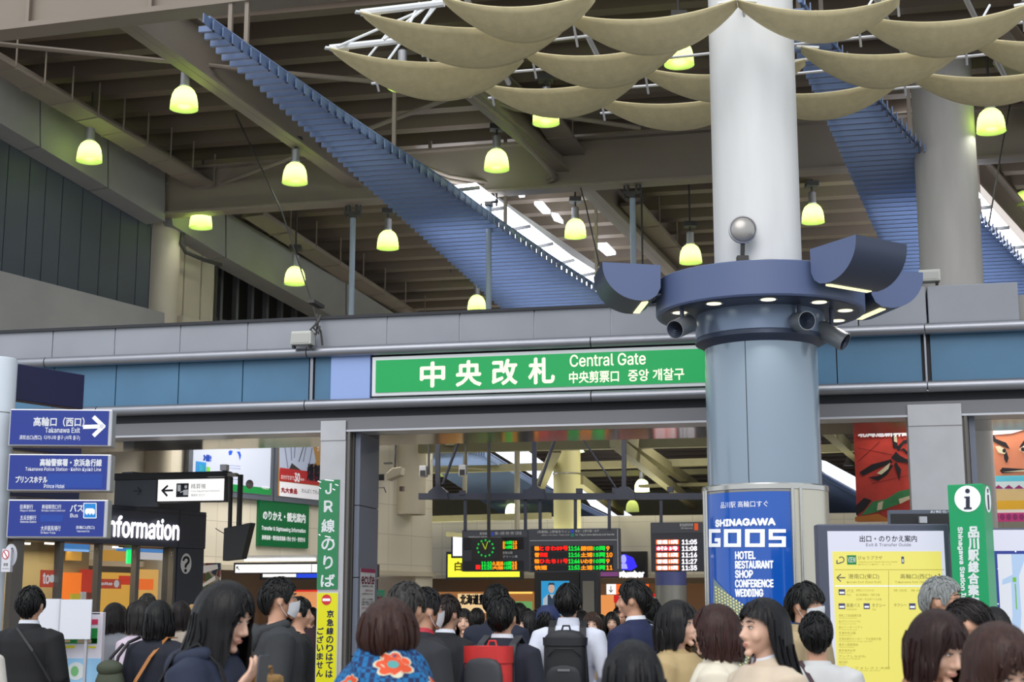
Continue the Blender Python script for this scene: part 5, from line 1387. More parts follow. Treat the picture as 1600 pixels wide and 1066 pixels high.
mb = MB(); B.poly(mb, [(1551, 680), (1553, 667), (1566, 667), (1588, 660), (1600, 659), (1640, 652), (1640, 676), (1600, 672), (1580, 678)], -.008); mb.build('headband', mat('band_cloth', (220, 214, 226), .5), B.o)
mb = MB(); B.poly(mb, [(1555, 698), (1562, 697), (1573, 704), (1570, 710), (1560, 708)], -.008); B.poly(mb, [(1592, 703), (1600, 696), (1616, 694), (1614, 706), (1600, 708)], -.008); B.poly(mb, [(1566, 738), (1600, 737), (1640, 741), (1640, 737), (1600, 734.5)], -.0085); mb.build('eye_whites', mat('banner_cream', (214, 206, 176), .5), B.o)
mb = MB(); B.dot(mb, 1569, 704.5, 3, 3.2, -.0095, 12); B.dot(mb, 1598, 702.5, 3, 3.2, -.0095, 12); mb.build('pupils', MK, B.o)
for y0, y1, c_ in ((743, 752, (90, 190, 214)), (752, 764, (206, 222, 226)), (764, 782, (216, 186, 130)), (782, 796, (232, 176, 40)), (796, 801, (240, 230, 220)), (801, 815, (206, 60, 130))):
    e = B.rect(1551, y0, 1680, y1); MB().box(e[0], e[1], -.010, 0, e[2], e[3]).build('stripe', mat('stripe_%d' % y0, c_, .5, emit=.05), B.o)
mb = MB()
for k in range(9): B.dot(mb, 1556 + k * 10, 808, 4, 5, -.012, 12)
for k in range(6): B.poly(mb, [(1552 + k * 16, 764), (1560 + k * 16, 758), (1568 + k * 16, 764)], -.012)
mb.build('stripe_marks', mat('banner_purple', (150, 40, 110), .5), B.o)

# ================================================================== GUIDE PANELS (other side)
GY = 10.4
GI = Pl(0, GY, rad(-3))
B = Board(GI, 'led_notice_board', 'dark notice board with small white heading behind the guide panel', 'board', 1440, 830, -1.0)
a, b, c, d = B.rect(1391, 797, 1500, 830); MB().box(a, b, 0, .1, c, d).box(a + .03, a + .08, .02, .08, -B.z, c).box(b - .08, b - .03, .02, .08, -B.z, c).build('case', M_frame, B.o); e = B.rect(1392, 803, 1500, 828); MB().box(e[0], e[1], -.01, 0, e[2], e[3]).build('screen', M_black, B.o); lettering(B, [('お知らせ', 1453, 798, 1488, 802)], M_w, -.012)
e = B.rect(1434, 808, 1446, 818); MB().box(e[0], e[1], -.06, .0, e[2], e[3]).build('sensor', M_alu, B.o)
B = Board(GI, 'guide_board', 'lit exit and transfer guide panel, yellow field in a grey frame', 'guide panel', 1384, 1066, floor=True)
a, b, c, d = B.rect(1281, 819, 1488, 1066); MB().box(a, b, 0, .16, .3, d).build('frame', mat('slate_frame', (82, 86, 104), .4, .2), B.o, bevel=.008)
MB().box(a + .08, a + .16, .03, .13, 0, .3).build('leg', M_frame, B.o); MB().box(b - .16, b - .08, .03, .13, 0, .3).build('leg', M_frame, B.o)
e = B.rect(1297, 830, 1480, 1066); MB().box(e[0], e[1], -.006, 0, .45, e[3]).build('white_panel', glow('guide_white', (226, 228, 246), .72), B.o)
e = B.rect(1304, 862, 1475, 1066); MB().box(e[0], e[1], -.010, -.006, .5, e[3]).build('yellow_panel', glow('guide_yellow', (244, 234, 118), .74), B.o)
M_guide = mat('guide_ink', (70, 66, 90), .6); M_gfaint = mat('guide_faint_ink', (170, 156, 60), .6)
lettering(B, [('出口・のりかえ案内', 1343, 837, 1432, 847, .0008), ('Exit & Transfer Guide', 1353, 849, 1423, 854)], M_guide, -.008)
y = -.013
lettering(B, [('びゅうプラザ', 1340, 869, 1378, 875), ('港南口(東口)', 1325, 897, 1373, 906), ('高輪口(西口)', 1406, 897, 1456, 906), ('バス', 1323, 921, 1333, 926), ('高速バス', 1322, 943, 1343, 949), ('タクシー', 1362, 943, 1383, 949), ('タクシー', 1396, 943, 1416, 948)], mat('guide_mid_ink', (120, 110, 60), .6), y)
rows_ = [('Ticketing and Travel Service Center', 1340, 877, 1402, 880), ('旅行のご案内・きっぷ', 1340, 881, 1392, 883.5), ('Konan Exit (East Exit)', 1323, 908, 1376, 912), ('Takanawa Exit (West Exit)', 1398, 908, 1462, 912), ('Bus', 1323, 928, 1329, 931), ('JR Expressway Bus', 1322, 951, 1338, 954), ('Taxi', 1362, 951, 1368, 954)]
for k, (s_, w) in enumerate((('港南口バスのりば', 28), ('品川駅港南口・田町方面', 37), ('大井町・天王洲アイル方面', 40))): rows_.append((s_, 1337, 921 + k * 7, 1337 + w, 924.5 + k * 7))
for k, (s_, w) in enumerate((('港南二丁目自動車方面', 35), ('品川グランドセントラル', 34), ('品川インターシティ', 37), ('芝浦中央公園', 26), ('芝浦水再生センター・下水道局方面', 66), ('東京入国管理局', 30), ('東京海洋大学', 26), ('アレアしながわ', 42), ('港区役所', 14), ('ニューフォレスト大崎', 80), ('その他', 24))): rows_ += [(s_, 1310, 960 + k * 9.1, 1310 + w, 964 + k * 9.1), ('Shinagawa area guide', 1310, 965 + k * 9.1, 1310 + w * .8, 967 + k * 9.1)]
for k in range(3): rows_.append(('高輪・白金方面', 1396 + k * 27, 921, 1416 + k * 27, 924.5)); 
lettering(B, rows_, M_gfaint, y, 'small_lettering')
mb = MB()
B.line(mb, (1304, 890.5), (1475, 890.5), .7, y); B.line(mb, (1388, 892), (1388, 1042), .7, y); mb.build('rule', M_gfaint, B.o)
mb = MB(); B.poly(mb, [(1304, 917), (1475, 917), (1475, 915), (1304, 915)], y); mb.build('white_rule', M_w, B.o)
mb = MB(); arrow(B, mb, (1319.5, 903), (1309, 903), (0, 0), 1.6, y); B.line(mb, (1307, 903), (1313.5, 897.5), 1.6, y); B.line(mb, (1307, 903), (1313.5, 909), 1.6, y)
B.line(mb, (1460, 899.5), (1471, 904), 1.6, y); B.line(mb, (1471, 904), (1466, 897), 1.6, y)
for k in range(7): 
    an = -2.4 + k * .62; an2 = an + .62
    B.line(mb, (1314 + 4.5 * cos(an), 875 + 4.5 * sin(an)), (1314 + 4.5 * cos(an2), 875 + 4.5 * sin(an2)), 1.5, y)
B.line(mb, (1307, 881), (1313, 880), 1.6, y); B.line(mb, (1307, 881), (1307.5, 875.5), 1.6, y); mb.build('arrow', M_guide, B.o)
e = B.rect(1323, 868, 1337.5, 882.5); o = MB().box(e[0], e[1], -.0125, -.01, e[2], e[3]).build('green_mark', glow('view_green', (20, 140, 70), .6), B.o); lettering(B, [('VIEW', 1324, 871, 1336.5, 879)], M_w, -.015, 'mark_lettering')
for q in ((1310, 921, 1320, 930), (1310, 943, 1320, 952), (1349, 943, 1358.5, 952), (1420, 943, 1430, 952.5), (1408, 870, 1412, 881)):
    e = B.rect(*q); MB().box(e[0], e[1], -.0125, -.01, e[2], e[3]).build('symbol', mat('symbol_navy', (70, 66, 110), .5), B.o); e = B.rect(q[0] + 1.2, q[1] + 4, q[2] - 1.2, q[3] - 2); MB().box(e[0], e[1], -.014, -.0125, e[2], e[3]).build('symbol_mark', M_w, B.o)
B = Board(GI, 'information_totem', 'green square information totem with white letter-i discs', 'totem', 1513, 1066, .36, floor=True)
a, b, c, d = B.rect(1488, 757, 1539, 1066)
M_tg = mat('totem_green', (10, 150, 92), .4, emit=.12)
B.o.rotation_euler = (0, 0, rad(-30))
dep = .24
MB().box(a, b + .02, 0, dep, 0, d).build('body', M_tg, B.o, bevel=.006)
mb = MB(); B.dot(mb, 1512, 780, 20.5, 20.5, -.004, 40); q = mb.build('disc', M_w, B.o)
mb = MB(); B.dot(mb, 1512, 768, 3.6, 3.6, -.007, 20); B.poly(mb, [(1507, 776.5), (1515.5, 776.5), (1515.5, 793), (1518.5, 794), (1518.5, 796.5), (1506.5, 796.5), (1506.5, 794), (1509.5, 793), (1509.5, 779), (1507, 778.5)], -.007); mb.build('letter_i', M_ink, q)
mb = MB()
for k, ch in enumerate('品川駅総合案内'): B.text(mb, ch, 1513.5, 824 + k * 18, 1529, 840.5 + k * 18, -.004, .0035)
mb.build('vertical_lettering', M_w, B.o)
vs, fs = text_geo('Shinagawa Station Information')
mb = MB(); xa_, xb_ = B.P(1499, 900)[0], B.P(1508, 900)[0]; za_, zb_ = B.P(1504, 824)[1], B.P(1504, 990)[1]
for o1, o2 in ((0, 0), (.002, 0), (-.002, 0), (0, .002), (0, -.002)):
    mb.add([(xa_ + (xb_ - xa_) * v + o1, -.004, za_ + (zb_ - za_) * u + o2) for u, v in vs], fs)
mb.build('rotated_lettering', M_w, B.o)
xs = b + .02 + .003; zc_ = B.P(1512, 780)[1]
MB().add([(xs, dep / 2 + .088 * cos(k * pi / 18), zc_ + .088 * sin(k * pi / 18)) for k in range(36)], [tuple(range(36))]).build('side_disc', M_w, B.o)
MB().add([(xs + .003, dep / 2 + y_, zc_ + z_) for y_, z_ in ((-.02, -.07), (.02, -.07), (.02, .03), (-.02, .03))] + [(xs + .003, dep / 2 + y_, zc_ + z_) for y_, z_ in ((-.018, .045), (.018, .045), (.018, .07), (-.018, .07))], [(0, 1, 2, 3), (4, 5, 6, 7)]).build('side_letter_i', M_ink, B.o)
B = Board(GI, 'map_panel', 'lit area map panel with blue border, cut by the picture edge', 'map', 1640, 1066, .0, floor=True)
a, b, c, d = B.rect(1543, 822, 1760, 1066); a = max(a, -10)
MB().box(a + .0, b, .25, .40, .3, d).build('frame', mat('slate_frame', (82, 86, 104), .4, .2), B.o, bevel=.008); MB().box(a + .1, a + .18, .28, .38, 0, .3).build('leg', M_frame, B.o); MB().box(b - .18, b - .1, .28, .38, 0, .3).build('leg', M_frame, B.o)
e = B.rect(1551, 828, 1750, 1066, .25); MB().box(e[0], e[1], .244, .25, .45, e[3]).build('white_panel', glow('guide_white', (226, 228, 246), .72), B.o)
e = B.rect(1558, 861, 1750, 1066, .25); MB().box(e[0], e[1], .240, .244, .5, e[3]).build('blue_border', glow('map_blue', (50, 70, 170), .5), B.o)
e2 = B.rect(1563, 866, 1745, 1066, .25); MB().box(e2[0], e2[1], .237, .240, .5, e2[3]).build('map_sheet', glow('map_sheet', (226, 230, 240), .75), B.o)
mb = MB(); Pm = lambda x, y: B.P(x, y, .236)
mb.flat([Pm(x, y) for x, y in ((1580, 866), (1604, 866), (1592, 900), (1596, 960), (1590, 1060), (1576, 1060), (1582, 960), (1580, 910), (1566, 914), (1566, 906), (1582, 898))], .235); mb.build('river', glow('map_river', (180, 206, 240), .75), B.o)
mb = MB()
for q in ((1585, 906, 3, 4), (1587, 925, 1, 14), (1588, 945, 1, 8)):
    x_, z_ = Pm(q[0], q[1]); mb.box(x_ - .004 * q[2], x_ + .004 * q[2], .233, .235, z_ - .004 * q[3], z_ + .004 * q[3])
mb.build('green_route', mat('map_green', (120, 200, 60), .5), B.o)
mb = MB()
for x_, y_ in ((1559.8, 889), (1559.8, 944), (1587, 862)): p_ = Pm(x_, y_); mb.disc((p_[0], .2385, p_[1]), .006, 'y', 10)
mb.build('border_dots', M_w, B.o)
B = None
# white boards and leaflet stand at the other end
S11 = Pl(0, 11.6, rad(0))
t = Board(S11, 'blank_board', 'pair of blank white sheets on a stand before the booth', 'board', 105, 1000, floor=True)
a, b, c, d = t.rect(60, 936, 93, 990); MB().box(a, b, 0, .02, c - .12, d).build('sheet', mat('white_sheet', (222, 224, 234), .5), t.o)
a2, b2, c2, d2 = t.rect(96, 937, 144, 999); MB().box(a2, b2, -.03, -.01, c2, d2).build('sheet', mat('white_sheet', (222, 224, 234), .5), t.o)
MB().box(b, a2, -.02, .03, 0, d).box(b2 - .05, b2 - .03, -.005, .03, 0, d2).build('stand', M_alu, t.o)
t = Board(Pl(0, 11.75, 0), 'leaflet_stand', 'white information stand with green strip, yellow labels and a blue map', 'stand', 128, 1066, floor=True)
a, b, c, d = t.rect(94, 957, 158, 1100); MB().box(a, b, 0, .08, 0, d).build('board', mat('stand_white', (222, 218, 228), .5, emit=.05), t.o, bevel=.005)
def patch(x0, y0, x1, y1, c_, nm, y=-.004):
    e = t.rect(x0, y0, x1, y1); return MB().box(e[0], e[1], y, 0, e[2], e[3]).build(nm, mat('patch_%d_%d_%d' % c_, c_, .5, emit=.05), t.o)
patch(96, 998, 152, 1006, (24, 140, 60), 'green_strip'); patch(142, 982, 152, 1006, (24, 140, 60), 'green_strip'); patch(142, 968, 153, 976, (206, 50, 90), 'red_label'); patch(102, 1009, 117, 1013, (222, 214, 40), 'yellow_label'); patch(136, 1010, 150, 1013, (222, 214, 40), 'yellow_label'); patch(96, 1029, 156, 1100, (150, 200, 236), 'map_sheet')
patch(144, 958, 156, 959.5, (50, 50, 60), 'slot'); patch(98, 1000, 110, 1004, (210, 180, 140), 'photo_strip', -.006); patch(121, 1000, 143, 1005, (190, 160, 130), 'photo_strip', -.006)
mb = MB(); t.dot(mb, 119, 1049, 14, 14, -.006, 28); o = mb.build('map_circle', mat('map_pale', (220, 228, 230), .5), t.o); mb = MB(); t.dot(mb, 117, 1049, 6, 8, -.008, 24); o2 = mb.build('map_ring', mat('map_ring_green', (120, 190, 120), .5), o)

# added fill lights brightening the ticket hall, unseen above the gate beam
for x_, y_, e_ in ((-4.2, 20.8, 150), (-3.4, 24.5, 150), (1.5, 23.0, 110), (3.5, 30.0, 150), (-1.0, 32.0, 150), (6.2, 19.6, 160), (8.5, 24, 110)):
    l = bpy.data.lights.new('hall_light', 'AREA'); l.shape = 'RECTANGLE'; l.size = 2.4; l.size_y = .5; l.energy = e_; l.color = (1, .96, .86)
    o = bpy.data.objects.new('hall_light', l); COL.objects.link(o); o.location = (x_, y_, 1.6 + .15 * y_); o.rotation_euler = (0, 0, -TH)

# added upward fill lights that brighten the far ceiling
for x_, y_, e_ in ((2.0, 33.0, 110), (5.5, 31.0, 80), (-2.0, 34.0, 80)):
    l = bpy.data.lights.new('hall_uplight', 'AREA'); l.size = 3.0; l.energy = e_; l.color = (1, .98, .70)
    o = bpy.data.objects.new('hall_uplight', l); COL.objects.link(o); o.location = (x_, y_, 3.0); o.rotation_euler = (pi, 0, 0)

# ================================================================== PEOPLE
def hair_mat(name, c, hi=.45):
    if name in _mats: return _mats[name]
    m = mat(name, tuple(int(x * .66) for x in c), .40, var=.5, scale=3.0, stretch=(34, 34, 1.6), bump=.4, spec=.28)
    return m
SKIN = mat('skin', (214, 164, 136), .5)
SKIN2 = mat('skin_pale', (226, 182, 158), .5)
M_lip = mat('lips_rose', (186, 116, 102), .5)
M_eye = mat('eye_white', (230, 224, 220), .25)
M_iris = mat('iris_dark', (30, 20, 18), .2)
M_brow = mat('brow_dark', (36, 26, 24), .7)
M_mask = mat('face_mask', (226, 228, 234), .7, var=.05, scale=30)
M_trou = mat('dark_trousers', (36, 38, 46), .75)
M_shoe = mat('black_shoe', (26, 24, 24), .35)
M_shirt = mat('white_shirt', (226, 230, 240), .65)
ZC = 1.605
def table(tb, a):
    a = abs(a)
    for (x0, y0), (x1, y1) in zip(tb, tb[1:]):
        if a <= x1: return y0 + (y1 - y0) * (a - x0) / (x1 - x0)
    return tb[-1][1]
STY = {
 'short': dict(th=.017, tb=[(0, .058), (35, .050), (52, .030), (64, -.022), (74, -.03), (80, .012), (104, .016), (118, -.045), (145, -.085), (180, -.092)], tuck=.42, fl=0),
 'fringe': dict(th=.022, tb=[(0, .022), (35, .020), (52, .005), (64, -.030), (76, -.035), (82, .010), (104, .012), (118, -.055), (145, -.095), (180, -.10)], tuck=.36, fl=0),
 'bob': dict(th=.026, tb=[(0, .045), (28, .040), (42, .0), (50, -.09), (70, -.135), (100, -.145), (180, -.15)], tuck=.06, fl=.10),
 'bobround': dict(th=.036, tb=[(0, .045), (30, .03), (45, .0), (58, -.035), (80, -.05), (120, -.065), (180, -.078)], tuck=.42, fl=.03),
 'bobshort': dict(th=.024, tb=[(0, .045), (30, .03), (45, -.01), (58, -.07), (80, -.10), (120, -.115), (180, -.125)], tuck=.14, fl=.08),
 'long': dict(th=.026, tb=[(0, .055), (25, .05), (38, .0), (48, -.14), (65, -.27), (95, -.31), (180, -.34)], tuck=.0, fl=.05),
 'longback': dict(th=.024, tb=[(0, .06), (30, .055), (52, .045), (68, .02), (80, -.10), (95, -.28), (180, -.34)], tuck=.0, fl=.05),
 'bun': dict(th=.016, tb=[(0, .06), (35, .055), (55, .03), (70, -.01), (90, .0), (110, -.03), (150, -.08), (180, -.085)], tuck=.4, fl=0),
}
def hair_mesh(style, seed, part=0.0):
    S = STY[style]; rnd = random.Random(seed); th = S['th']
    NU, NV = 84, 22
    jit = [rnd.uniform(-1, 1) for _ in range(NU)]; jr_ = [rnd.uniform(-1, 1) for _ in range(NU)]
    sm = [(jr_[i - 1] + jr_[i] * 2 + jr_[(i + 1) % NU]) / 4 for i in range(NU)]
    def pt(i, v, inner):
        az = 2 * pi * i / NU; deg = math.degrees(az); deg = deg - 360 if deg > 180 else deg
        ze = table(S['tb'], deg) + jit[i % NU] * (.007 if style in ('short', 'fringe', 'bun') else .012)
        t = th * (1.0 + .3 * cos(az) * (style in ('fringe',)))
        if inner: t -= .010
        RX, RZ = .075 + t, .113 + t
        RY = (.098 if cos(az) > 0 else .100) + t
        A = .155
        drop = -ze
        if ze > 0: total = A * (math.acos(min(1, ze / RZ)) / (pi / 2))
        else: total = A + drop
        s = v * total
        w = 1 + (sm[i % NU] * .05 + .02 * sin(az * 9 + seed)) * min(1, v * 1.6) * (0 if inner else 1)
        if s < A:
            q = s / A * pi / 2
            x, y, z = RX * sin(q) * sin(az) * w, RY * sin(q) * cos(az) * w, RZ * cos(q)
        else:
            d = s - A; f = 1 - S['tuck'] * (d / .10) ** 2 if d < .12 else 1 - S['tuck'] * 1.2
            f += S['fl'] * sin(min(d / .10, 1.6) * 1.4)
            x, y, z = RX * sin(az) * w * f, RY * cos(az) * w * f, -d
            if style in ('long', 'longback') and d > .10:
                y -= (d - .10) * .28 * (1 if cos(az) < .3 else -.1); x *= 1 + (d - .10) * .6
        return (x, y - .004, z)
    mb = MB()
    for inner in (0, 1):
        b0 = len(mb.v); 
        for j in range(NV + 1):
            for i in range(NU): mb.v.append(pt(i, j / NV, inner))
        for j in range(NV):
            for i in range(NU):
                i2 = (i + 1) % NU; f = (b0 + j * NU + i, b0 + (j + 1) * NU + i, b0 + (j + 1) * NU + i2, b0 + j * NU + i2)
                mb.f.append(f if not inner else f[::-1])
    o1, o2 = NV * NU, (NV + 1) * NU + NV * NU
    for i in range(NU):
        i2 = (i + 1) % NU; mb.f.append((o1 + i, o2 + i, o2 + i2, o1 + i2))
    if style in ('short', 'fringe'):
        for k in range(150):
            i = rnd.randrange(NU); v0 = rnd.uniform(.02, .72); L_ = rnd.uniform(.12, .24); di = rnd.uniform(-6, 6); pts = []
            for q in range(4):
                p = Vector(pt(int(i + di * q / 3) % NU, min(v0 + L_ * q / 3, 1), 0)) * ((1.0, 1.02, 1.035, 1.045)[q] if style == 'fringe' else (1.0, 1.03, 1.05, 1.07)[q]); pts.append(p)
            mb.tube(pts, [.003, .0045, .004, .001], 5)
    # loose locks lying over the shell
    for k in range(46 if style in ('short', 'fringe') else 40):
        i = rnd.randrange(NU); v0 = rnd.uniform(.35, .7); v1 = rnd.uniform(.9, 1.0) if style in ('short', 'fringe', 'bun') else rnd.uniform(.93, 1.04)
        pts = []; rr = []
        di = rnd.uniform(-2.5, 2.5)
        for q in range(6):
            v = v0 + (v1 - v0) * q / 5
            p = Vector(pt(int(i + di * q / 5) % NU, v, 0)); p.x *= 1.025; p.y *= 1.025
            pts.append(p); rr.append((.004, .0065, .0065, .006, .0045, .0015)[q] * (1 if style not in ('long', 'longback') else .8))
        mb.tube(pts, rr, 5)
    return mb
def head_mb(mb, fem):
    base = len(mb.v); nu, nv = 36, 26
    for j in range(nv + 1):
        t = pi * j / nv
        for i in range(nu):
            p = 2 * pi * i / nu
            nx, ny, nz = sin(t) * cos(p), sin(t) * sin(p), cos(t)
            rx, ry, rz = .0745, .097, .114
            if nz < 0:
                k = -nz
                rx *= 1 - (.34 if fem else .26) * k ** 1.4
                if ny < 0: ry *= 1 - .5 * k
            x, y, z = rx * nx, ry * ny, rz * nz
            if nz < 0: y += .016 * (-nz)
            if ny > 0: y *= 1 - .06 * max(0, 1 - abs(nx) * 2)
            mb.v.append((x, y, ZC + z))
    for j in range(nv):
        for i in range(nu):
            a = base + j * nu + i; b = base + j * nu + (i + 1) % nu
            mb.f.append((a, a + nu, b + nu, b))
    mb.tube([(0, .088, ZC + .018), (0, .100, ZC - .005), (0, .112, ZC - .030), (0, .100, ZC - .042)], [.008, .010, .0145, .008], 10)
    for sx in (-1, 1):
        mb.ellip((sx * .012, .098, ZC - .037), (.009, .011, .008), 10, 6)
        mb.ellip((sx * .030, .083, ZC + .026), (.022, .012, .008), 12, 6)
        mb.ellip((sx * .040, .066, ZC - .030), (.024, .022, .026), 12, 8)
        mb.ellip((sx * .077, -.004, ZC - .008), (.009, .020, .031), 12, 8)
    mb.ellip((0, .093, ZC - .066), (.024, .012, .011), 12, 8)
    mb.ellip((0, .082, ZC - .102), (.022, .018, .016), 12, 8)
ARM = {'down': ((.235, -.03, 1.12), (.238, .05, .87)), 'front': ((.235, -.01, 1.12), (.17, .22, 1.06)), 'phone': ((.225, .08, 1.15), (.10, .17, 1.335)), 'fold': ((.245, .03, 1.12), (.03, .20, 1.12)),
       'bag': ((.25, -.06, 1.13), (.19, .14, 1.22)), 'back': ((.245, -.10, 1.13), (.20, .08, .96)), 'raise': ((.26, .08, 1.18), (.14, .22, 1.36)), 'face': ((.22, .12, 1.16), (.09, .14, 1.46))}
TORSO = [(.80, .10, .08, 0), (.86, .158, .112, 0), (.95, .168, .116, 0), (1.05, .146, .100, .002), (1.15, .150, .106, .004), (1.27, .168, .118, .002), (1.36, .176, .108, -.004), (1.42, .135, .085, -.008), (1.46, .070, .062, -.006)]
class Who: pass
def ss(x): x = min(max(x, 0), 1); return x * x * (3 - 2 * x)
def person(label, px, ytop, Y, face, fem=False, hair=('short', (26, 22, 22)), top=('suit', (30, 32, 40)), skin=None, arms=('down', 'down'), lean=0, pitch=0, yaw=0, mask=False, glasses=False, collar=None,
           legs=(36, 38, 46), fine=.011, facefeat=True, smile=False, seed=1, wide=1.0, strands=True, fingers=False, hs=1.0):
    W_ = Who(); skin = skin or (SKIN2 if fem else SKIN)
    wf = (.89 if fem else 1.0) * wide
    le, pi_, yw = rad(lean), rad(pitch), rad(yaw)
    Rh = Matrix.Rotation(-yw, 3, 'Z') @ Matrix.Rotation(-pi_, 3, 'X')
    NK = Vector((0, -.005, 1.49))
    def bend(p):
        p = Vector(p); a = le * ss((p.z - .88) / .3)
        h = Vector((0, 0, .93)); q = p - h
        return h + Matrix.Rotation(-a, 3, 'X') @ q if a else p
    def HM(p): p = Vector(p); return bend(NK + Rh @ ((p - Vector((0, 0, ZC))) * hs + Vector((0, 0, ZC)) - NK))
    crown = max(HM((.0, -.02 + k * .02, ZC + .135)).z for k in range(4))
    tw = atY(px, ytop, Y)
    s = tw.z / crown
    hc = HM((0, 0, ZC)) * s
    rz = rad(face) - pi / 2
    Rz = Matrix.Rotation(rz, 3, 'Z')
    off = Rz @ Vector((hc.x, hc.y, 0))
    loc = Vector((tw.x - off.x, Y - off.y, 0))
    t = thing('person', label, 'person', loc, rz)
    W_.o, W_.s, W_.bend, W_.HM = t, s, bend, HM
    W_.W = lambda p: loc + Rz @ (bend(p) * s)
    def put(mb, name, m, f=bend, parent=t, smooth=60, vox=0, it=2):
        mb.v = [tuple(f(v) * s) for v in mb.v]
        o = mb.build(name, m, parent, smooth=smooth)
        if vox:
            r = o.modifiers.new('skin', 'REMESH'); r.mode = 'VOXEL'; r.voxel_size = vox * s; r.use_smooth_shade = True
            q = o.modifiers.new('soft', 'SMOOTH'); q.factor = .5; q.iterations = it
        return o
    W_.put = put
    # ---- body
    mb = MB()
    def loft(m_, rings, grow=0.0, n=24):
        base = len(m_.v)
        for z, rx, ry, cy in rings:
            for i in range(n):
                p = 2 * pi * i / n; c, s_ = cos(p), sin(p)
                m_.v.append(((rx * wf + grow) * (abs(c) ** .85) * (1 if c > 0 else -1), cy + (ry + grow) * (abs(s_) ** .9) * (1 if s_ > 0 else -1), z))
        for j in range(len(rings) - 1):
            for i in range(n):
                i2 = (i + 1) % n; m_.f.append((base + j * n + i, base + j * n + i2, base + (j + 1) * n + i2, base + (j + 1) * n + i))
        m_.f.append(tuple(base + k for k in range(n - 1, -1, -1))); m_.f.append(tuple(base + (len(rings) - 1) * n + k for k in range(n)))
    loft(mb, TORSO)
    hd = MB(); head_mb(hd, fem)
    inv = lambda p: p
    mb.tube([(0, -.012, 1.40), (0, -.008, 1.47), tuple(NK + Rh @ (Vector((0, -.008, 1.545)) - NK))], [.062, .053, .054] if not fem else [.054, .045, .046], 18)
    n0 = len(mb.v); mb.add([NK + Rh @ ((Vector(v) - Vector((0, 0, ZC))) * hs + Vector((0, 0, ZC)) - NK) for v in hd.v], hd.f)
    AR = []
    for sx, ap in ((-1, arms[0]), (1, arms[1])):
        e, w = ARM[ap] if isinstance(ap, str) else ap
        sh = Vector((sx * .172 * wf, -.006, 1.375)); e = Vector((sx * e[0] * wf, e[1], e[2])); w = Vector((sx * w[0] * wf, w[1], w[2]))
        AR.append((sx, sh, e, w))
        mb.tube([sh + Vector((-sx * .04, 0, .01)), sh, sh.lerp(e, .5), e, e.lerp(w, .4), w], [.05, .056, .047, .040, .038, .027], 12)
        d = (w - e).normalized(); side = Vector((sx, 0, 0)); side = (side - d * side.dot(d)).normalized(); nrm = d.cross(side) * sx
        L = lambda x, y, z: w + side * x + nrm * y + d * z
        E = MB().ellip((0, 0, .045), (.037, .017, .052), 14, 8); mb.add([L(*v) for v in E.v], E.f)
        for fx, fl, fb in ((-.027, .056, .084), (-.009, .068, .090), (.010, .064, .090), (.028, .050, .082)):
            mb.tube([L(fx * .9, 0, fb - .02), L(fx, 0, fb), L(fx * 1.05, -.012, fb + fl * .5), L(fx * 1.05, -.032, fb + fl * .85)], [.009, .009, .0085, .007], 8)
        mb.tube([L(-.025, -.004, .02), L(-.044, -.012, .05), L(-.046, -.022, .085)], [.012, .011, .008], 8)
    for sx in (-1, 1):
        mb.tube([(sx * .085, 0, .90), (sx * .09, .0, .70), (sx * .094, .012, .49), (sx * .097, -.012, .30), (sx * .10, -.02, .09)], [.085, .076, .056, .052, .038], 14)
        mb.tube([(sx * .10, -.05, .05), (sx * .105, .05, .045), (sx * .11, .14, .03)], [.04, .042, .026], 12)
    put(mb, 'body', skin, vox=fine)
    # ---- clothing
    kind, c = top[0], top[1]
    cm = mat('cloth_%d_%d_%d' % c, c, .8, var=.10, scale=9, bump=.15)
    hem = {'suit': .80, 'shirt': .88, 'sweater': .86, 'hoodie': .82, 'coat': .60, 'parka': .70}[kind]
    g = {'suit': .022, 'shirt': .016, 'sweater': .02, 'hoodie': .03, 'coat': .032, 'parka': .036}[kind]
    mb = MB()
    rings = [(hem, .168 + (.03 if kind in ('coat', 'parka') else .01), .12 + (.02 if kind in ('coat', 'parka') else 0), 0)] + [r for r in TORSO[2:8] if r[0] > hem + .02]
    if kind in ('suit', 'coat', 'parka', 'hoodie', 'sweater'): rings = [(z, max(rx, .158), max(ry, .108), cy) if z < 1.3 else (z, rx, ry, cy) for z, rx, ry, cy in rings]
    loft(mb, rings + [(1.455, .082, .064, -.008)], g)
    for sx, sh, e, w in AR:
        mb.tube([sh + Vector((-sx * .05, 0, .015)), sh, sh.lerp(e, .5), e, e.lerp(w, .5), w + (w - e).normalized() * .005], [.056 + g * .5, .060 + g, .052 + g, .047 + g, .042 + g * .8, .036 + g * .7], 14)
    put(mb, {'suit': 'jacket', 'shirt': 'shirt', 'sweater': 'sweater', 'hoodie': 'hoodie', 'coat': 'coat', 'parka': 'coat'}[kind], cm, vox=.013, it=3)
    W_.g = g
    def collar_ring(z0, z1, r0, r1, m, name, open_=0.0):
        mb = MB()
        for q in range(2):
            rr = (r0, r1); k = .006 * q
            def fn(u, v):
                a = -pi / 2 + open_ + u * (2 * pi - 2 * open_) if False else pi / 2 + open_ + u * (2 * pi - 2 * open_)
                r = r0 + (r1 - r0) * v - k; z = z0 + (z1 - z0) * v
                return (r * 1.08 * cos(a), -.010 + r * sin(a) * 1.0, z - .022 * sin(a) * (1 if sin(a) > 0 else .2))
            mb.grid(fn, 28, 3)
        put(mb, name, m)
    if kind == 'suit': collar_ring(1.43, 1.478, .098, .070, cm, 'collar', .5)
    if kind in ('coat', 'parka'): collar_ring(1.42, 1.492, .108, .078, cm, 'collar', .35)
    if kind in ('sweater',): collar_ring(1.44, 1.472, .085, .064, cm, 'collar')
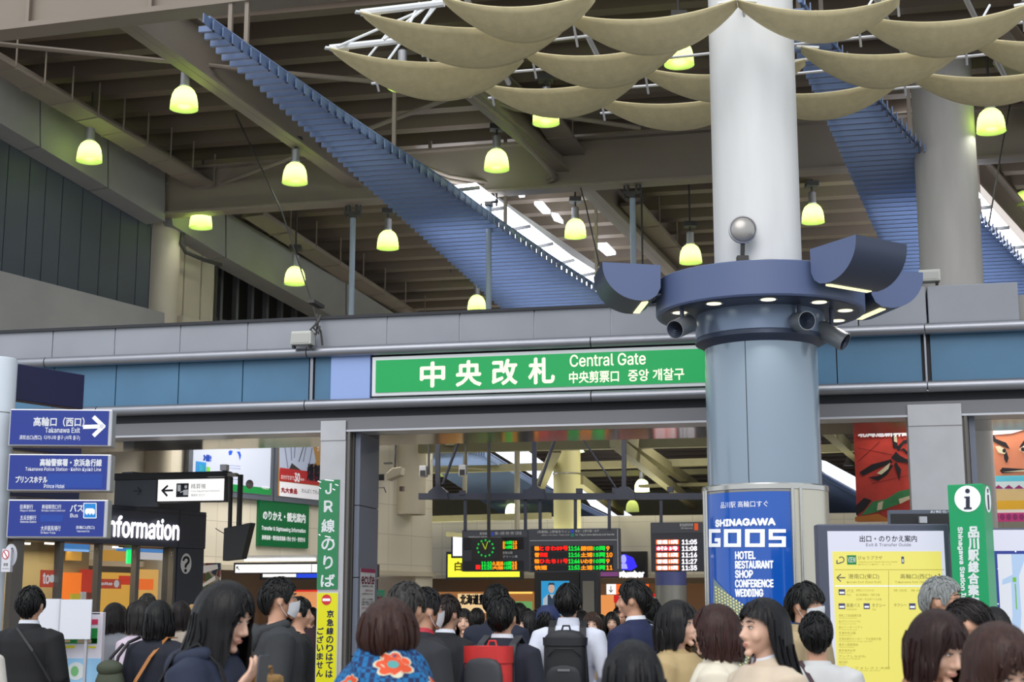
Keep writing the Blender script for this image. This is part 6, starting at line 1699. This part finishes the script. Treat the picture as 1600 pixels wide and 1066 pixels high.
    if kind == 'shirt': collar_ring(1.44, 1.505, .082, .064, cm, 'collar', .25)
    if collar: collar_ring(1.45, 1.502, .074, .061, mat('collar_%d_%d_%d' % collar, collar, .6), 'shirt_collar', .2)
    if kind in ('hoodie',):
        mb = MB()
        for k in range(13):
            a = -2.2 + 4.4 * k / 12; 
        pts = [(.115 * sin(a), -.02 - .10 * cos(a), 1.445 - .03 * cos(a) + .0) for a in [-2.4 + 4.8 * k / 16 for k in range(17)]]
        mb.tube(pts, [.018] + [.034] * 15 + [.018], 10)
        mb.ellip((0, -.135, 1.385), (.105, .045, .085), 18, 12)
        put(mb, 'hood', cm, vox=.012, it=3)
    # ---- trousers and shoes
    mb = MB()
    for sx in (-1, 1):
        mb.tube([(sx * .085, 0, .95), (sx * .09, .0, .70), (sx * .095, .008, .49), (sx * .10, -.012, .28), (sx * .10, -.015, .07)], [.105, .096, .078, .070, .062], 16)
    put(mb, 'trousers', mat('trousers_%d_%d_%d' % legs, legs, .8))
    for sx in (-1, 1):
        mb = MB().tube([(sx * .10, -.075, .045), (sx * .10, -.05, .05), (sx * .105, .06, .05), (sx * .11, .15, .036), (sx * .11, .185, .03)], [.03, .046, .05, .040, .02], 12, flatten=.9)
        mb.v = [(x, y, max(z, 0)) for x, y, z in mb.v]
        put(mb, 'shoe', M_shoe)
    # ---- hair
    if hair:
        hm = hair_mesh(hair[0], seed)
        hm.v = [(x, y, z + ZC) for x, y, z in hm.v]
        def HG(p):
            if hair[0] in ('short', 'fringe', 'bun') or p[2] > ZC: return HM(p)
            a = HM((p[0], p[1], ZC)); d = HM(p) - a; g = Vector((0, 0, p[2] - ZC)) * .96
            return a + d.lerp(g, .8 * min(1, (ZC - p[2]) / .05))
        put(hm, 'hair', hair_mat('hair_%d_%d_%d' % hair[1], hair[1]), HG)
    if facefeat:
        for sx in (-1, 1):
            y_ = .0845
            e = put(MB().ellip((sx * .031, y_, ZC + .006), (.0125, .009, .0056), 14, 8), 'eye', M_eye, HM)
            put(MB().ellip((sx * .031, y_ + .0055, ZC + .006), (.0056, .0042, .0052), 12, 8), 'iris', M_iris, HM, parent=e)
            mb = MB().tube([(sx * .014, y_ + .007, ZC + .010), (sx * .031, y_ + .0095, ZC + .0125), (sx * .047, y_ - .002, ZC + .009)], [.0016, .0026, .0016], 6); put(mb, 'eyelid', M_brow, HM)
            mb = MB().tube([(sx * .013, y_ + .013, ZC + .030), (sx * .032, y_ + .011, ZC + .035), (sx * .052, y_ - .006, ZC + .029)], [.002, .0038, .0018], 6); put(mb, 'eyebrow', M_brow, HM)
        if not mask:
            mb = MB().ellip((0, .0965, ZC - .0625), (.0215, .0085, .0038), 14, 6).ellip((0, .0955, ZC - .0695), (.018, .0085, .0045), 14, 6); put(mb, 'lips', M_lip, HM)
    if mask:
        def fn(u, v):
            a = rad(-64 + 128 * u); z = -.012 - .098 * v
            k = 1 - .10 * v
            bul = .020 * cos(a * 1.2) ** 2 * (1 - (v - .3) ** 2 * 1.2)
            return ((.086 * k) * sin(a), (.104 * k + bul - .022 * max(0, v - .6)) * cos(a) + .004, ZC + z - .016 * (1 - cos(a)) * (1 - v) + .050 * (1 - cos(a)) * v + .008 * cos(a) ** 6 * (1 - v))
        put(MB().grid(fn, 20, 12), 'face_mask', M_mask, HM)
        mb = MB()
        for sx in (-1, 1):
            mb.tube([(sx * .070, .040, ZC - .022), (sx * .079, .012, ZC + .004), (sx * .084, -.006, ZC + .018)], .0016, 5); mb.tube([(sx * .063, .042, ZC - .095), (sx * .076, .010, ZC - .055), (sx * .084, -.008, ZC - .02)], .0016, 5)
        put(mb, 'mask_loop', M_mask, HM)
    if glasses:
        mb = MB()
        for sx in (-1, 1):
            pts = [(sx * .033 + .021 * cos(k * pi / 8), .104, ZC + .006 + .014 * sin(k * pi / 8)) for k in range(17)]
            mb.tube(pts, .0014, 5, False); mb.tube([(sx * .054, .102, ZC + .010), (sx * .082, .05, ZC + .012), (sx * .084, -.01, ZC + .01)], .0016, 5)
        mb.tube([(-.012, .106, ZC + .008), (.012, .106, ZC + .008)], .0014, 5)
        put(mb, 'glasses', M_black, HM)
    W_.Rz, W_.loc, W_.rz = Rz, loc, rz
    return W_
def carried(W_, name, label, cat, at, group=None):
    t = thing(name, label, cat, W_.W(at), W_.rz, group); inv = Matrix.Rotation(-W_.rz, 3, 'Z'); o = W_.W(at)
    def put(mb, nm, m, smooth=50, parent=None, bevel=0):
        mb.v = [tuple(inv @ (W_.W(v) - o)) for v in mb.v]
        return mb.build(nm, m, parent or t, smooth=smooth, bevel=bevel)
    t_put = put
    return t, put
def strap(W_, side, g=.012, low=1.02, w=.024):                # over one shoulder, front to back
    x = side * .105
    k = W_.g + g
    return [(x * 1.25, -.13 - k, low), (x * 1.15, -.125 - k, 1.20), (x * 1.05, -.115 - k, 1.33), (x, -.075 - k * .6, 1.435 + k * .3), (x, .0, 1.455 + k), (x * 1.02, .07 + k * .6, 1.415 + k * .3), (x * 1.08, .118 + k, 1.30), (x * 1.2, .125 + k, 1.15), (x * 1.5, .08 + k, 1.02)]
def flatstrap(mb, pts, w=.03, th=.006, out=None):
    P_ = [Vector(p) for p in pts]
    for a, b in zip(P_, P_[1:]):
        d = (b - a).normalized(); r = Vector((1, 0, 0)); r = (r - d * r.dot(d)).normalized()
        mb.bar(a - d * .004, b + d * .004, w, th, up=d.cross(r))
    return mb
def backpack(W_, name, label, c1, c2, c3, h=.46, tall=1.40):
    t, put = carried(W_, 'backpack', label, 'backpack', (0, -.2, tall - h))
    m1, m2, m3 = [mat('pack_%d_%d_%d' % c, c, .6, var=.08, scale=12, bump=.1) for c in (c1, c2, c3)]
    yb = -.118 - W_.g - .012
    def slab(x, d0, d1, z0, z1, n=20, pw=.55):
        mb = MB()
        zs = [(z0, .82), (z0 + .02, .95), (z0 + .06, 1), (z1 - .10, .98), (z1 - .04, .88), (z1 - .01, .66), (z1, .3)]
        for z, k in zs:
            for i in range(n):
                a = 2 * pi * i / n; ca, sa = cos(a), sin(a)
                mb.v.append((x * k * abs(ca) ** pw * (1 if ca > 0 else -1), yb - (d0 + d1) / 2 + (d1 - d0) / 2 * abs(sa) ** pw * (1 if sa > 0 else -1) * (.6 + .4 * k), z))
        for j in range(len(zs) - 1):
            for i in range(n):
                i2 = (i + 1) % n; mb.f.append((j * n + i, j * n + i2, (j + 1) * n + i2, (j + 1) * n + i))
        mb.f.append(tuple(range(n - 1, -1, -1))); mb.f.append(tuple((len(zs) - 1) * n + i for i in range(n)))
        return mb
    put(slab(.145, 0, .15, tall - h, tall), 'body', m1)
    put(slab(.126, .13, .185, tall - h + .03, tall - (.062 if c3[0] > 100 else h * .42)), 'pocket', m2)
    mb = slab(.15, -.004, .158, tall - (.055 if c3[0] > 100 else .10), tall + .008); put(mb, 'lid', m3)
    for sd in (-1, 1):
        mb = MB(); flatstrap(mb, strap(W_, sd), .045, .010); put(mb, 'shoulder_strap', m1 if c1[0] < 60 else m2)
    put(MB().tube([(-.03, yb - .02, tall), (-.02, yb - .015, tall + .035), (.02, yb - .015, tall + .035), (.03, yb - .02, tall)], .007, 8), 'handle', m1)
    mb = MB().tube([(-.11, yb - .15, tall - .16), (-.06, yb - .172, tall - .11), (.06, yb - .172, tall - .11), (.11, yb - .15, tall - .16)], .004, 6); put(mb, 'zip', M_black)
    return t, put, yb
BK, BR, RB = (20, 18, 20), (52, 34, 28), (86, 48, 36)
SUIT, NAVY = (22, 23, 28), (24, 30, 50)

# ---- nearest the camera
w7 = person('woman with long black hair in a navy hoodie, looking down beside the masked man', 352, 908, 5.6, -20, True, ('long', (24, 21, 24)), ('hoodie', (34, 42, 64)), arms=('down', 'phone'), pitch=16, lean=4, fine=.006, seed=3, fingers=True)
t, put = carried(w7, 'phone', 'slim phone held up by the woman in the navy hoodie', 'phone', (.10, .24, 1.40))
put(MB().box(.050, .122, .262, .271, 1.345, 1.475), 'case', mat('phone_grey', (70, 72, 80), .25), 30, None, .003)
put(MB().box(.055, .117, .2605, .262, 1.353, 1.467), 'screen', mat('phone_glass', (180, 184, 196), .1), 30)
t, put = carried(w7, 'basket_bag', 'woven tan pouch held at the chest of the woman in the navy hoodie', 'bag', (-.06, .20, 1.30))
put(MB().box(-.14, .03, .165, .245, 1.20, 1.392), 'weave', mat('woven_tan', (170, 130, 74), .7, var=.55, scale=85, bump=.5), 40, None, .018)
put(MB().tube([(-.10, .205, 1.39), (-.09, .205, 1.42), (-.02, .205, 1.42), (-.01, .205, 1.39)], .006, 8), 'handle', mat('woven_tan', (170, 130, 74)))
mb = MB(); flatstrap(mb, strap(w7, 1), .022, .006)
t, put = carried(w7, 'shoulder_strap', 'dark bag strap over the shoulder of the navy hoodie', 'strap', (.1, 0, 1.4)); put(mb, 'band', M_black)
w10 = person('woman with a chestnut bob and flowered blue scarf, seen from behind', 608, 938, 5.3, 78, True, ('bobround', (92, 56, 44)), ('coat', (58, 60, 66)), seed=5, fine=.012, facefeat=False)
t, put = carried(w10, 'scarf', 'blue scarf printed with orange flowers around the chestnut-haired woman', 'scarf', (0, 0, 1.38))
def scarf(u, v):
    a = 2 * pi * u; z = 1.555 - .17 * v; r = .085 + .10 * v ** .7 + .012 * sin(5 * a + 6 * v)
    return Vector((r * 1.15 * sin(a), -.015 + r * .92 * cos(a), z - .02 * cos(a)))
m = mat('scarf_blue', (24, 96, 150), .8); nt = m.node_tree; wv = nt.nodes.new('ShaderNodeTexChecker'); wv.inputs['Scale'].default_value = 56; wv.inputs['Color1'].default_value = rgb((22, 110, 168)); wv.inputs['Color2'].default_value = rgb((30, 46, 92))
tc = nt.nodes.new('ShaderNodeTexCoord'); nt.links.new(tc.outputs['Object'], wv.inputs[0]); nt.links.new(wv.outputs[0], nt.nodes['Principled BSDF'].inputs['Base Color'])
put(MB().grid(scarf, 60, 10, True).grid(lambda u, v: scarf(u, v) * .97 + Vector((0, 0, .03)), 60, 10, True), 'wrap', m)
M_fl = mat('flower_orange', (226, 84, 42), .7); M_fl2 = mat('flower_centre', (90, 170, 170), .7); M_cr = mat('flower_outline', (220, 216, 190), .7)
for fu, fv, fs in ((.44, .40, 1.1), (.60, .78, .7), (.28, .75, .7)):
    ctr = MB(); ptl = MB(); outl = MB()
    for k in range(7):
        a = 2 * pi * k / 7
        for q, R_, e in ((outl, .17, 1.006), (ptl, .15, 1.012)):
            pts = []
            for j in range(10):
                b = 2 * pi * j / 10; rr = R_ * fs * (.62 + .42 * cos(b)); ww = R_ * fs * .34 * sin(b)
                du = (rr * cos(a) - ww * sin(a)) * .40; dv = (rr * sin(a) + ww * cos(a)) * 1.5
                p = scarf(fu + du, min(max(fv + dv, 0), 1)); pts.append((p.x * e * 1.01, -.015 + (p.y + .015) * e * 1.01, p.z))
            q.add(pts, [tuple(range(10))])
    pts = []
    for j in range(12):
        b = 2 * pi * j / 12; p = scarf(fu + .05 * fs * .40 * cos(b), fv + .05 * fs * 1.5 * sin(b)); pts.append((p.x * 1.03, -.015 + (p.y + .015) * 1.03, p.z))
    ctr.add(pts, [tuple(range(12))])
    o = put(ptl, 'flower', M_fl); put(outl, 'flower_outline', M_cr); put(ctr, 'flower_centre', M_fl2, parent=None)
w29 = person('woman with a mahogany bob bending her head, tan jacket, before the guide panel', 1462, 953, 5.1, -60, True, ('bob', (70, 38, 36)), ('coat', (176, 130, 100)), pitch=15, lean=6, fine=.006, seed=8, hs=1.02)
w30 = person('woman with long brown hair looking down at the lower corner', 1556, 976, 4.25, -68, True, ('long', (96, 62, 52)), ('sweater', (60, 70, 66)), pitch=24, lean=8, fine=.006, seed=9)
w26 = person('woman with dark hair and cream coat walking towards the departure boards, in profile', 1192, 934, 6.1, 203, True, ('longback', (26, 24, 30)), ('coat', (214, 196, 174)), fine=.008, seed=11, collar=(226, 230, 240))
w25 = person('woman with auburn hair and pale cream coat between two dark-haired women', 1118, 944, 6.9, 165, True, ('bob', (84, 46, 40)), ('coat', (230, 220, 200)), fine=.011, seed=12)
w24 = person('woman with black hair in a khaki trench coat facing the blue poster', 1058, 938, 7.8, -34, True, ('bob', (30, 27, 30)), ('coat', (184, 160, 116)), fine=.009, seed=13)
mb = MB(); flatstrap(mb, [(-.12, .13, 1.36), (-.05, .155, 1.25), (.03, .16, 1.12), (.12, .15, .98)], .02, .006)
t, put = carried(w24, 'bag_strap', 'thin pink strap across the khaki trench coat', 'strap', (0, .15, 1.2)); put(mb, 'band', mat('pink_strap', (196, 104, 110), .6))
person('person with dark hair low in front of the white-shirted man, only the head showing', 988, 1000, 4.4, 100, False, ('bobshort', (30, 28, 34)), ('hoodie', (40, 42, 54)), fine=.012, facefeat=False, seed=14, hs=1.05)
# ---- about the guide panel
person('young man with fringe and white mask in a khaki coat beside the blue poster', 1256, 910, 8.9, -36, False, ('fringe', (24, 22, 24)), ('coat', (176, 156, 122)), mask=True, fine=.008, seed=15, collar=(40, 46, 70))
w28 = person('man with cropped black hair in a pale grey jacket with a dark shoulder strap', 1274, 955, 7.4, 80, False, ('short', (20, 19, 20)), ('sweater', (206, 206, 206)), fine=.011, facefeat=False, seed=16)
mb = MB(); flatstrap(mb, [(-.11, .05, 1.46), (-.09, -.06, 1.47), (-.03, -.15, 1.36), (.05, -.18, 1.22), (.14, -.16, 1.05)], .022, .006)
t, put = carried(w28, 'bag_strap', 'dark strap slanting over the back of the pale grey jacket', 'strap', (0, -.15, 1.3)); put(mb, 'band', mat('maroon_strap', (60, 36, 44), .6))
person('man with silver-grey hair and glasses before the green information totem', 1470, 900, 8.2, -30, False, ('short', (222, 226, 226)), ('suit', (70, 72, 80)), glasses=True, fine=.009, seed=17, collar=(226, 230, 240))
person('man with dark brown hair leaning forward between the silver-haired man and the map', 1512, 938, 7.2, 150, False, ('short', (44, 34, 36)), ('suit', SUIT), pitch=28, lean=8, fine=.011, facefeat=False, seed=18)
person('dark-haired person half hidden behind the long brown hair by the map panel', 1552, 948, 8.9, 95, True, ('bobshort', (28, 25, 28)), ('coat', SUIT), fine=.011, facefeat=False, seed=19)
# ---- crowd walking to the gate
w1 = person('man in a black suit standing before the blank white boards', 50, 915, 10.3, 84, False, ('short', (18, 17, 18)), ('suit', (22, 22, 26)), arms=('front', 'front'), collar=(226, 230, 240), fine=.008, facefeat=False, seed=20)
t, put = carried(w1, 'shoulder_bag', 'navy bag with a thin strap on the black-suited man by the white boards', 'bag', (.2, -.02, .72))
put(MB().box(.20, .30, -.12, .16, .62, .90), 'body', mat('bag_navy', (36, 50, 90), .6), 30, None, .02); mb = MB(); flatstrap(mb, [(.24, -.02, .90), (.22, -.12, 1.10), (.10, -.155, 1.30), (-.04, -.11, 1.45)], .016, .005); put(mb, 'strap', M_black)
person('person in a white sleeve cut by the picture edge beside the guide pole', -56, 930, 7.6, 90, True, ('bob', BK), ('coat', (216, 210, 200)), arms=('down', 'bag'), fine=.012, facefeat=False, seed=21)
w2 = person('woman with a dark bob in a grey tweed coat by the leaflet stand', 180, 942, 12.9, 60, True, ('bob', (44, 34, 34)), ('coat', (136, 138, 146)), fine=.012, facefeat=False, seed=22)
person('woman with wavy dark brown hair in a lilac top among the booth queue', 219, 938, 11.6, 150, True, ('bob', (40, 32, 30)), ('sweater', (206, 190, 206)), fine=.012, facefeat=False, seed=23)
w3 = person('woman with a black bob in a navy coat with a tan strap', 250, 938, 10.2, 75, True, ('bob', (22, 20, 22)), ('coat', (24, 27, 42)), fine=.011, facefeat=False, seed=24)
mb = MB(); flatstrap(mb, [(.11, .06, 1.47), (.10, -.06, 1.475), (.03, -.165, 1.34), (-.06, -.19, 1.18), (-.15, -.18, 1.00), (-.19, -.12, .92)], .026, .007)
t, put = carried(w3, 'bag_strap', 'tan leather strap slanting across the navy coat', 'strap', (0, -.17, 1.2)); put(mb, 'band', mat('tan_leather', (172, 112, 58), .5))
t, put = carried(w3, 'rucksack', 'olive green rucksack hanging beside the navy coat', 'bag', (-.22, -.2, .95))
put(MB().ellip((-.26, -.20, 1.09), (.12, .08, .21), 20, 14), 'body', mat('olive_canvas', (66, 72, 56), .7, var=.15, scale=8, bump=.2)); put(MB().ellip((-.26, -.21, 1.26), (.10, .075, .06), 18, 10), 'flap', mat('olive_canvas', (66, 72, 56)))
mb = MB().tube([(-.24, -.18, 1.22), (-.22, -.17, 1.34), (-.17, -.12, 1.44), (-.13, -.03, 1.475)], .012, 8).tube([(-.30, -.19, 1.2), (-.27, -.19, 1.33), (-.2, -.14, 1.43)], .012, 8); put(mb, 'strap', M_black)
person('grey-haired person behind the queue inside the booth window line', 231, 927, 14.8, 90, False, ('short', (92, 88, 84)), ('suit', (80, 70, 60)), fine=.014, facefeat=False, seed=25)
w5 = person('woman in a beige jacket with blue collar and a slim black bag strap', 283, 939, 13.6, 80, True, ('bob', (44, 30, 32)), ('coat', (186, 172, 158)), fine=.012, facefeat=False, seed=26)
o = None
t, put = carried(w5, 'neckerchief', 'bright blue neckerchief of the beige-jacketed woman', 'scarf', (0, 0, 1.44)); put(MB().lathe([(.088, 0), (.092, .03), (.078, .05), (.07, .05)], 24, (0, -.01, 1.455)), 'wrap', mat('bright_blue_cloth', (30, 90, 170), .7))
w6 = person('person in a tan hat with a phone at the ear facing the camera', 307, 946, 16.0, -80, True, ('bobshort', BK), ('coat', (150, 146, 140)), arms=('face', 'down'), fine=.012, seed=27)
mb = MB(); mb.lathe([(.13, .045), (.095, .055), (.092, .12), (.07, .145), (0, .15)], 28, (0, 0, ZC)); w6.put(mb, 'hat', mat('tan_felt', (168, 132, 84), .8), w6.HM)
w8 = person('man in glasses and white mask with a charcoal hoodie, before the gate post', 437, 901, 9.0, 16, False, ('short', (22, 20, 22)), ('hoodie', (52, 54, 58)), mask=True, glasses=True, fine=.008, seed=28)
person('man in black with cropped hair between the masked man and the gate post', 467, 932, 11.2, 14, False, ('short', (18, 17, 18)), ('sweater', (24, 25, 28)), fine=.012, facefeat=False, seed=29)
person('man with thin grey hair and a dark coat behind the flowered scarf', 636, 908, 7.4, 62, False, ('short', (84, 80, 78)), ('suit', (40, 42, 48)), fine=.011, facefeat=False, seed=30)
w12 = person('masked man with black hair and a red and white collar', 664, 917, 8.6, 28, False, ('short', (26, 24, 26)), ('suit', (34, 35, 42)), mask=True, collar=(190, 40, 60), fine=.010, seed=31)
person('man with dark brown hair in a black suit turned towards the crowd', 698, 928, 9.8, 52, False, ('short', (50, 34, 30)), ('suit', SUIT), collar=(226, 230, 240), fine=.010, facefeat=False, seed=32)
person('woman in a black coat with closed eyes walking towards the camera', 725, 951, 13.6, -92, True, ('long', (30, 24, 24)), ('coat', (30, 30, 34)), fine=.009, seed=33)
person('tall man in a black suit raising a hand beside the red backpack', 776, 912, 10.9, 70, False, ('short', (18, 17, 18)), ('suit', NAVY), collar=(226, 230, 240), arms=('raise', 'down'), fine=.010, facefeat=False, seed=34)
w16 = person('man in a navy suit wearing a red and black backpack', 786, 930, 8.8, 68, False, ('short', (22, 20, 22)), ('suit', (27, 30, 46)), collar=(226, 230, 240), fine=.010, facefeat=False, seed=35)
backpack(w16, 'backpack', 'red and charcoal backpack on the navy-suited man', (206, 48, 48), (58, 60, 66), (206, 48, 48), tall=1.43)
person('woman with a white scarf turned sideways behind the red backpack wearer', 828, 955, 13.3, 200, True, ('bob', BK), ('coat', (196, 190, 186)), fine=.011, seed=36)
wc = person('person in a navy cap beside the white-shirted man', 856, 948, 11.8, 70, False, ('short', BK), ('coat', (32, 38, 62)), fine=.012, facefeat=False, seed=37)
mb = MB().lathe([(.105, .01), (.106, .05), (.09, .11), (.05, .145), (0, .15)], 28, (0, 0, ZC)).ellip((0, .12, ZC + .025), (.075, .075, .008), 16, 6); wc.put(mb, 'cap', mat('navy_cap', (26, 40, 84), .7), wc.HM)
w19 = person('man in a white shirt wearing a black backpack, back to the camera', 888, 911, 10.2, 82, False, ('short', (22, 19, 20)), ('shirt', (222, 226, 242)), arms=('back', 'back'), fine=.009, facefeat=False, seed=38, wide=1.06)
t, put, yb = backpack(w19, 'backpack', 'plain black backpack on the white-shirted man', (30, 31, 35), (38, 39, 44), (34, 35, 40), h=.52, tall=1.42)
put(MB().box(-.04, .04, yb - .189, yb - .186, 1.165, 1.18), 'badge', mat('grey_badge', (120, 122, 128), .5))
person('smiling woman with long brown hair in a camel coat facing the camera', 925, 956, 13.4, -98, True, ('long', (86, 56, 42)), ('coat', (160, 126, 92)), fine=.009, seed=39)
w21 = person('tall man in a navy blazer with white collar looking towards the boards', 990, 905, 9.9, 140, False, ('short', (22, 19, 22)), ('suit', (26, 36, 74)), collar=(232, 234, 242), fine=.009, yaw=-20, seed=40)
mb = MB(); flatstrap(mb, strap(w21, 1), .04, .008); t, put = carried(w21, 'bag_strap', 'black rucksack strap on the shoulder of the navy blazer', 'strap', (.1, 0, 1.4)); put(mb, 'band', M_black)
person('man with black hair in a dark suit beyond the navy blazer', 1018, 934, 12.9, 70, False, ('short', (18, 17, 18)), ('suit', SUIT), collar=(226, 230, 240), fine=.012, facefeat=False, seed=41)
# ---- further away, inside the gate
far = (
 ('dark-haired commuter right behind the closed-eyed woman, inside the gate', 708, 948, 16.5, 100, False, 'short', SUIT), ('commuter in black between the raised hand and the kiosk sign', 745, 950, 15.6, 95, False, 'short', (24, 25, 30)),
 ('dark-suited commuter beyond the red backpack, under the departure board', 811, 942, 15.2, 85, False, 'short', SUIT), ('short-haired commuter under the clock board edge, further in', 823, 950, 18.5, 120, True, 'bobshort', (40, 40, 46)),
 ('commuter with brown hair near the black poster pillar', 838, 952, 19.5, -90, True, 'long', (60, 54, 56)), ('dark commuter just behind the white shirt collar', 909, 954, 15.8, 90, False, 'short', (30, 30, 36)),
 ('woman with long dark hair near the slim dark pillar', 938, 960, 17.0, 100, True, 'long', (36, 36, 44)), ('woman in a dark coat walking out under the orange kiosk sign', 956, 956, 16.0, -95, True, 'long', (28, 28, 32)),
 ('man in a dark coat facing out beside the orange kiosk front', 968, 948, 17.5, -85, False, 'short', (34, 36, 46)), ('woman with black hair just inside the gate left of the scarf', 560, 945, 18.0, 90, True, 'bob', (40, 40, 48)),
 ('commuter beyond the cropped-haired man, before the orange shop', 488, 949, 19.0, -100, True, 'bob', (60, 40, 50)), ('commuter in grey beside the round grey column', 1040, 950, 18.0, 90, False, 'short', (70, 72, 80)),
)
for k, (lb, px, yt, Y, fc, fem, hs_, c) in enumerate(far):
    person(lb, px, yt, Y, fc, fem, (hs_, (26, 22, 22)), ('coat' if fem else 'suit', c), fine=.015, facefeat=fc < 0, seed=50 + k)
